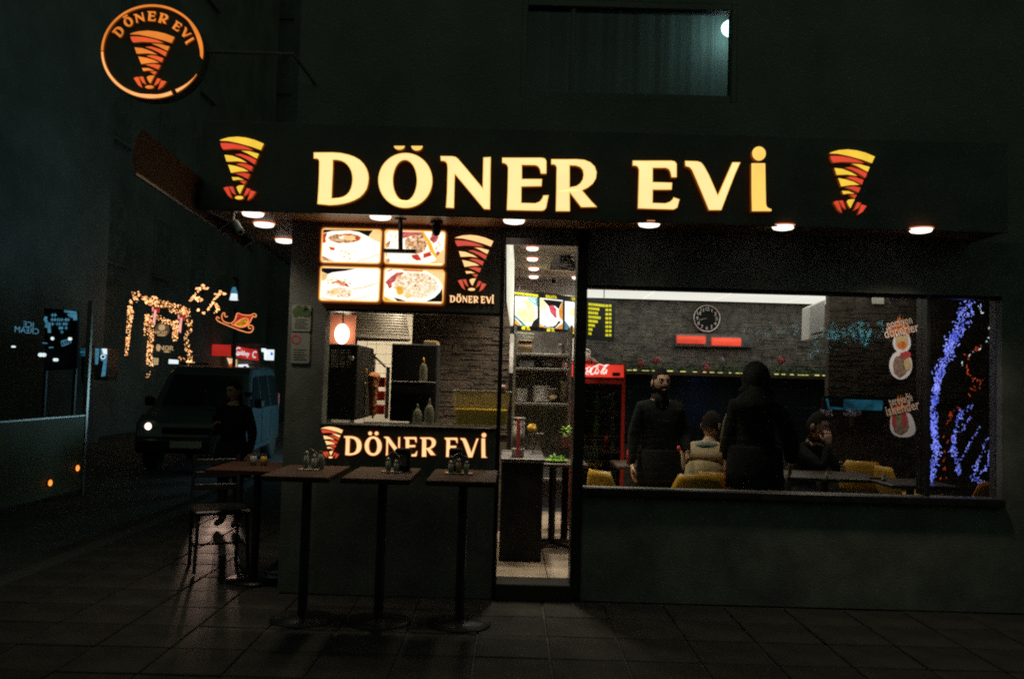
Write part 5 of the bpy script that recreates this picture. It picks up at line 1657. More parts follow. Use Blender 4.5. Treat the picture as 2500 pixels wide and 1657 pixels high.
# ---- stickers on the window
def flame(x0, x1, yb, yt, seed):
    r_ = random.Random(seed)
    n = 9
    pts = [(x0, yb)]
    for i in range(n):
        f = i / (n - 1)
        x = x0 + (x1 - x0) * f
        top = yt + (yb - yt) * (.15 + .55 * abs(f - .55) ** .8 * 1.4) * r_.uniform(.7, 1.1)
        pts += [(x - 2, top + (yb - yt) * .3), (x + r_.uniform(0, 3), top)]
    pts.append((x1, yb))
    return pts
DY = .062
def decal(label, layers, words, base):
    p = P(base[0], base[1], DY)
    t = thing('window_sticker', label, 'sticker', (p.x, DY, p.z), group='food stickers on the window')
    for i, (nm, mt, pts) in enumerate(layers):
        wmk(nm, MB().plate([pxl(pts, DY - .0006 * i)], (0, .0004, 0)), mt, t)
    for (txt, px, py, sz, rot, hs) in words:
        p = P(px, py, DY - .008)
        text_part('lettering', txt, sz, 'decal_text', t, Matrix.Translation(p) @ Matrix.Rotation(math.radians(rot), 4, 'Y') @ Matrix.Diagonal((hs, 1, 1, 1)), .0006, 1.0, .0008)
    return t
decal('window sticker with flames over two round plates of food',
      [('flame', 'decal_flame', flame(2173, 2220, 822, 752, 3)), ('plate', 'decal_white', ell(2202, 836, 22, 26, 32)), ('food', 'decal_rice', jag(2202, 834, 17, 20, 16, .12, 31)), ('garnish', 'decal_flame', jag(2203, 842, 13, 9, 12, .2, 32)),
       ('plate', 'decal_white', ell(2199, 891, 28, 35, 36)), ('food', 'decal_meat', jag(2198, 893, 18, 27, 18, .12, 33)), ('garnish', 'decal_red', jag(2210, 866, 13, 9, 12, .2, 34)), ('rice', 'decal_rice', jag(2216, 888, 9, 15, 12, .15, 35))],
      [('porsiyon', 2196, 787, .085, -14, .62), ('dönerler', 2200, 807, .1, -14, .72)], (2200, 928))
decal('window sticker with flames over one plate of sliced meat',
      [('flame', 'decal_flame', flame(2172, 2222, 1020, 944, 5)), ('plate', 'decal_white', chaikin([(2176, 1005), (2219, 1005), (2228, 1018), (2236, 1042), (2234, 1058), (2220, 1067), (2195, 1067), (2178, 1058), (2172, 1040)], 2)),
       ('food', 'decal_meat', jag(2199, 1032, 20, 29, 18, .12, 36)), ('garnish', 'decal_red', jag(2182, 1024, 5, 20, 12, .15, 37)), ('garnish', 'decal_red', jag(2208, 1022, 6, 24, 12, .15, 38)), ('garnish', 'leaf_bright', [(2197, 1008), (2199, 1008), (2197, 1036), (2194, 1038)])],
      [('tereyağlı', 2199, 976, .08, -14, .6), ('iskender', 2203, 996, .1, -14, .72)], (2204, 1068))

# ---- reflected tree lights in the far pane, built as strings inside it
Z9 = lambda pts: zc(pts, 2140, 700, 320 / 929)
def pane_lights(label, path, n, spread, mt, r, Y, cat='fairy lights', name='light_string'):
    pts = Z9(path)
    P3 = [P(x, y, Y) for x, y in pts]
    t = thing(name, label, cat, P3[-1])
    wmk('wire', MB().tube([tuple(v) for v in P3], .003, 5), 'ink_black', t)
    seg = [(P3[i + 1] - P3[i]).length for i in range(len(P3) - 1)]
    tot = sum(seg)
    g_ = MB()
    for _ in range(n):
        s_ = rnd.uniform(0, tot)
        i = 0
        while i < len(seg) - 1 and s_ > seg[i]:
            s_ -= seg[i]
            i += 1
        f = s_ / seg[i]
        c_ = P3[i].lerp(P3[i + 1], min(1, f))
        sp = spread[i] + (spread[i + 1] - spread[i]) * f if isinstance(spread, list) else spread
        sp *= S(Y)
        c_ = c_ + Vector((rnd.gauss(0, sp), rnd.gauss(0, sp), rnd.gauss(0, sp * .5)))
        d = Vector((rnd.uniform(-.6, .6), 0, rnd.uniform(-1, 1))).normalized() * r * rnd.uniform(.8, 3.2)
        g_.tube([c_ - d, c_ + d], r * rnd.uniform(.5, 1), 4)
    o = wmk('bulbs', g_, mt, t)
    o['kind'] = 'stuff'
    return t
pane_lights('thick blue light string trailing down the far pane edge', [(640, 110), (620, 210), (595, 300), (530, 410), (490, 490), (470, 560), (440, 640), (430, 720), (410, 800), (405, 900), (405, 1000), (415, 1080), (425, 1170), (405, 1250), (392, 1370)], 620,
             [11, 9, 7, 8, 8, 6, 5, 4, 4, 5, 4, 4, 6, 4, 2], 'fairy_blue', .0045, .55)
pane_lights('second blue light string bending over the far table', [(680, 835), (640, 870), (595, 890), (580, 960), (560, 1030), (545, 1110), (535, 1160), (560, 1220), (580, 1260), (578, 1330)], 130, [2, 5, 5, 4, 3, 2, 5, 4, 4, 3], 'fairy_blue', .004, .62)
pane_lights('thin blue light string in the middle of the far pane', [(735, 985), (690, 1060), (670, 1090), (655, 1130), (610, 1205)], 26, 1.5, 'fairy_blue', .0032, .66)
pane_lights('short thin blue light string between the other blue strings', [(670, 920), (645, 950), (625, 1000), (590, 1030)], 22, 1.2, 'fairy_blue', .0032, .7)
pane_lights('blue light string ending over the orange chair', [(790, 1070), (765, 1110), (740, 1200), (712, 1250), (700, 1330), (690, 1365), (760, 1390)], 60, [1, 1.5, 2, 2, 4, 5, 6], 'fairy_blue', .0034, .6)
pane_lights('blue light string nearest the end pier', [(800, 1160), (798, 1250), (740, 1330), (720, 1380)], 34, [1, 2, 3, 4], 'fairy_blue', .0032, .64)
pane_lights('loose red lights scattered beside the blue strings', [(750, 420), (640, 480), (660, 650), (765, 660), (630, 780), (540, 880), (515, 970), (495, 1040), (465, 1400)], 46, 5, 'fairy_red', .005, .9)
pane_lights('few white lights high in the far pane', [(725, 125), (735, 175), (780, 220), (800, 380), (605, 525), (615, 625)], 12, 2.0, 'sign_white', .004, .85)

# ================================================================== OUTSIDE: TABLES AND CHAIRS
def cafe_table(label, x0, x1, y0, y1, zt__, group='outdoor tables'):
    t = thing('outdoor_table', label, 'table', ((x0 + x1) / 2, (y0 + y1) / 2, PAVE), group=group)
    w_, d_, h = x1 - x0, y1 - y0, zt__ - PAVE
    for k in range(5):
        yy = -d_ / 2 + d_ * (k + .5) / 5
        mk('plank', MB().box((0, yy, h - .016), (w_, d_ / 5 - .004, .032)), 'wood_table', t, bevel=.003)
    mk('column', MB().tube([(0, 0, .02), (0, 0, h - .034)], .03, 12), 'black_metal', t)
    mk('foot', MB().lathe([(.2, 0), (.2, .01), (.05, .02), (.032, .03)], (0, 0, 0), 24), 'black_metal', t, smooth=True)
    mk('top_bracket', MB().box((0, 0, h - .04), (w_ * .6, d_ * .6, .012)), 'black_metal', t)
    return t
TZ = P(1140, 1146, -.32).z
cafe_table('wooden table before the serving counter nearest the doorway', P(1058, 1146, -.5).x, P(1214, 1146, -.5).x, -1.0, -.32, TZ)
cafe_table('wooden table before the serving counter under the letter N', P(868, 1144, -.5).x, P(1022, 1144, -.5).x, -1.0, -.32, TZ)
cafe_table('wooden table before the serving counter at the corner pier', P(690, 1140, -.5).x, P(842, 1140, -.5).x, -1.0, -.32, TZ)
def napkin_black(px, py, Y, label, w_=.1):
    x = P(px, py, Y).x
    h = P(px, py, Y).z - TZ
    t = thing('napkin_box', label, 'napkin box', (x, Y, TZ + .001))
    mk('box', MB().box((0, 0, h / 2), (w_, .09, h - .002)), 'ink_black', t, bevel=.008)
    mk('slot', MB().box((0, -.0465, h * .5), (w_ * .6, .003, h * .5)), 'steel_dark', t)
napkin_black(985, 1094, -.5, 'black napkin box covering the foot of the glowing N')
napkin_black(1113, 1094, -.45, 'black napkin box covering the foot of the glowing F shape', .085)
def jar(t, x, y, r, h, mt, cap='steel'):
    o = mk('jar', MB().lathe([(r, 0), (r * 1.05, h * .4), (r * .85, h * .72), (.001, h * .72)], (x, y, .008), 12), mt, t, smooth=True)
    mk('jar_cap', MB().lathe([(r * .85, h * .722), (r * .7, h * .95), (.001, h)], (x, y, .008), 12), cap, o, smooth=True)
def caddy(px, Y, label, jars):
    x = P(px, 1130, Y).x
    t = thing('condiment_caddy', label, 'caddy', (x, Y, TZ + .001))
    mk('tray', MB().box((0, 0, .004), (.05 * len(jars) + .03, .07, .007)), 'steel', t, bevel=.002)
    mk('grip', MB().tube([(-.02 * len(jars), .02, .008), (-.02 * len(jars), .02, .1), (0, .02, .13), (.02 * len(jars), .02, .1), (.02 * len(jars), .02, .008)], .003, 6), 'steel', t)
    for i, (mt, h) in enumerate(jars):
        jar(t, (i - (len(jars) - 1) / 2) * .05, 0, .016, h, mt)
caddy(1120, -.6, 'three jar condiment caddy on the table nearest the doorway', (('jar_glass', .075), ('cardboard', .09), ('jar_glass', .075)))
caddy(958, -.62, 'condiment caddy lit by the counter letters under the N', (('jar_glass', .085), ('jar_glass', .07)))
caddy(757, -.6, 'condiment caddy on the corner table', (('jar_glass', .11), ('paper', .09)))
x = P(787, 1130, -.5).x
t = thing('water_bottle', 'slim pale bottle below the small cone emblem', 'bottle', (x, -.55, TZ + .001))
mk('body', MB().lathe([(.022, 0), (.023, .07), (.01, .1), (.001, .1)], (0, 0, 0), 12), 'jar_glass', t, smooth=True)
mk('cap', MB().lathe([(.011, .101), (.011, .115), (.001, .115)], (0, 0, 0), 10), 'mustard', t)
def metal_chair(label, x, y, rz, zf=PAVE):
    t = thing('cafe_chair', label, 'chair', (x, y, zf), rz, 'black outdoor chairs')
    mk('seat', MB().box((0, 0, .45), (.42, .42, .035)), 'black_metal', t, bevel=.012)
    for sx in (-1, 1):
        mk('leg', MB().tube([(sx * .18, -.18, .432), (sx * .2, -.22, .004)], .014, 8), 'black_metal', t)
        mk('leg', MB().tube([(sx * .18, .18, .0), (sx * .18, .18, .45), (sx * .17, .23, .86)], .014, 8), 'black_metal', t)
    for z in (.6, .7, .8):
        mk('back_slat', MB().box((0, .2 + (z - .45) * .1, z), (.34, .015, .05)), 'black_metal', t, bevel=.004)
    mk('stretcher', MB().tube([(-.19, 0, .18), (.19, 0, .18)], .009, 6).tube([(-.19, -.2, .18), (-.18, .18, .18)], .009, 6).tube([(.19, -.2, .18), (.18, .18, .18)], .009, 6), 'black_metal', t)
    return t
p = PZ(535, 1242, PAVE + .45)
metal_chair('black chair standing across the bright streak of paving', p.x, p.y, math.radians(28))
p = PZ(628, 1137, .72)
cafe_table('dark table on the side street with glints on its top', p.x - .28, p.x + .3, p.y - .32, p.y + .32, .72)
for i, (px, py, mt) in enumerate(((640, 1112, 'jar_glass'), (668, 1104, 'mustard'))):
    pp = PZ(px, 1137, .72)
    t = thing('table_jar', ['small pale jar on the side street table', 'small yellow jar on the side street table'][i], 'jar', (pp.x - .08, p.y + .05, .721))
    mk('body', MB().lathe([(.025, 0), (.027, .05), (.02, .07), (.001, .07)], (0, 0, 0), 12), mt, t, smooth=True)
    mk('lid', MB().lathe([(.021, .071), (.021, .085), (.001, .085)], (0, 0, 0), 12), 'steel', t)

# ================================================================== PEOPLE
def head_into(mb, c, R, sc=1.0, skin=0, beard=None):
    """a head with brow, sockets, nose, lips, chin and ears; local -y is the face"""
    nu, nv = 28, 22
    vs, fs, ms = [], [], []
    sm = lambda t_: max(0.0, 1 - t_ * t_) ** 2
    for i in range(nv + 1):
        ph = math.pi * i / nv
        for j in range(nu):
            a = 2 * math.pi * j / nu
            d = Vector((math.sin(ph) * math.cos(a), math.sin(ph) * math.sin(a), math.cos(ph)))
            x, y, z = d.x * .076, d.y * .097, d.z * .118
            if z < -.02:
                q = min(1, (-z - .02) / .1)
                x *= 1 - .32 * q
                if y > 0:
                    y *= 1 - .45 * q
            if d.y < 0:
                y -= .024 * sm(x / .017) * (sm((z + .02) / .04)) + .008 * sm(x / .012) * sm((z - .005) / .04)
                y += .008 * (sm((x - .031) / .02) + sm((x + .031) / .02)) * sm((z - .012) / .02)
                y -= .006 * sm(x / .06) * sm((z - .038) / .018)
                y -= .007 * sm(x / .025) * sm((z + .062) / .013)
                y -= .01 * sm(x / .03) * sm((z + .1) / .025)
            vs.append(Vector((x, y, z)) * sc)
    for i in range(nv):
        for j in range(nu):
            fs.append((i * nu + j, (i + 1) * nu + j, (i + 1) * nu + (j + 1) % nu, i * nu + (j + 1) % nu))
    k0 = mb.k
    o = len(mb.v)
    mb.k = skin
    mb.add([c + R @ v for v in vs], fs)
    if beard is not None:
        n0 = len(mb.m) - len(fs)
        for q, f in enumerate(fs):
            m_ = sum((vs[i] for i in f), Vector()) / 4 / sc
            if m_.y < .02 and m_.z < -.045 and not (abs(m_.x) < .022 and -.07 < m_.z < -.052):
                mb.m[n0 + q] = beard
            if m_.y < -.06 and abs(m_.x) < .03 and -.05 < m_.z < -.038:
                mb.m[n0 + q] = beard
    for sx in (-1, 1):
        mb.ball(c + R @ (Vector((sx * .078, .012, -.005)) * sc), (.012 * sc, .022 * sc, .034 * sc), 8, 6, R)
    mb.k = k0
def features(parent_parts, c, R, sc, hairmat='hair'):
    pass
def add_face(root, c, R, sc):
    for sx in (-1, 1):
        mk('eye', MB().ball(c + R @ (Vector((sx * .031, -.079, .012)) * sc), .0125 * sc, 10, 7), 'eye', root, smooth=True)
        mk('iris', MB().ball(c + R @ (Vector((sx * .031, -.089, .012)) * sc), .0055 * sc, 8, 6), 'ink_black', root, smooth=True)
        mk('eyebrow', MB().tube([c + R @ (Vector(v) * sc) for v in ((sx * .012, -.094, .032), (sx * .032, -.093, .038), (sx * .05, -.078, .031))], [.005 * sc, .006 * sc, .003 * sc], 6), 'hair', root)
    mk('lips', MB().tube([c + R @ (Vector(v) * sc) for v in ((-.023, -.088, -.061), (0, -.098, -.06), (.023, -.088, -.061))], [.003 * sc, .0065 * sc, .003 * sc], 6), 'lip', root, smooth=True)
def hair_cap(root, c, R, sc, long=0.0, top=.02, name='hair'):
    nu, nv = 28, 20
    vs, fs = [], []
    for i in range(nv + 1):
        ph = math.pi * i / nv
        for j in range(nu):
            a = 2 * math.pi * j / nu
            d = Vector((math.sin(ph) * math.cos(a), math.sin(ph) * math.sin(a), math.cos(ph)))
            k = 1 + .05 * noise.noise(d * 7)
            v = Vector((d.x * .083 * k, d.y * .104 * k + .006, d.z * (.122 + top * max(0, d.z)) * k))
            if long and v.z < -.03:
                v.z -= long * min(1, (-v.z - .03) / .06)
                v.x *= 1.12
            vs.append(v)
    for i in range(nv):
        for j in range(nu):
            f = (i * nu + j, (i + 1) * nu + j, (i + 1) * nu + (j + 1) % nu, i * nu + (j + 1) % nu)
            m_ = sum((vs[q] for q in f), Vector()) / 4
            keep = m_.z > .078 or (m_.y > -.02 - .25 * max(0, m_.z - .02) and m_.z > (-.06 if not long else -9) and m_.y > -.015) or (m_.z > .045 and m_.y > -.05)
            if keep:
                fs.append(f)
    mb = MB().add([c + R @ (v * sc) for v in vs], fs)
    o = mk(name, mb, 'hair', root, smooth=True)
    return o
def hand_into(mb, w_, dr, nrm, curl=.35, sc=1.0, side=1):
    """palm, four unequal bent fingers and a thumb leaving the side of the palm"""
    dr = Vector(dr).normalized()
    nrm = (Vector(nrm) - dr * Vector(nrm).dot(dr)).normalized()
    sd = dr.cross(nrm) * side
    w_ = Vector(w_)
    base = []
    for k in range(4):
        o = sd * ((k - 1.5) * .019 * sc)
        base.append(o)
    ring = lambda c, a, b: [c + sd * a * math.cos(t) + nrm * b * math.sin(t) for t in [2 * math.pi * i / 10 for i in range(10)]]
    secs = [ring(w_ - dr * .01 * sc, .024 * sc, .019 * sc), ring(w_ + dr * .02 * sc, .034 * sc, .018 * sc), ring(w_ + dr * .06 * sc, .042 * sc, .016 * sc), ring(w_ + dr * .088 * sc, .039 * sc, .012 * sc)]
    vs = [v for s_ in secs for v in s_]
    fs = [(i * 10 + j, i * 10 + (j + 1) % 10, (i + 1) * 10 + (j + 1) % 10, (i + 1) * 10 + j) for i in range(3) for j in range(10)]
    fs += [tuple(range(10))[::-1], tuple(30 + j for j in range(10))]
    mb.add(vs, fs)
    for k, ln in enumerate((.068, .078, .073, .056)):
        p0 = w_ + dr * .08 * sc + base[k]
        pts = [p0]
        ang = 0
        for q in range(3):
            ang += curl * (1.0 if q else .6)
            pts.append(pts[-1] + (dr * math.cos(ang) + nrm * math.sin(ang)) * ln * sc * (.42, .32, .26)[q])
        mb.tube(pts, [.0092 * sc, .0088 * sc, .008 * sc, .0062 * sc], 7)
    p0 = w_ + dr * .025 * sc - sd * .03 * sc
    t1 = p0 + (dr * .6 - sd * .75 + nrm * .25).normalized() * .035 * sc
    t2 = t1 + (dr * .85 - sd * .25 + nrm * .45).normalized() * .03 * sc
    t3 = t2 + (dr * .85 + nrm * .55).normalized() * .022 * sc
    mb.tube([p0, t1, t2, t3], [.013 * sc, .0115 * sc, .0095 * sc, .007 * sc], 7)

STAND = dict(pel=(0, 0, .93, .15, .105), wai=(0, 0, 1.08, .145, .1), che=(0, 0, 1.27, .165, .11), upc=(0, .005, 1.39, .12, .085), nek=(0, .0, 1.47, .056, .056), hb=(0, -.012, 1.54, .052, .052),
             sL=(.165, .005, 1.39, .07, .065), eL=(.235, .03, 1.12, .054, .054), wL=(.25, -.05, .88, .036, .034), sR=(-.165, .005, 1.39, .07, .065), eR=(-.235, .03, 1.12, .054, .054), wR=(-.25, -.05, .88, .036, .034),
             hL=(.09, 0, .88, .1, .1), kL=(.1, -.015, .48, .066, .066), aL=(.1, .02, .09, .046, .05), tL=(.11, -.13, .045, .04, .036), hR=(-.09, 0, .88, .1, .1), kR=(-.1, -.015, .48, .066, .066), aR=(-.1, .02, .09, .046, .05), tR=(-.11, -.13, .045, .04, .036))
BONES = [('pel', 'wai'), ('wai', 'che'), ('che', 'upc'), ('upc', 'nek'), ('nek', 'hb'), ('upc', 'sL'), ('sL', 'eL'), ('eL', 'wL'), ('upc', 'sR'), ('sR', 'eR'), ('eR', 'wR'),
         ('pel', 'hL'), ('hL', 'kL'), ('kL', 'aL'), ('aL', 'tL'), ('pel', 'hR'), ('hR', 'kR'), ('kR', 'aR'), ('aR', 'tR')]
def person(label, loc, rz, sc=1.0, pose=None, coat='coat_dark', legs='trousers', head_yaw=0, head_pitch=0, head_roll=0, beard=False, hair='short', hands=None, group=None, headoff=(0, 0, 0), bulk=1.0):
    J = dict(STAND)
    J.update(pose or {})
    names = list(J)
    t = thing('person', label, 'person', loc, rz, group)
    t.scale = (sc, sc, sc)
    me = bpy.data.meshes.new('skeleton')
    me.from_pydata([J[n][:3] for n in names], [(names.index(a), names.index(b)) for a, b in BONES], [])
    o = bpy.data.objects.new('skeleton', me)
    COL.objects.link(o)
    sk = o.modifiers.new('skin', 'SKIN')
    sk.use_smooth_shade = True
    for i, n in enumerate(names):
        v = me.skin_vertices[0].data[i]
        b_ = bulk if n in ('pel', 'wai', 'che', 'upc', 'sL', 'sR', 'eL', 'eR') else 1.0
        v.radius = (J[n][3] * b_, J[n][4] * b_)
        v.use_root = n == 'pel'
    ss = o.modifiers.new('sub', 'SUBSURF')
    ss.levels = ss.render_levels = 2
    dg = bpy.context.evaluated_depsgraph_get()
    dg.update()
    bm_ = bpy.data.meshes.new_from_object(o.evaluated_get(dg))
    bpy.data.objects.remove(o)
    mb = MB()
    mb.v = [tuple(v.co) for v in bm_.vertices]
    # every face takes the cloth or skin of its nearest bone
    mats = [coat, legs, 'skin', 'shoe', 'hair']
    seg = [(Vector(J[a][:3]), Vector(J[b][:3]), a, b) for a, b in BONES]
    for p in bm_.polygons:
        c_ = p.center
        best, bn = 9e9, None
        for a, b, na, nb in seg:
            ab = b - a
            f = max(0, min(1, (c_ - a).dot(ab) / max(ab.length_squared, 1e-9)))
            dd = (c_ - a - ab * f).length
            if dd < best:
                best, bn, bf = dd, (na, nb), f
        k = 0
        if bn[1][0] in 'hka' and bn[1][0] != 'h' and len(bn[1]) == 2 and bn[1] != 'hb':
            k = 1
        if bn[1] in ('tL', 'tR') or (bn[1] in ('aL', 'aR') and bf > .9):
            k = 3
        if bn == ('nek', 'hb') or (bn == ('upc', 'nek') and bf > .8):
            k = 2
        mb.f.append(tuple(p.vertices))
        mb.m.append(k)
    bpy.data.meshes.remove(bm_)
    R = Matrix.Rotation(math.radians(head_yaw), 3, 'Z') @ Matrix.Rotation(math.radians(head_pitch), 3, 'X') @ Matrix.Rotation(math.radians(head_roll), 3, 'Y')
    hc = Vector(J['hb'][:3]) + Vector((0, -.012, .075)) + Vector(headoff)
    head_into(mb, hc, R, 1.0, 2, 4 if beard else None)
    mb.k = 2
    for s_, w_ in ((1, 'L'), (-1, 'R')):
        wr = Vector(J['w' + w_][:3])
        el = Vector(J['e' + w_][:3])
        d_, n_, cu_ = (hands or {}).get(w_, (None, None, .4))
        d_ = Vector(d_) if d_ else (wr - el)
        n_ = n_ or (-s_, -.2, 0)
        hand_into(mb, wr + d_.normalized() * .012, d_, n_, cu_, 1.0, s_)
    b = mk('body', mb, mats, t, smooth=True)
    add_face(t, hc, R, 1.0)
    if hair == 'short':
        hair_cap(t, hc, R, 1.0)
    elif hair == 'long':
        hair_cap(t, hc, R, 1.0, .2)
    return t, hc, R
def hood(t, c, mt, sx=1.0):
    g_ = MB()
    nu, nv = 24, 16
    vs, fs = [], []
    for i in range(nv + 1):
        ph = math.pi * i / nv
        for j in range(nu):
            a = 2 * math.pi * j / nu
            d = Vector((math.sin(ph) * math.cos(a), math.sin(ph) * math.sin(a), math.cos(ph)))
            w_ = 1 + .03 * noise.noise(d * 4)
            v = Vector((d.x * .118 * sx * w_, d.y * .135 * w_ + .015, d.z * .15 * w_ + .01))
            if v.z < -.05:
                v.x *= 1 + 1.6 * (-v.z - .05) / .1
                v.y *= 1 + .3 * (-v.z - .05) / .1
            vs.append(c + v)
    for i in range(nv):
        for j in range(nu):
            f = (i * nu + j, (i + 1) * nu + j, (i + 1) * nu + (j + 1) % nu, i * nu + (j + 1) % nu)
            m_ = sum((vs[q] for q in f), Vector()) / 4 - c
            if m_.y < -.06 and abs(m_.x) < .09 and -.09 < m_.z < .11:
                continue
            fs.append(f)
    return mk('hood', MB().add(vs, fs), mt, t, smooth=True)
def coat_skirt(t, mt, z0=.62, z1=1.0, r0=.225, r1=.19):
    return mk('coat_hem', MB().lathe([(r0 * .97, z0 + .005), (r0, z0), (r0 * .97, z0 + .12), (r1, z1), (r1 * .9, z1 + .02)], (0, 0, 0), 28, Matrix.Diagonal((1, .72, 1))), mt, t, smooth=True)

# man facing the window from inside
Ym = .75
p = P(1612, 897, Ym)
sc_ = p.z / 1.755
t, hc, R = person('bearded man in a dark coat standing inside behind the window, facing out', (P(1612, 960, Ym).x, Ym, 0.0), math.radians(4), sc_, dict(wL=(.2, -.2, 1.0, .036, .034), eL=(.24, .05, 1.12, .06, .06)), head_yaw=8, beard=True, bulk=1.12)
coat_skirt(t, 'coat_dark')
mk('collar', MB().lathe([(.1, 1.4), (.085, 1.47), (.075, 1.52), (.07, 1.515), (.08, 1.46)], (0, 0, 0), 20), 'coat_dark', t, smooth=True)
# hooded person at the window, back to the street
Yh = .40
p = P(1818, 872, Yh)
sc_ = p.z / 1.80
t, hc, R = person('person in a dark hooded coat seen from behind at the window', (P(1845, 1000, Yh).x, Yh, 0.0), math.radians(170), sc_, dict(sR=(-.185, .005, 1.38, .08, .07), eR=(-.29, .0, 1.12, .07, .07), eL=(.205, -.01, 1.13, .054, .054), wL=(.225, -.1, .93, .04, .04), wR=(-.3, -.12, .92, .045, .045), nek=(0, 0, 1.47, .075, .075)), coat='coat_dark', legs='trousers', bulk=1.2, hair=None, head_yaw=-25)
hood(t, hc, 'coat_dark')
mk('hood_base', MB().lathe([(.2, 1.36), (.17, 1.44), (.115, 1.52), (.1, 1.58), (.09, 1.58)], (0, .01, 0), 24), 'coat_dark', t, smooth=True)
coat_skirt(t, 'coat_dark', .72, 1.05, .24, .22)
mk('sleeve_stripe', MB().tube([(.205, -.02, 1.38), (.235, -.03, 1.26), (.25, -.05, 1.14), (.265, -.1, 1.0)], [.012, .026, .03, .022], 8), 'coat_olive', t, smooth=True)  # rim light along the arm, put in as a paler strip
# seated people: pelvis on the chair seat
SIT = dict(pel=(0, .1, .52, .15, .12), wai=(0, .07, .66, .145, .11), che=(0, -.02, .84, .165, .12), upc=(0, -.07, .95, .12, .09), nek=(0, -.1, 1.02, .056, .056), hb=(0, -.13, 1.09, .052, .052),
           sL=(.16, -.06, .94, .075, .07), eL=(.22, -.2, .76, .056, .056), wL=(.1, -.36, .78, .036, .034), sR=(-.16, -.06, .94, .075, .07), eR=(-.22, -.2, .76, .056, .056), wR=(-.1, -.36, .78, .036, .034),
           hL=(.09, .02, .5, .1, .1), kL=(.11, -.36, .5, .068, .068), aL=(.11, -.34, .09, .046, .05), tL=(.12, -.48, .045, .04, .036), hR=(-.09, .02, .5, .1, .1), kR=(-.11, -.36, .5, .068, .068), aR=(-.11, -.34, .09, .046, .05), tR=(-.12, -.48, .045, .04, .036))
t, hc, R = person('person in a tan jacket sitting with back to the window', (P(1724, 1100, .9).x, .92, 0), math.radians(150), .93, SIT, coat='coat_tan', head_pitch=28, bulk=1.22)
mk('hood_collar', MB().tube([(.1 * math.cos(a_) * (1 if True else 0), -.06 + .075 * math.sin(a_), .985 + .02 * math.sin(a_)) for a_ in [2 * math.pi * i / 18 for i in range(18)]], .03, 8, True), 'hoodie_teal', t, smooth=True)
Yr = 1.55
SIT2 = dict(SIT)
SIT2.update(wR=(-.015, -.29, 1.0, .034, .032), eR=(-.13, -.36, .79, .054, .054))
t, hc, R = person('seated person in dark clothes resting chin on one hand', (P(1985, 1080, Yr).x - .02, Yr + .1, 0), math.radians(24), .93, SIT2, head_yaw=20, head_pitch=12, hands={'R': ((.1, .12, 1.0), (.3, 1, 0), .55)})
# woman with a phone on the side street
Yw = 2.5
zz = P(576, 930, Yw).z
t, hc, R = person('dark haired person holding a phone in front of the parked van', (P(572, 1000, Yw).x, Yw, PAVE), math.radians(-12), (zz - PAVE) / 1.74,
                  dict(eR=(-.23, .02, 1.12, .056, .056), wR=(-.1, -.26, 1.16, .034, .032), eL=(.24, .03, 1.12, .056, .056)), hair='long', head_pitch=10, head_yaw=-15, hands={'R': ((.25, -.4, .6), (.6, -.2, .2), .5)}, bulk=1.1)
coat_skirt(t, 'coat_dark', .6, 1.0, .24, .2)
wr_ = Vector((-.1, -.26, 1.16))
pv = t.matrix_basis @ (wr_ + Vector((.055, -.055, .09)))
pho = thing('phone', 'phone held up by the dark haired person', 'phone', pv, math.radians(-12))
mk('case', MB().box((0, 0, 0), (.07, .009, .14), rx=.25), 'ink_black', pho, bevel=.003)
mk('screen', MB().box((0, .0056, .0015), (.062, .002, .125), rx=.25), 'phone', pho)

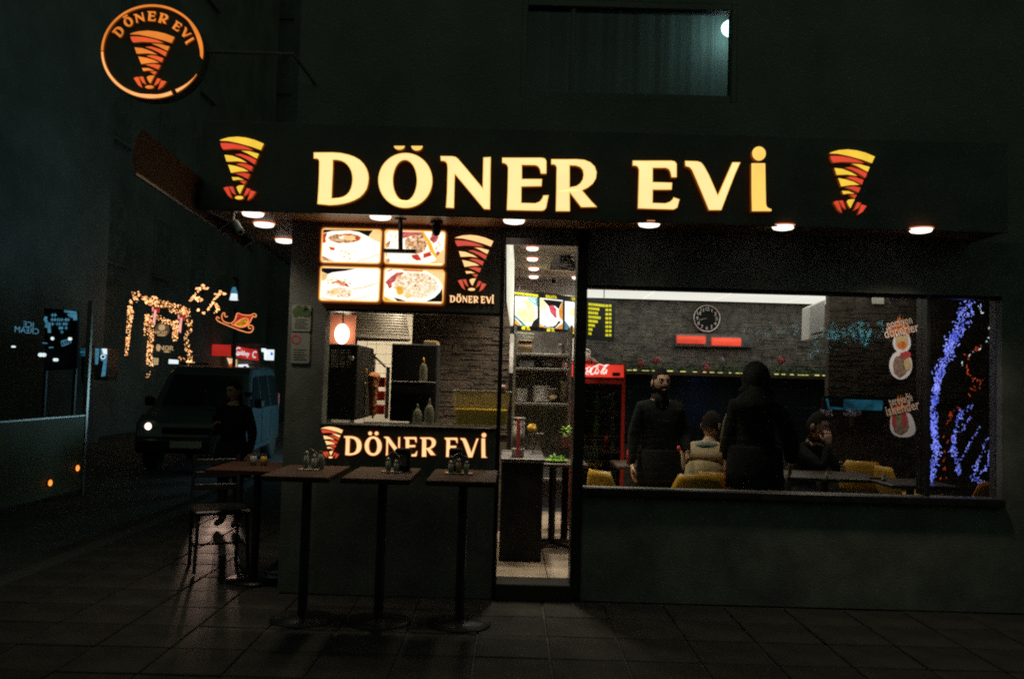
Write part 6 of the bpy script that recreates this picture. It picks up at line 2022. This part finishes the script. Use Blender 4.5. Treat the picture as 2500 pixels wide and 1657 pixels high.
# ================================================================== THE SIDE STREET
# small panel van, front towards the viewer
def van():
    t = thing('parked_van', 'pale blue van parked on the side street with one headlight glowing', 'van', (0, 0, -.26))
    # body outline (length along y, front at -y), lofted in sections across the width
    prof = [(-1.98, .35), (-2.0, .62), (-1.93, .86), (-1.75, .96), (-1.15, 1.10), (-.62, 1.66), (-.35, 1.78), (1.75, 1.82), (1.93, 1.72), (1.98, 1.0), (1.98, .38), (1.5, .3), (-1.5, .3)]
    def tum(z):
        return .82 if z < 1.0 else .82 - .14 * ((z - 1.0) / .8) ** 1.3
    g_ = MB()
    n = len(prof)
    vs = []
    for s_ in (-1, 1):
        vs += [(s_ * tum(z), y, z) for y, z in prof]
    fs = [(i, (i + 1) % n, n + (i + 1) % n, n + i) for i in range(n)]
    g_.add(vs, fs)
    mb = MB()
    mb.add(g_.v, g_.f)
    L_ = [Vector(v) for v in vs[:n]]
    for s_ in (0, 1):
        loop = vs[s_ * n:(s_ + 1) * n]
        tr = tessellate_polygon([[Vector(v) for v in loop]])
        mb.add(loop, [tuple(q) for q in tr])
    mk('body', mb, 'van_paint', t, bevel=.03)
    def sidequad(pts, off, s_):
        return [(s_ * (tum(z) + off), y, z) for y, z in pts]
    for s_ in (-1, 1):
        for pts in ([(-1.02, 1.08), (-.56, 1.56), (-.42, 1.62), (-.05, 1.64), (-.05, 1.06)], [(.08, 1.06), (.08, 1.64), (.9, 1.66), (.9, 1.06)], [(1.05, 1.06), (1.05, 1.66), (1.7, 1.66), (1.84, 1.55), (1.86, 1.06)]):
            f = mk('side_window', MB().plate([sidequad(pts, .012, s_)], (-s_ * .02, 0, 0)), 'dark_mirror', t)
        for (y0, y1) in ((-.98, .02), (.04, .98)):
            dl = MB()
            dl.tube([(s_ * (.82 + .003), y0, .42), (s_ * .823, y0, 1.0)], .006, 5).tube([(s_ * .823, y1, .42), (s_ * .823, y1, 1.0)], .006, 5).tube([(s_ * .823, y0, .42), (s_ * .823, y1, .42)], .006, 5)
            d_ = mk('door_seam', dl, 'ink_black', t)
            mk('handle', MB().box((s_ * .84, y1 - .12, .93), (.02, .13, .03)), 'black_metal', t, bevel=.005)
        mk('mirror', MB().box((s_ * .93, -.92, 1.16), (.16, .1, .17)), 'black_metal', t, bevel=.03)
        hl = mk('headlight', MB().ball((s_ * .62, -1.93, .78), (.16, .06, .1), 14, 9), 'jar_glass', t, smooth=True)
        if s_ < 0:
            mk('lamp', MB().ball((s_ * .62, -1.975, .78), (.06, .03, .06), 12, 8), 'headlight', hl, smooth=True)
        mk('tail_light', MB().box((s_ * .76, 1.985, 1.1), (.1, .03, .4)), 'ketchup', t, bevel=.01)
        for y in (-1.2, 1.25):
            w_ = mk('wheel', MB().lathe([(.2, -.1), (.3, -.1), (.32, -.06), (.32, .06), (.3, .1), (.2, .1)], (s_ * .74, y, .32), 24, Matrix.Rotation(math.pi / 2, 3, 'Y')), 'rubber', t, smooth=True)
            mk('rim', MB().lathe([(.001, -.06), (.19, -.08), (.2, -.06), (.2, .06), (.19, .08), (.001, .06)], (s_ * .75, y, .32), 16, Matrix.Rotation(math.pi / 2, 3, 'Y')), 'steel_dark', w_, smooth=True)
    mk('windscreen', MB().plate([[(-.66, -1.14, 1.12), (.66, -1.14, 1.12), (.6, -.66, 1.62), (-.6, -.66, 1.62)]], (0, .02, -.012)), 'dark_mirror', t)
    t.children[-1].location = (0, -.022, .014)
    mk('bumper', MB().box((0, -1.99, .48), (1.6, .1, .2)), 'black_metal', t, bevel=.03)
    mk('bumper', MB().box((0, 2.0, .48), (1.6, .08, .2)), 'black_metal', t, bevel=.03)
    mk('grille', MB().box((0, -2.0, .72), (.8, .04, .1)), 'ink_black', t, bevel=.01)
    mk('plate', MB().box((0, -2.045, .5), (.5, .012, .11)), 'paper', t)
    mk('roof_rail', MB().tube([(-.6, -.3, 1.84), (-.6, 1.7, 1.86)], .018, 6).tube([(.6, -.3, 1.84), (.6, 1.7, 1.86)], .018, 6), 'black_metal', t)
    return t
vn = van()
a, b_ = PZ(366, 1022, .52), None
vn.location = (-5.46, 9.9, -.26)
vn.rotation_euler.z = math.radians(6)
# scooter whose headlight throws the bright streak over the paving
def scooter(loc, rz):
    t = thing('scooter', 'scooter with its headlight on parked behind the person with the phone', 'scooter', loc, rz)
    for y in (-.6, .62):
        w_ = mk('wheel', MB().lathe([(.13, -.05), (.2, -.05), (.215, 0), (.2, .05), (.13, .05)], (0, y, .215), 20, Matrix.Rotation(math.pi / 2, 3, 'Y')), 'rubber', t, smooth=True)
        mk('rim', MB().lathe([(.001, -.03), (.13, -.04), (.13, .04), (.001, .03)], (0, y, .215), 14, Matrix.Rotation(math.pi / 2, 3, 'Y')), 'steel_dark', w_)
    mk('front_shield', MB().plate([[(-.2, -.42, .35), (.2, -.42, .35), (.22, -.4, .6), (.14, -.44, .9), (-.14, -.44, .9), (-.22, -.4, .6)]], (0, .06, 0)), 'van_paint', t, bevel=.015)
    mk('floor_board', MB().box((0, 0, .3), (.3, .6, .06)), 'van_paint', t, bevel=.02)
    mk('seat', MB().box((0, .42, .76), (.26, .66, .1)), 'rubber', t, bevel=.03)
    mk('tail_body', MB().box((0, .46, .54), (.3, .6, .36)), 'van_paint', t, bevel=.06)
    mk('fork', MB().tube([(0, -.6, .22), (0, -.46, .6), (0, -.4, .98)], .03, 8), 'black_metal', t)
    mk('handlebar', MB().tube([(-.34, -.33, 1.02), (-.12, -.4, .99), (.12, -.4, .99), (.34, -.33, 1.02)], .016, 8), 'black_metal', t)
    mk('headlight', MB().ball((0, -.43, .45), (.07, .04, .05), 12, 8), 'headlight', t, smooth=True)
    for s_ in (-1, 1):
        m_ = mk('mirror', MB().tube([(s_ * .2, -.38, 1.0), (s_ * .3, -.36, 1.2)], .006, 5).box((s_ * .31, -.36, 1.23), (.1, .02, .07)), 'black_metal', t)
    L = bpy.data.lights.new('headlight_beam', 'SPOT')
    L.energy = 2600
    L.color = (1, .66, .5)
    L.spot_size = math.radians(5)
    L.spot_blend = .6
    L.shadow_soft_size = .08
    lo = bpy.data.objects.new('headlight_beam', L)
    COL.objects.link(lo)
    lo.parent = t
    lo.location = (0, -.5, .45)
    lo.rotation_euler = (math.radians(78), 0, 0)
    lo.rotation_euler = (math.radians(90 - 5.5), 0, math.radians(180))
    return t
ps = P(566, 1010, 6.9)
scooter((ps.x - .1, 6.9, PAVE), math.radians(18))

# glass windbreak of the ice cream place on the left
WX = -5.75
t = thing('glass_windbreak', 'tall glass windbreak with an olive lower panel at the far left', 'windbreak', (WX, 2.0, -.26))
y0_, y1_ = 1.2, 5.5
for (a_, b2) in ((y0_, 3.3), (3.36, y1_)):
    lp_ = wmk('lower_panel', MB().span((WX - .02, a_, -.2), (WX + .02, b2, .78)), 'olive_panel', t, bevel=.004)
    wmk('pane', MB().span((WX - .004, a_ + .01, .8), (WX + .004, b2 - .01, 2.3)), 'screen_glass', t)
for y in (y0_ - .03, 3.33, y1_ + .03):
    wmk('post', MB().span((WX - .03, y - .03, -.26), (WX + .03, y + .03, 2.34)), 'rust_metal', t, bevel=.004)
wmk('rail', MB().span((WX - .025, y0_, .781), (WX + .025, y1_, .799)), 'rust_metal', t)
# reflected lettering, built as glowing mirrored letters on the glass
for (txt, px, py, sz) in (('ICE', 70, 793, .1), ('CREAM', 66, 807, .1)):
    d = fw * FPX + rt * (px - 1250.0) - up * (py - 828.5)
    pp = CAM + d * ((WX + .007 - CAM.x) / d.x)
    me = text_mesh(txt, sz, .001)
    me.transform(Matrix.Translation(pp - t.location) @ Matrix.Rotation(math.radians(90), 4, 'Z') @ Matrix.Rotation(math.pi / 2, 4, 'X') @ Matrix.Scale(-1.6, 4, (1, 0, 0)))
    me.materials.clear()
    me.materials.append(M['sign_teal'])
    ob('lettering', me, t)
for (px, py, lb) in ((119, 1178, 'amber marker light low on the olive panel, nearer one'), (186, 1142, 'amber marker light at the foot of the windbreak post')):
    d = fw * FPX + rt * (px - 1250.0) - up * (py - 828.5)
    pp = CAM + d * ((WX + .021 - CAM.x) / d.x)
    q = thing('marker_light', lb, 'marker light', pp)
    mk('lens', MB().ball((0.02, 0, 0), (.02, .035, .04), 10, 7), 'amber_led', q, smooth=True)
    mk('base', MB().lathe([(.05, 0), (.05, .01)], (0, 0, 0), 12, Matrix.Rotation(math.pi / 2, 3, 'Y')), 'black_metal', q)
# reflected teal dots, built as a lit board behind the windbreak
Yk = 6.2
Zk = lambda pts: zc(pts, 0, 680, 300 / 1568)
p = P(150, 800, Yk)
t = thing('dotted_board', 'dark board with rows of teal lights behind the windbreak', 'menu board', (p.x, Yk, -.26))
wmk('panel', MB().plate([pxl([(108, 752), (188, 758), (188, 900), (108, 905)], Yk)], (0, .06, 0)), 'ink_black', t)
for x_ in (112, 184):
    q = P(x_, 900, Yk + .03)
    wmk('leg', MB().span((q.x - .02, Yk + .01, -.26), (q.x + .02, Yk + .05, q.z + .3)), 'black_metal', t)
dots = MB()
for yy, cells in ((465, (670, 705)), (480, (905, 925, 945)), (525, (665, 700, 735, 760, 790, 840, 870)), (578, (670, 730, 760, 815, 845)), (630, (765, 790, 845)), (680, (790,)), (460, (880, 910))):
    for xx in cells:
        x_, y_ = Zk([(xx, yy)])[0]
        q = P(x_, y_, Yk - .01)
        dots.tube([q + Vector((-.02, 0, 0)), q + Vector((.02, 0, 0))], .008, 5).tube([q + Vector((0, 0, -.025)), q + Vector((0, 0, .025))], .007, 5)
wmk('lights', dots, 'sign_teal', t)
ls = MB()
for path, r in (([(825, 415), (970, 435)], .02), ([(958, 440), (960, 530)], .025), ([(590, 485), (578, 520), (600, 570), (590, 625)], .02), ([(625, 560), (630, 690)], .02), ([(545, 820), (600, 825)], .008), ([(630, 880), (680, 875)], .01)):
    ls.tube([P(*Zk([q])[0], Yk - .012) for q in path], r, 6)
wmk('light_line', ls, 'sign_teal', t)
gr = MB()
for i in range(5):
    x_ = 785 + i * 28
    gr.tube([P(*Zk([(x_, 800 - i * 8)])[0], Yk - .012), P(*Zk([(x_ + 5, 855 - i * 8)])[0], Yk - .012)], .007, 5)
gr.tube([P(*Zk([(785, 800)])[0], Yk - .012), P(*Zk([(900, 765)])[0], Yk - .012)], .008, 5).tube([P(*Zk([(790, 862)])[0], Yk - .012), P(*Zk([(880, 830)])[0], Yk - .012)], .007, 5)
wmk('grid', gr, 'sign_teal', t)
for (px, py, w_, h_, lb) in ((103, 866, 10, 5, 'crown shaped white lamp behind the windbreak'), (128, 826, 3, 4, 'small white spot lamp high on the dotted board'), (171, 827, 4, 4, 'white spot lamp beside the small light grid'), (136, 878, 6, 4, 'twin white lamp low on the dotted board'), (33, 846, 4.5, 2.5, 'lone small white lamp near the picture edge')):
    q = P(px, py, Yk - .1)
    s_ = S(Yk - .1)
    tt_ = thing('spot_lamp', lb, 'lamp', q)
    mk('lens', MB().ball((-.4 * w_ * s_, 0, 0), (w_ * .6 * s_, .03, h_ * s_), 10, 7).ball((.4 * w_ * s_, 0, 0), (w_ * .6 * s_, .03, h_ * s_), 10, 7), 'sign_white', tt_, smooth=True)
    mk('holder', MB().tube([(0, .02, 0), (0, .085, .02)], .012, 6), 'black_metal', tt_)
# tall cooler with red disc and a lit glass case further back
Yv = 13.0
t = thing('vending_cooler', 'pale lit cooler with a red disc across the side street', 'cooler', (P(247, 900, Yv).x, Yv, -.26))
def cooler_part(name, pts, dy, mt, d_=.02):
    return wmk(name, MB().plate([pxl(Zk(pts), Yv + dy)], (0, d_, 0)), mt, t)
cooler_part('cabinet', [(1205, 885), (1375, 890), (1370, 1300), (1200, 1290)], 0, 'steel_dark', .5)
cooler_part('lit_strip', [(1215, 890), (1265, 892), (1250, 1050), (1240, 1095), (1212, 1095)], -.015, 'sign_teal')
cooler_part('lit_door', [(1285, 890), (1365, 892), (1368, 960), (1340, 1240), (1290, 1250), (1320, 1060), (1288, 1040)], -.015, 'sign_teal')
cooler_part('bright_panel', [(1300, 893), (1362, 895), (1362, 965), (1320, 960)], -.035, 'sign_white', .01)
cooler_part('disc', ell(1312, 997, 30, 28, 20), -.05, 'sign_white', .01)
cooler_part('disc_centre', ell(1314, 997, 20, 19, 18), -.065, 'ketchup', .01)
t = thing('glass_case', 'dim teal lit glass case beside the windbreak post', 'display case', (P(203, 870, Yv).x, Yv, -.26))
cooler_part('back', [(1000, 870), (1125, 875), (1120, 1010), (1000, 1000)], 0, 'steel_dark', .4)
for i in range(4):
    cooler_part('lit_item', [(1020 + i * 26, 885 + 8 * (i % 2)), (1040 + i * 26, 880 + 8 * (i % 2)), (1038 + i * 26, 985), (1018 + i * 26, 990)], -.03, 'tv_blue')
cooler_part('shelf', [(1000, 930), (1122, 932), (1122, 942), (1000, 940)], -.05, 'sign_teal')
cooler_part('stand', [(1020, 1010), (1110, 1010), (1110, 1330), (1020, 1330)], .1, 'ink_black', .2)

# ---- fairy light arch with bows
Ya = 15.0
Zf = lambda pts: zc(pts, 280, 680, 420 / 2195)
FZf = lambda x, y, dy=0: P(*Zf([(x, y)])[0], Ya + dy)
def sprinkle(path, w_, n, Y, r0_, r1_):
    """tiny lamps scattered along a path; w_ is the half width in enlargement units at each point"""
    g_ = MB()
    sc2 = 420 / 2195
    for _ in range(n):
        i = rnd.randrange(len(path) - 1)
        f = rnd.random()
        x = path[i][0] * (1 - f) + path[i + 1][0] * f + rnd.uniform(-1, 1) * (w_[i] * (1 - f) + w_[i + 1] * f)
        y = path[i][1] * (1 - f) + path[i + 1][1] * f + rnd.uniform(-1, 1) * (w_[i] * (1 - f) + w_[i + 1] * f) * .8
        c_ = P(*Zf([(x, y)])[0], Y + rnd.uniform(-.1, .1))
        g_.octa(c_, rnd.uniform(r0_, r1_))
    return g_
t = thing('fairy_light_arch', 'garland arch wrapped in warm fairy lights across the side street', 'arch', FZf(450, 1300))
def garland(path, w_, n, r=.06, rr=(.007, .021), name='garland'):
    gl = wmk(name, MB().tube([FZf(x, y) for x, y in path], [max(.03, ww * 420 / 2195 * S(Ya) * .7) for ww in w_], 8), 'leaf', t)
    o = sub('lights', sprinkle(path, w_, n, Ya - .05, *rr), 'fairy_warm', gl)
    o['kind'] = 'stuff'
garland([(190, 360), (205, 420), (190, 520), (175, 640), (170, 760), (160, 860), (150, 970)], [20, 40, 34, 26, 24, 22, 24], 230)
garland([(405, 450), (430, 520), (455, 620), (460, 740), (455, 860), (440, 980), (450, 1100)], [18, 34, 45, 40, 38, 32, 44], 330)
garland([(400, 480), (390, 560), (385, 640), (380, 720)], [14, 16, 14, 8], 40, name='garland_strand')
garland([(370, 250), (440, 300), (540, 310), (640, 330), (740, 370), (840, 400), (930, 430)], [30, 40, 45, 55, 60, 60, 50], 420)
garland([(480, 470), (580, 500), (640, 540), (720, 560), (780, 620)], [30, 40, 30, 36, 30], 110)
garland([(790, 560), (775, 660), (770, 770)], [40, 34, 34], 110)
garland([(930, 440), (950, 560), (950, 660), (900, 760), (930, 880), (960, 980), (960, 1080)], [34, 40, 34, 22, 36, 30, 30], 150)
garland([(240, 170), (250, 230), (290, 290)], [20, 24, 12], 34, name='garland_strand')
garland([(300, 170), (318, 200), (300, 230)], [16, 16, 8], 20, name='garland_strand')
garland([(190, 280), (215, 320)], [16, 16], 16, name='garland_strand')
garland([(360, 240), (480, 240), (545, 245)], [22, 22, 18], 40, name='garland_strand')
garland([(820, 1010), (890, 1050), (990, 1080)], [22, 30, 30], 40, name='garland_strand')
garland([(470, 1180), (430, 1230), (405, 1270)], [12, 20, 8], 20, rr=(.006, .014), name='garland_strand')
for (x_, y_) in ((520, 400), (850, 500)):
    b1 = wmk('bow', MB().tube([FZf(x_, y_, -.2), FZf(x_ - 35, y_ - 40, -.2), FZf(x_ - 30, y_ + 15, -.2), FZf(x_, y_, -.2), FZf(x_ + 45, y_ - 25, -.2), FZf(x_ + 35, y_ + 25, -.2), FZf(x_, y_, -.2)], .04, 6), 'neon_red', t, smooth=True)
    sub('ribbon', MB().tube([FZf(x_ - 5, y_, -.24), FZf(x_ - 20, y_ + 90, -.24), FZf(x_ - 30, y_ + 170, -.24)], .018, 5).tube([FZf(x_ + 5, y_, -.24), FZf(x_ - 5, y_ + 90, -.24), FZf(x_ - 15, y_ + 190, -.24)], .018, 5).tube([FZf(x_ - 35, y_ - 40, -.24), FZf(x_ - 32, y_ + 10, -.24)], .016, 5), 'neon_pink', b1)
# two reindeer outlined in lights ahead of the sleigh
for lb, paths in (('small reindeer wire figure in warm lights, farther from the sleigh', ([(1030, 130), (1080, 120), (1130, 80), (1140, 130), (1190, 125)], [(1100, 130), (1050, 180), (1000, 230), (960, 290)], [(1000, 230), (1040, 250), (1090, 240), (1110, 270), (1060, 290), (1040, 260)], [(1065, 395), (1065, 405)])),
                  ('small reindeer wire figure in warm lights right before the sleigh', ([(1280, 200), (1330, 200), (1350, 160), (1390, 200), (1415, 190)], [(1350, 200), (1290, 240), (1250, 300), (1220, 350), (1180, 410)], [(1250, 300), (1300, 330), (1330, 380), (1280, 430)], [(1290, 340), (1320, 420)], [(1130, 440), (1140, 440)]))):
    t = thing('light_reindeer', lb, 'light figure', FZf(paths[0][0][0], 440), group='light reindeer over the street')
    for pa in paths:
        o = wmk('outline', MB().tube([FZf(x, y) for x, y in pa], .015, 5), 'black_metal', t)
        g_ = sprinkle(pa, [13] * len(pa), 12 + 15 * (len(pa) - 1), Ya - .05, .008, .02)
        q = sub('lights', g_, 'fairy_warm', o)
        q['kind'] = 'stuff'
# sleigh in rope light
t = thing('light_sleigh', 'red and gold sleigh drawn in rope light over the street', 'light figure', FZf(1550, 690))
run = [(1335, 510), (1320, 488), (1300, 492), (1295, 515), (1320, 545), (1400, 580), (1500, 620), (1600, 660), (1700, 690), (1745, 682), (1770, 645), (1765, 605), (1725, 590), (1702, 610), (1715, 638), (1742, 632)]
body = [(1440, 480), (1418, 492), (1398, 470), (1410, 440), (1385, 433), (1365, 470), (1368, 515), (1400, 556), (1480, 575), (1530, 540), (1550, 480), (1562, 432), (1620, 460), (1700, 470), (1750, 462), (1770, 445), (1805, 455), (1805, 485), (1782, 493), (1765, 472), (1748, 505), (1725, 560), (1690, 600), (1620, 625), (1560, 610), (1490, 580)]
drop = [(1520, 585), (1590, 530), (1650, 500), (1700, 510), (1710, 550), (1680, 595), (1620, 610), (1560, 600)]
wmk('runner', MB().tube([FZf(x, y, -.03) for x, y in chaikin(run, 2, False)], .014, 6), 'neon_orange', t)
wmk('body_outline', MB().tube([FZf(x, y, -.03) for x, y in chaikin(body, 2, False)], .013, 6), 'neon_orange', t)
wmk('gold_outline', MB().tube([FZf(x, y, -.06) for x, y in chaikin(drop, 2)], .011, 6, True), 'neon_orange', t)
wmk('gold_fill', MB().plate([[FZf(x, y, -.02) for x, y in chaikin(drop, 1)]], (0, .02, 0)), 'neon_gold', t)
wmk('red_fill', MB().plate([[FZf(x, y, .02) for x, y in [(1562, 440), (1620, 465), (1700, 474), (1750, 470), (1725, 560), (1690, 595), (1560, 605), (1510, 575), (1540, 530)]]], (0, .02, 0)), 'neon_red', t)
wmk('hanging_wire', MB().tube([FZf(1570, 435), FZf(1570, -300)], .006, 5).tube([FZf(1750, 462), FZf(1750, -300)], .006, 5), 'black_metal', t)

# ---- lit shop at the end of the street: red awning, windows, signs
Ys = 24.0
SP = lambda x, y, dy=0.0: P(*Zf([(x, y)])[0], Ys + dy)
def spl(name, pts, dy, mt, parent, d_=.05):
    return wmk(name, MB().plate([[SP(x, y, dy) for x, y in pts]], (0, d_, 0)), mt, parent)
t = thing('corner_shop', 'small lit shop with a red awning at the street end', 'shop', SP(1500, 1300, 1.0))
spl('wall', [(930, 830), (1850, 830), (1850, 1420), (930, 1420)], .6, 'far_wall', t, 2.0)
aw1 = spl('awning', [(1232, 838), (1482, 845), (1482, 988), (1228, 980)], -.4, 'awning_red', t, .3)
aw2 = spl('awning', [(1508, 852), (1640, 880), (1790, 905), (1805, 1042), (1640, 1022), (1508, 990)], -.4, 'awning_red', t, .3)
spl('awning', [(945, 835), (1025, 838), (1028, 935), (1085, 945), (1085, 975), (960, 970)], -.3, 'awning_red', t, .3)
spl('awning_post', [(1484, 845), (1504, 850), (1502, 992), (1484, 990)], -.45, 'ink_black', t, .1)
for (txt, x, y, sz, rot) in (('C', 1566, 932, .42, 0), ('ookbey', 1636, 950, .24, 0), ('C', 1780, 972, .34, 0), ('do', 1000, 895, .2, 0)):
    q = SP(x, y, -.46)
    text_part('lettering', txt, sz, 'sign_text', t, Matrix.Translation(q) @ Matrix.Rotation(math.radians(8), 4, 'Y') @ Matrix.Diagonal((.62, 1, 1, 1)), .02, 1.0, .004)
for pts in ([(1290, 990), (1350, 990), (1335, 1110), (1275, 1105)], [(1430, 1010), (1555, 1030), (1560, 1225), (1480, 1215), (1470, 1120)], [(975, 985), (1165, 985), (1165, 1060), (1110, 1095), (1070, 1060), (985, 1040)]):
    spl('window', pts, .5, 'shop_warm', t, .05)
spl('window', [(1575, 1095), (1708, 1092), (1705, 1140), (1590, 1222), (1572, 1222)], .45, 'sign_white', t, .05)
spl('red_disc', ell(1490, 1108, 28, 28, 20), .4, 'fairy_red', t, .03)
spl('red_disc', ell(1095, 1045, 22, 22, 20), .4, 'fairy_red', t, .03)
q = SP(1660, 1160, -1.2)
t, hc, R = person('far off person silhouetted against the white shop screen', (q.x, q.y, -.26), math.radians(20), (q.z + .12 + .26) / 1.75)
t = thing('white_lamp_sign', 'bright white panel sign with a blue spot at the street end', 'sign', SP(1975, 1400))
spl('panel', [(1930, 903), (2022, 906), (2016, 1040), (1928, 1038)], -.5, 'sign_white', t, .15)
spl('blue_spot', ell(2003, 958, 14, 22, 18), -.52, 'sign_blue', t, .015)
spl('side_panel', [(1872, 888), (1920, 890), (1922, 1035), (1908, 1035), (1905, 940), (1872, 930)], -.4, 'sign_white', t, .1)
spl('post', [(1923, 900), (1927, 900), (1927, 1400), (1923, 1400)], -.3, 'black_metal', t, .1)
t = thing('street_lamp', 'slim street lamp with a blue white lamp above the sleigh', 'street lamp', SP(1520, 1400, -2))
qa, qb = SP(1520, 275, -2), SP(1524, 195, -2)
wmk('lamp', MB().tube([qa, qb], [.14, .1], 10), 'sign_white', t, smooth=True)
wmk('shade', MB().tube([qb + Vector((0, 0, .01)), SP(1522, 110, -2)], [.12, .05], 10), 'sign_teal', t)
wmk('post', MB().tube([(qa.x, qa.y + .3, -.26), (qa.x, qa.y + .3, qb.z + .5), (qa.x, qa.y, qb.z + .52)], .06, 8), 'black_metal', t)
# dark shop under the arch with small lit signs
Yd = 18.5
DP = lambda x, y, dy=0.0: P(*Zf([(x, y)])[0], Yd + dy)
def dsign(name, label, pts, mt, extra=(), txt=None):
    c_ = DP(sum(p[0] for p in pts) / len(pts), max(p[1] for p in pts))
    t = thing(name, label, 'sign', c_)
    wmk('panel', MB().plate([[DP(x, y) for x, y in pts]], (0, .08, 0)), mt, t)
    for (pp_, m_) in extra:
        wmk('motif', MB().plate([[DP(x, y, -.02) for x, y in pp_]], (0, .01, 0)), m_, t)
    if txt:
        for (s_, x, y, sz, m_) in txt:
            q = DP(x, y, -.04)
            text_part('lettering', s_, sz, m_, t, Matrix.Translation(q), .01, 1.0, .002)
    return t
dsign('round_lamp_sign', 'white half disc sign behind the first garland post', [(235 + 38 * math.cos(a_), 590 + 75 * math.sin(a_)) for a_ in [math.pi / 2 + math.pi * i / 14 for i in range(15)]] + [(270, 515), (270, 665)][::1], 'sign_white')
dsign('round_lamp_sign', 'narrow white crescent sign right of the half disc sign', ell(332, 592, 15, 55, 20), 'sign_white')
dsign('crescent_sign', 'small white crescent sign low between the garland posts', [(230, 790), (245, 820), (268, 850), (266, 868), (240, 850), (224, 815)], 'sign_white')
dsign('plane_sign', 'small white cross shaped sign between the garland posts', [(350, 800), (370, 800), (370, 850), (400, 870), (400, 885), (365, 890), (330, 885), (322, 868), (355, 850)], 'sign_white')
dsign('warm_lamp_sign', 'glowing pink and white oblong lamp at the first garland post foot', rquad([(195, 905), (285, 908), (280, 958), (198, 952)], 20), 'shop_warm', [(rquad([(208, 915), (275, 917), (270, 945), (208, 942)], 12), 'sign_white')])
dsign('badge_sign', 'round brown badge sign hanging under the garland arch', [(600 + 85 * math.cos(a_), 650 + 88 * math.sin(a_)) for a_ in [2 * math.pi * i / 28 for i in range(28)]], 'badge_brown',
      [(ell(600, 622, 42, 40, 22), 'sign_warm'), ([(540, 715), (650, 715), (640, 730), (550, 730)], 'sign_warm')], [('NCHT', 595, 690, .13, 'sign_warm')])
dsign('oval_sign', 'tall cream oval sign beneath the garland arch', ell(548, 880, 20, 44, 22), 'sign_warm')
dsign('letter_sign', 'small cream lettered sign beneath the garland arch', [(618, 855), (700, 855), (700, 945), (618, 940)], 'badge_brown', [([(630, 922), (688, 926), (688, 942), (630, 938)], 'sign_warm')], [('NOR', 658, 888, .19, 'sign_warm')])
dsign('white_board', 'plain white lit board above the van roof', rquad([(690, 1028), (802, 1036), (798, 1088), (686, 1084)], 5), 'sign_white')
t = thing('lit_doorway', 'glowing cream doorway at the foot of the thick garland post', 'doorway', DP(520, 1110))
for i in range(4):
    wmk('lit_pane', MB().plate([[DP(470 + i * 32, 1000 + 6 * i), DP(498 + i * 32, 1004 + 6 * i), DP(492 + i * 32, 1105 - 4 * i), DP(465 + i * 32, 1108 - 4 * i)]], (0, .05, 0)), 'shop_warm', t)
wmk('frame', MB().plate([[DP(450, 985), DP(610, 1000), DP(605, 1120), DP(445, 1120)]], (0, .04, 0)), 'far_wall', t)
t.children[-1].location.y += .06

# ---- teal lit tree across the road, mirrored in the shop window
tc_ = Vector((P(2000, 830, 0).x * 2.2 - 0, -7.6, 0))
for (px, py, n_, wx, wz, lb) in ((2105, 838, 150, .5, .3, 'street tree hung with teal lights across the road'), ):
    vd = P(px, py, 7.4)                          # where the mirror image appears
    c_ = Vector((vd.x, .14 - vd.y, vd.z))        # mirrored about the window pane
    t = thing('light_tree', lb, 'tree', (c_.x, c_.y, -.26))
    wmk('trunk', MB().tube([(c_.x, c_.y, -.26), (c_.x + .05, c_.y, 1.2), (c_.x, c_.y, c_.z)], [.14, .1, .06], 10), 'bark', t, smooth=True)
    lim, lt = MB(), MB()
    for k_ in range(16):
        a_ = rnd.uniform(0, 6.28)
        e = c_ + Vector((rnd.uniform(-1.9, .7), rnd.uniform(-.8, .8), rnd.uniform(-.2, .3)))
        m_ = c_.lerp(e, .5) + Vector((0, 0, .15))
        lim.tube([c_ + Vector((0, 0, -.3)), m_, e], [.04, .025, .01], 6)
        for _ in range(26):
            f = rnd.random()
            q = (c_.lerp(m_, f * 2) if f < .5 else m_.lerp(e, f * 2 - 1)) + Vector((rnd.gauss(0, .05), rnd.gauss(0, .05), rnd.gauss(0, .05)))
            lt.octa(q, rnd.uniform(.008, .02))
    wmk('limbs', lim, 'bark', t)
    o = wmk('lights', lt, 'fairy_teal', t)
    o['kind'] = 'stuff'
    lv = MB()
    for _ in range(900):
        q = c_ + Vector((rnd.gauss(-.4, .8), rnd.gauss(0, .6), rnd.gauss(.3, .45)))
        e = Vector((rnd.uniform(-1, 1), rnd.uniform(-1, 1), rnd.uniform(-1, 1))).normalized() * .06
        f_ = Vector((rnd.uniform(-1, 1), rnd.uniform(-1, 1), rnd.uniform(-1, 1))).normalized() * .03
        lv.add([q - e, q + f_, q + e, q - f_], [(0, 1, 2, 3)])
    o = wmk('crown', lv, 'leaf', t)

# ---- lamp reflected in the upstairs window, built as a lamp behind the glass
p = P(1783, 70, .24)
t = thing('room_lamp', 'bright blue white lamp at the edge of the upstairs window', 'lamp', p)
mk('globe', MB().ball((0.025, 0, 0), (.095, .06, .07), 16, 10), 'teal_lamp', t, smooth=True)
mk('arm', MB().tube([(.06, 0, .02), (.2, .03, .1), (UR + .24 - p.x, .03, .1)], .01, 6), 'black_metal', t)
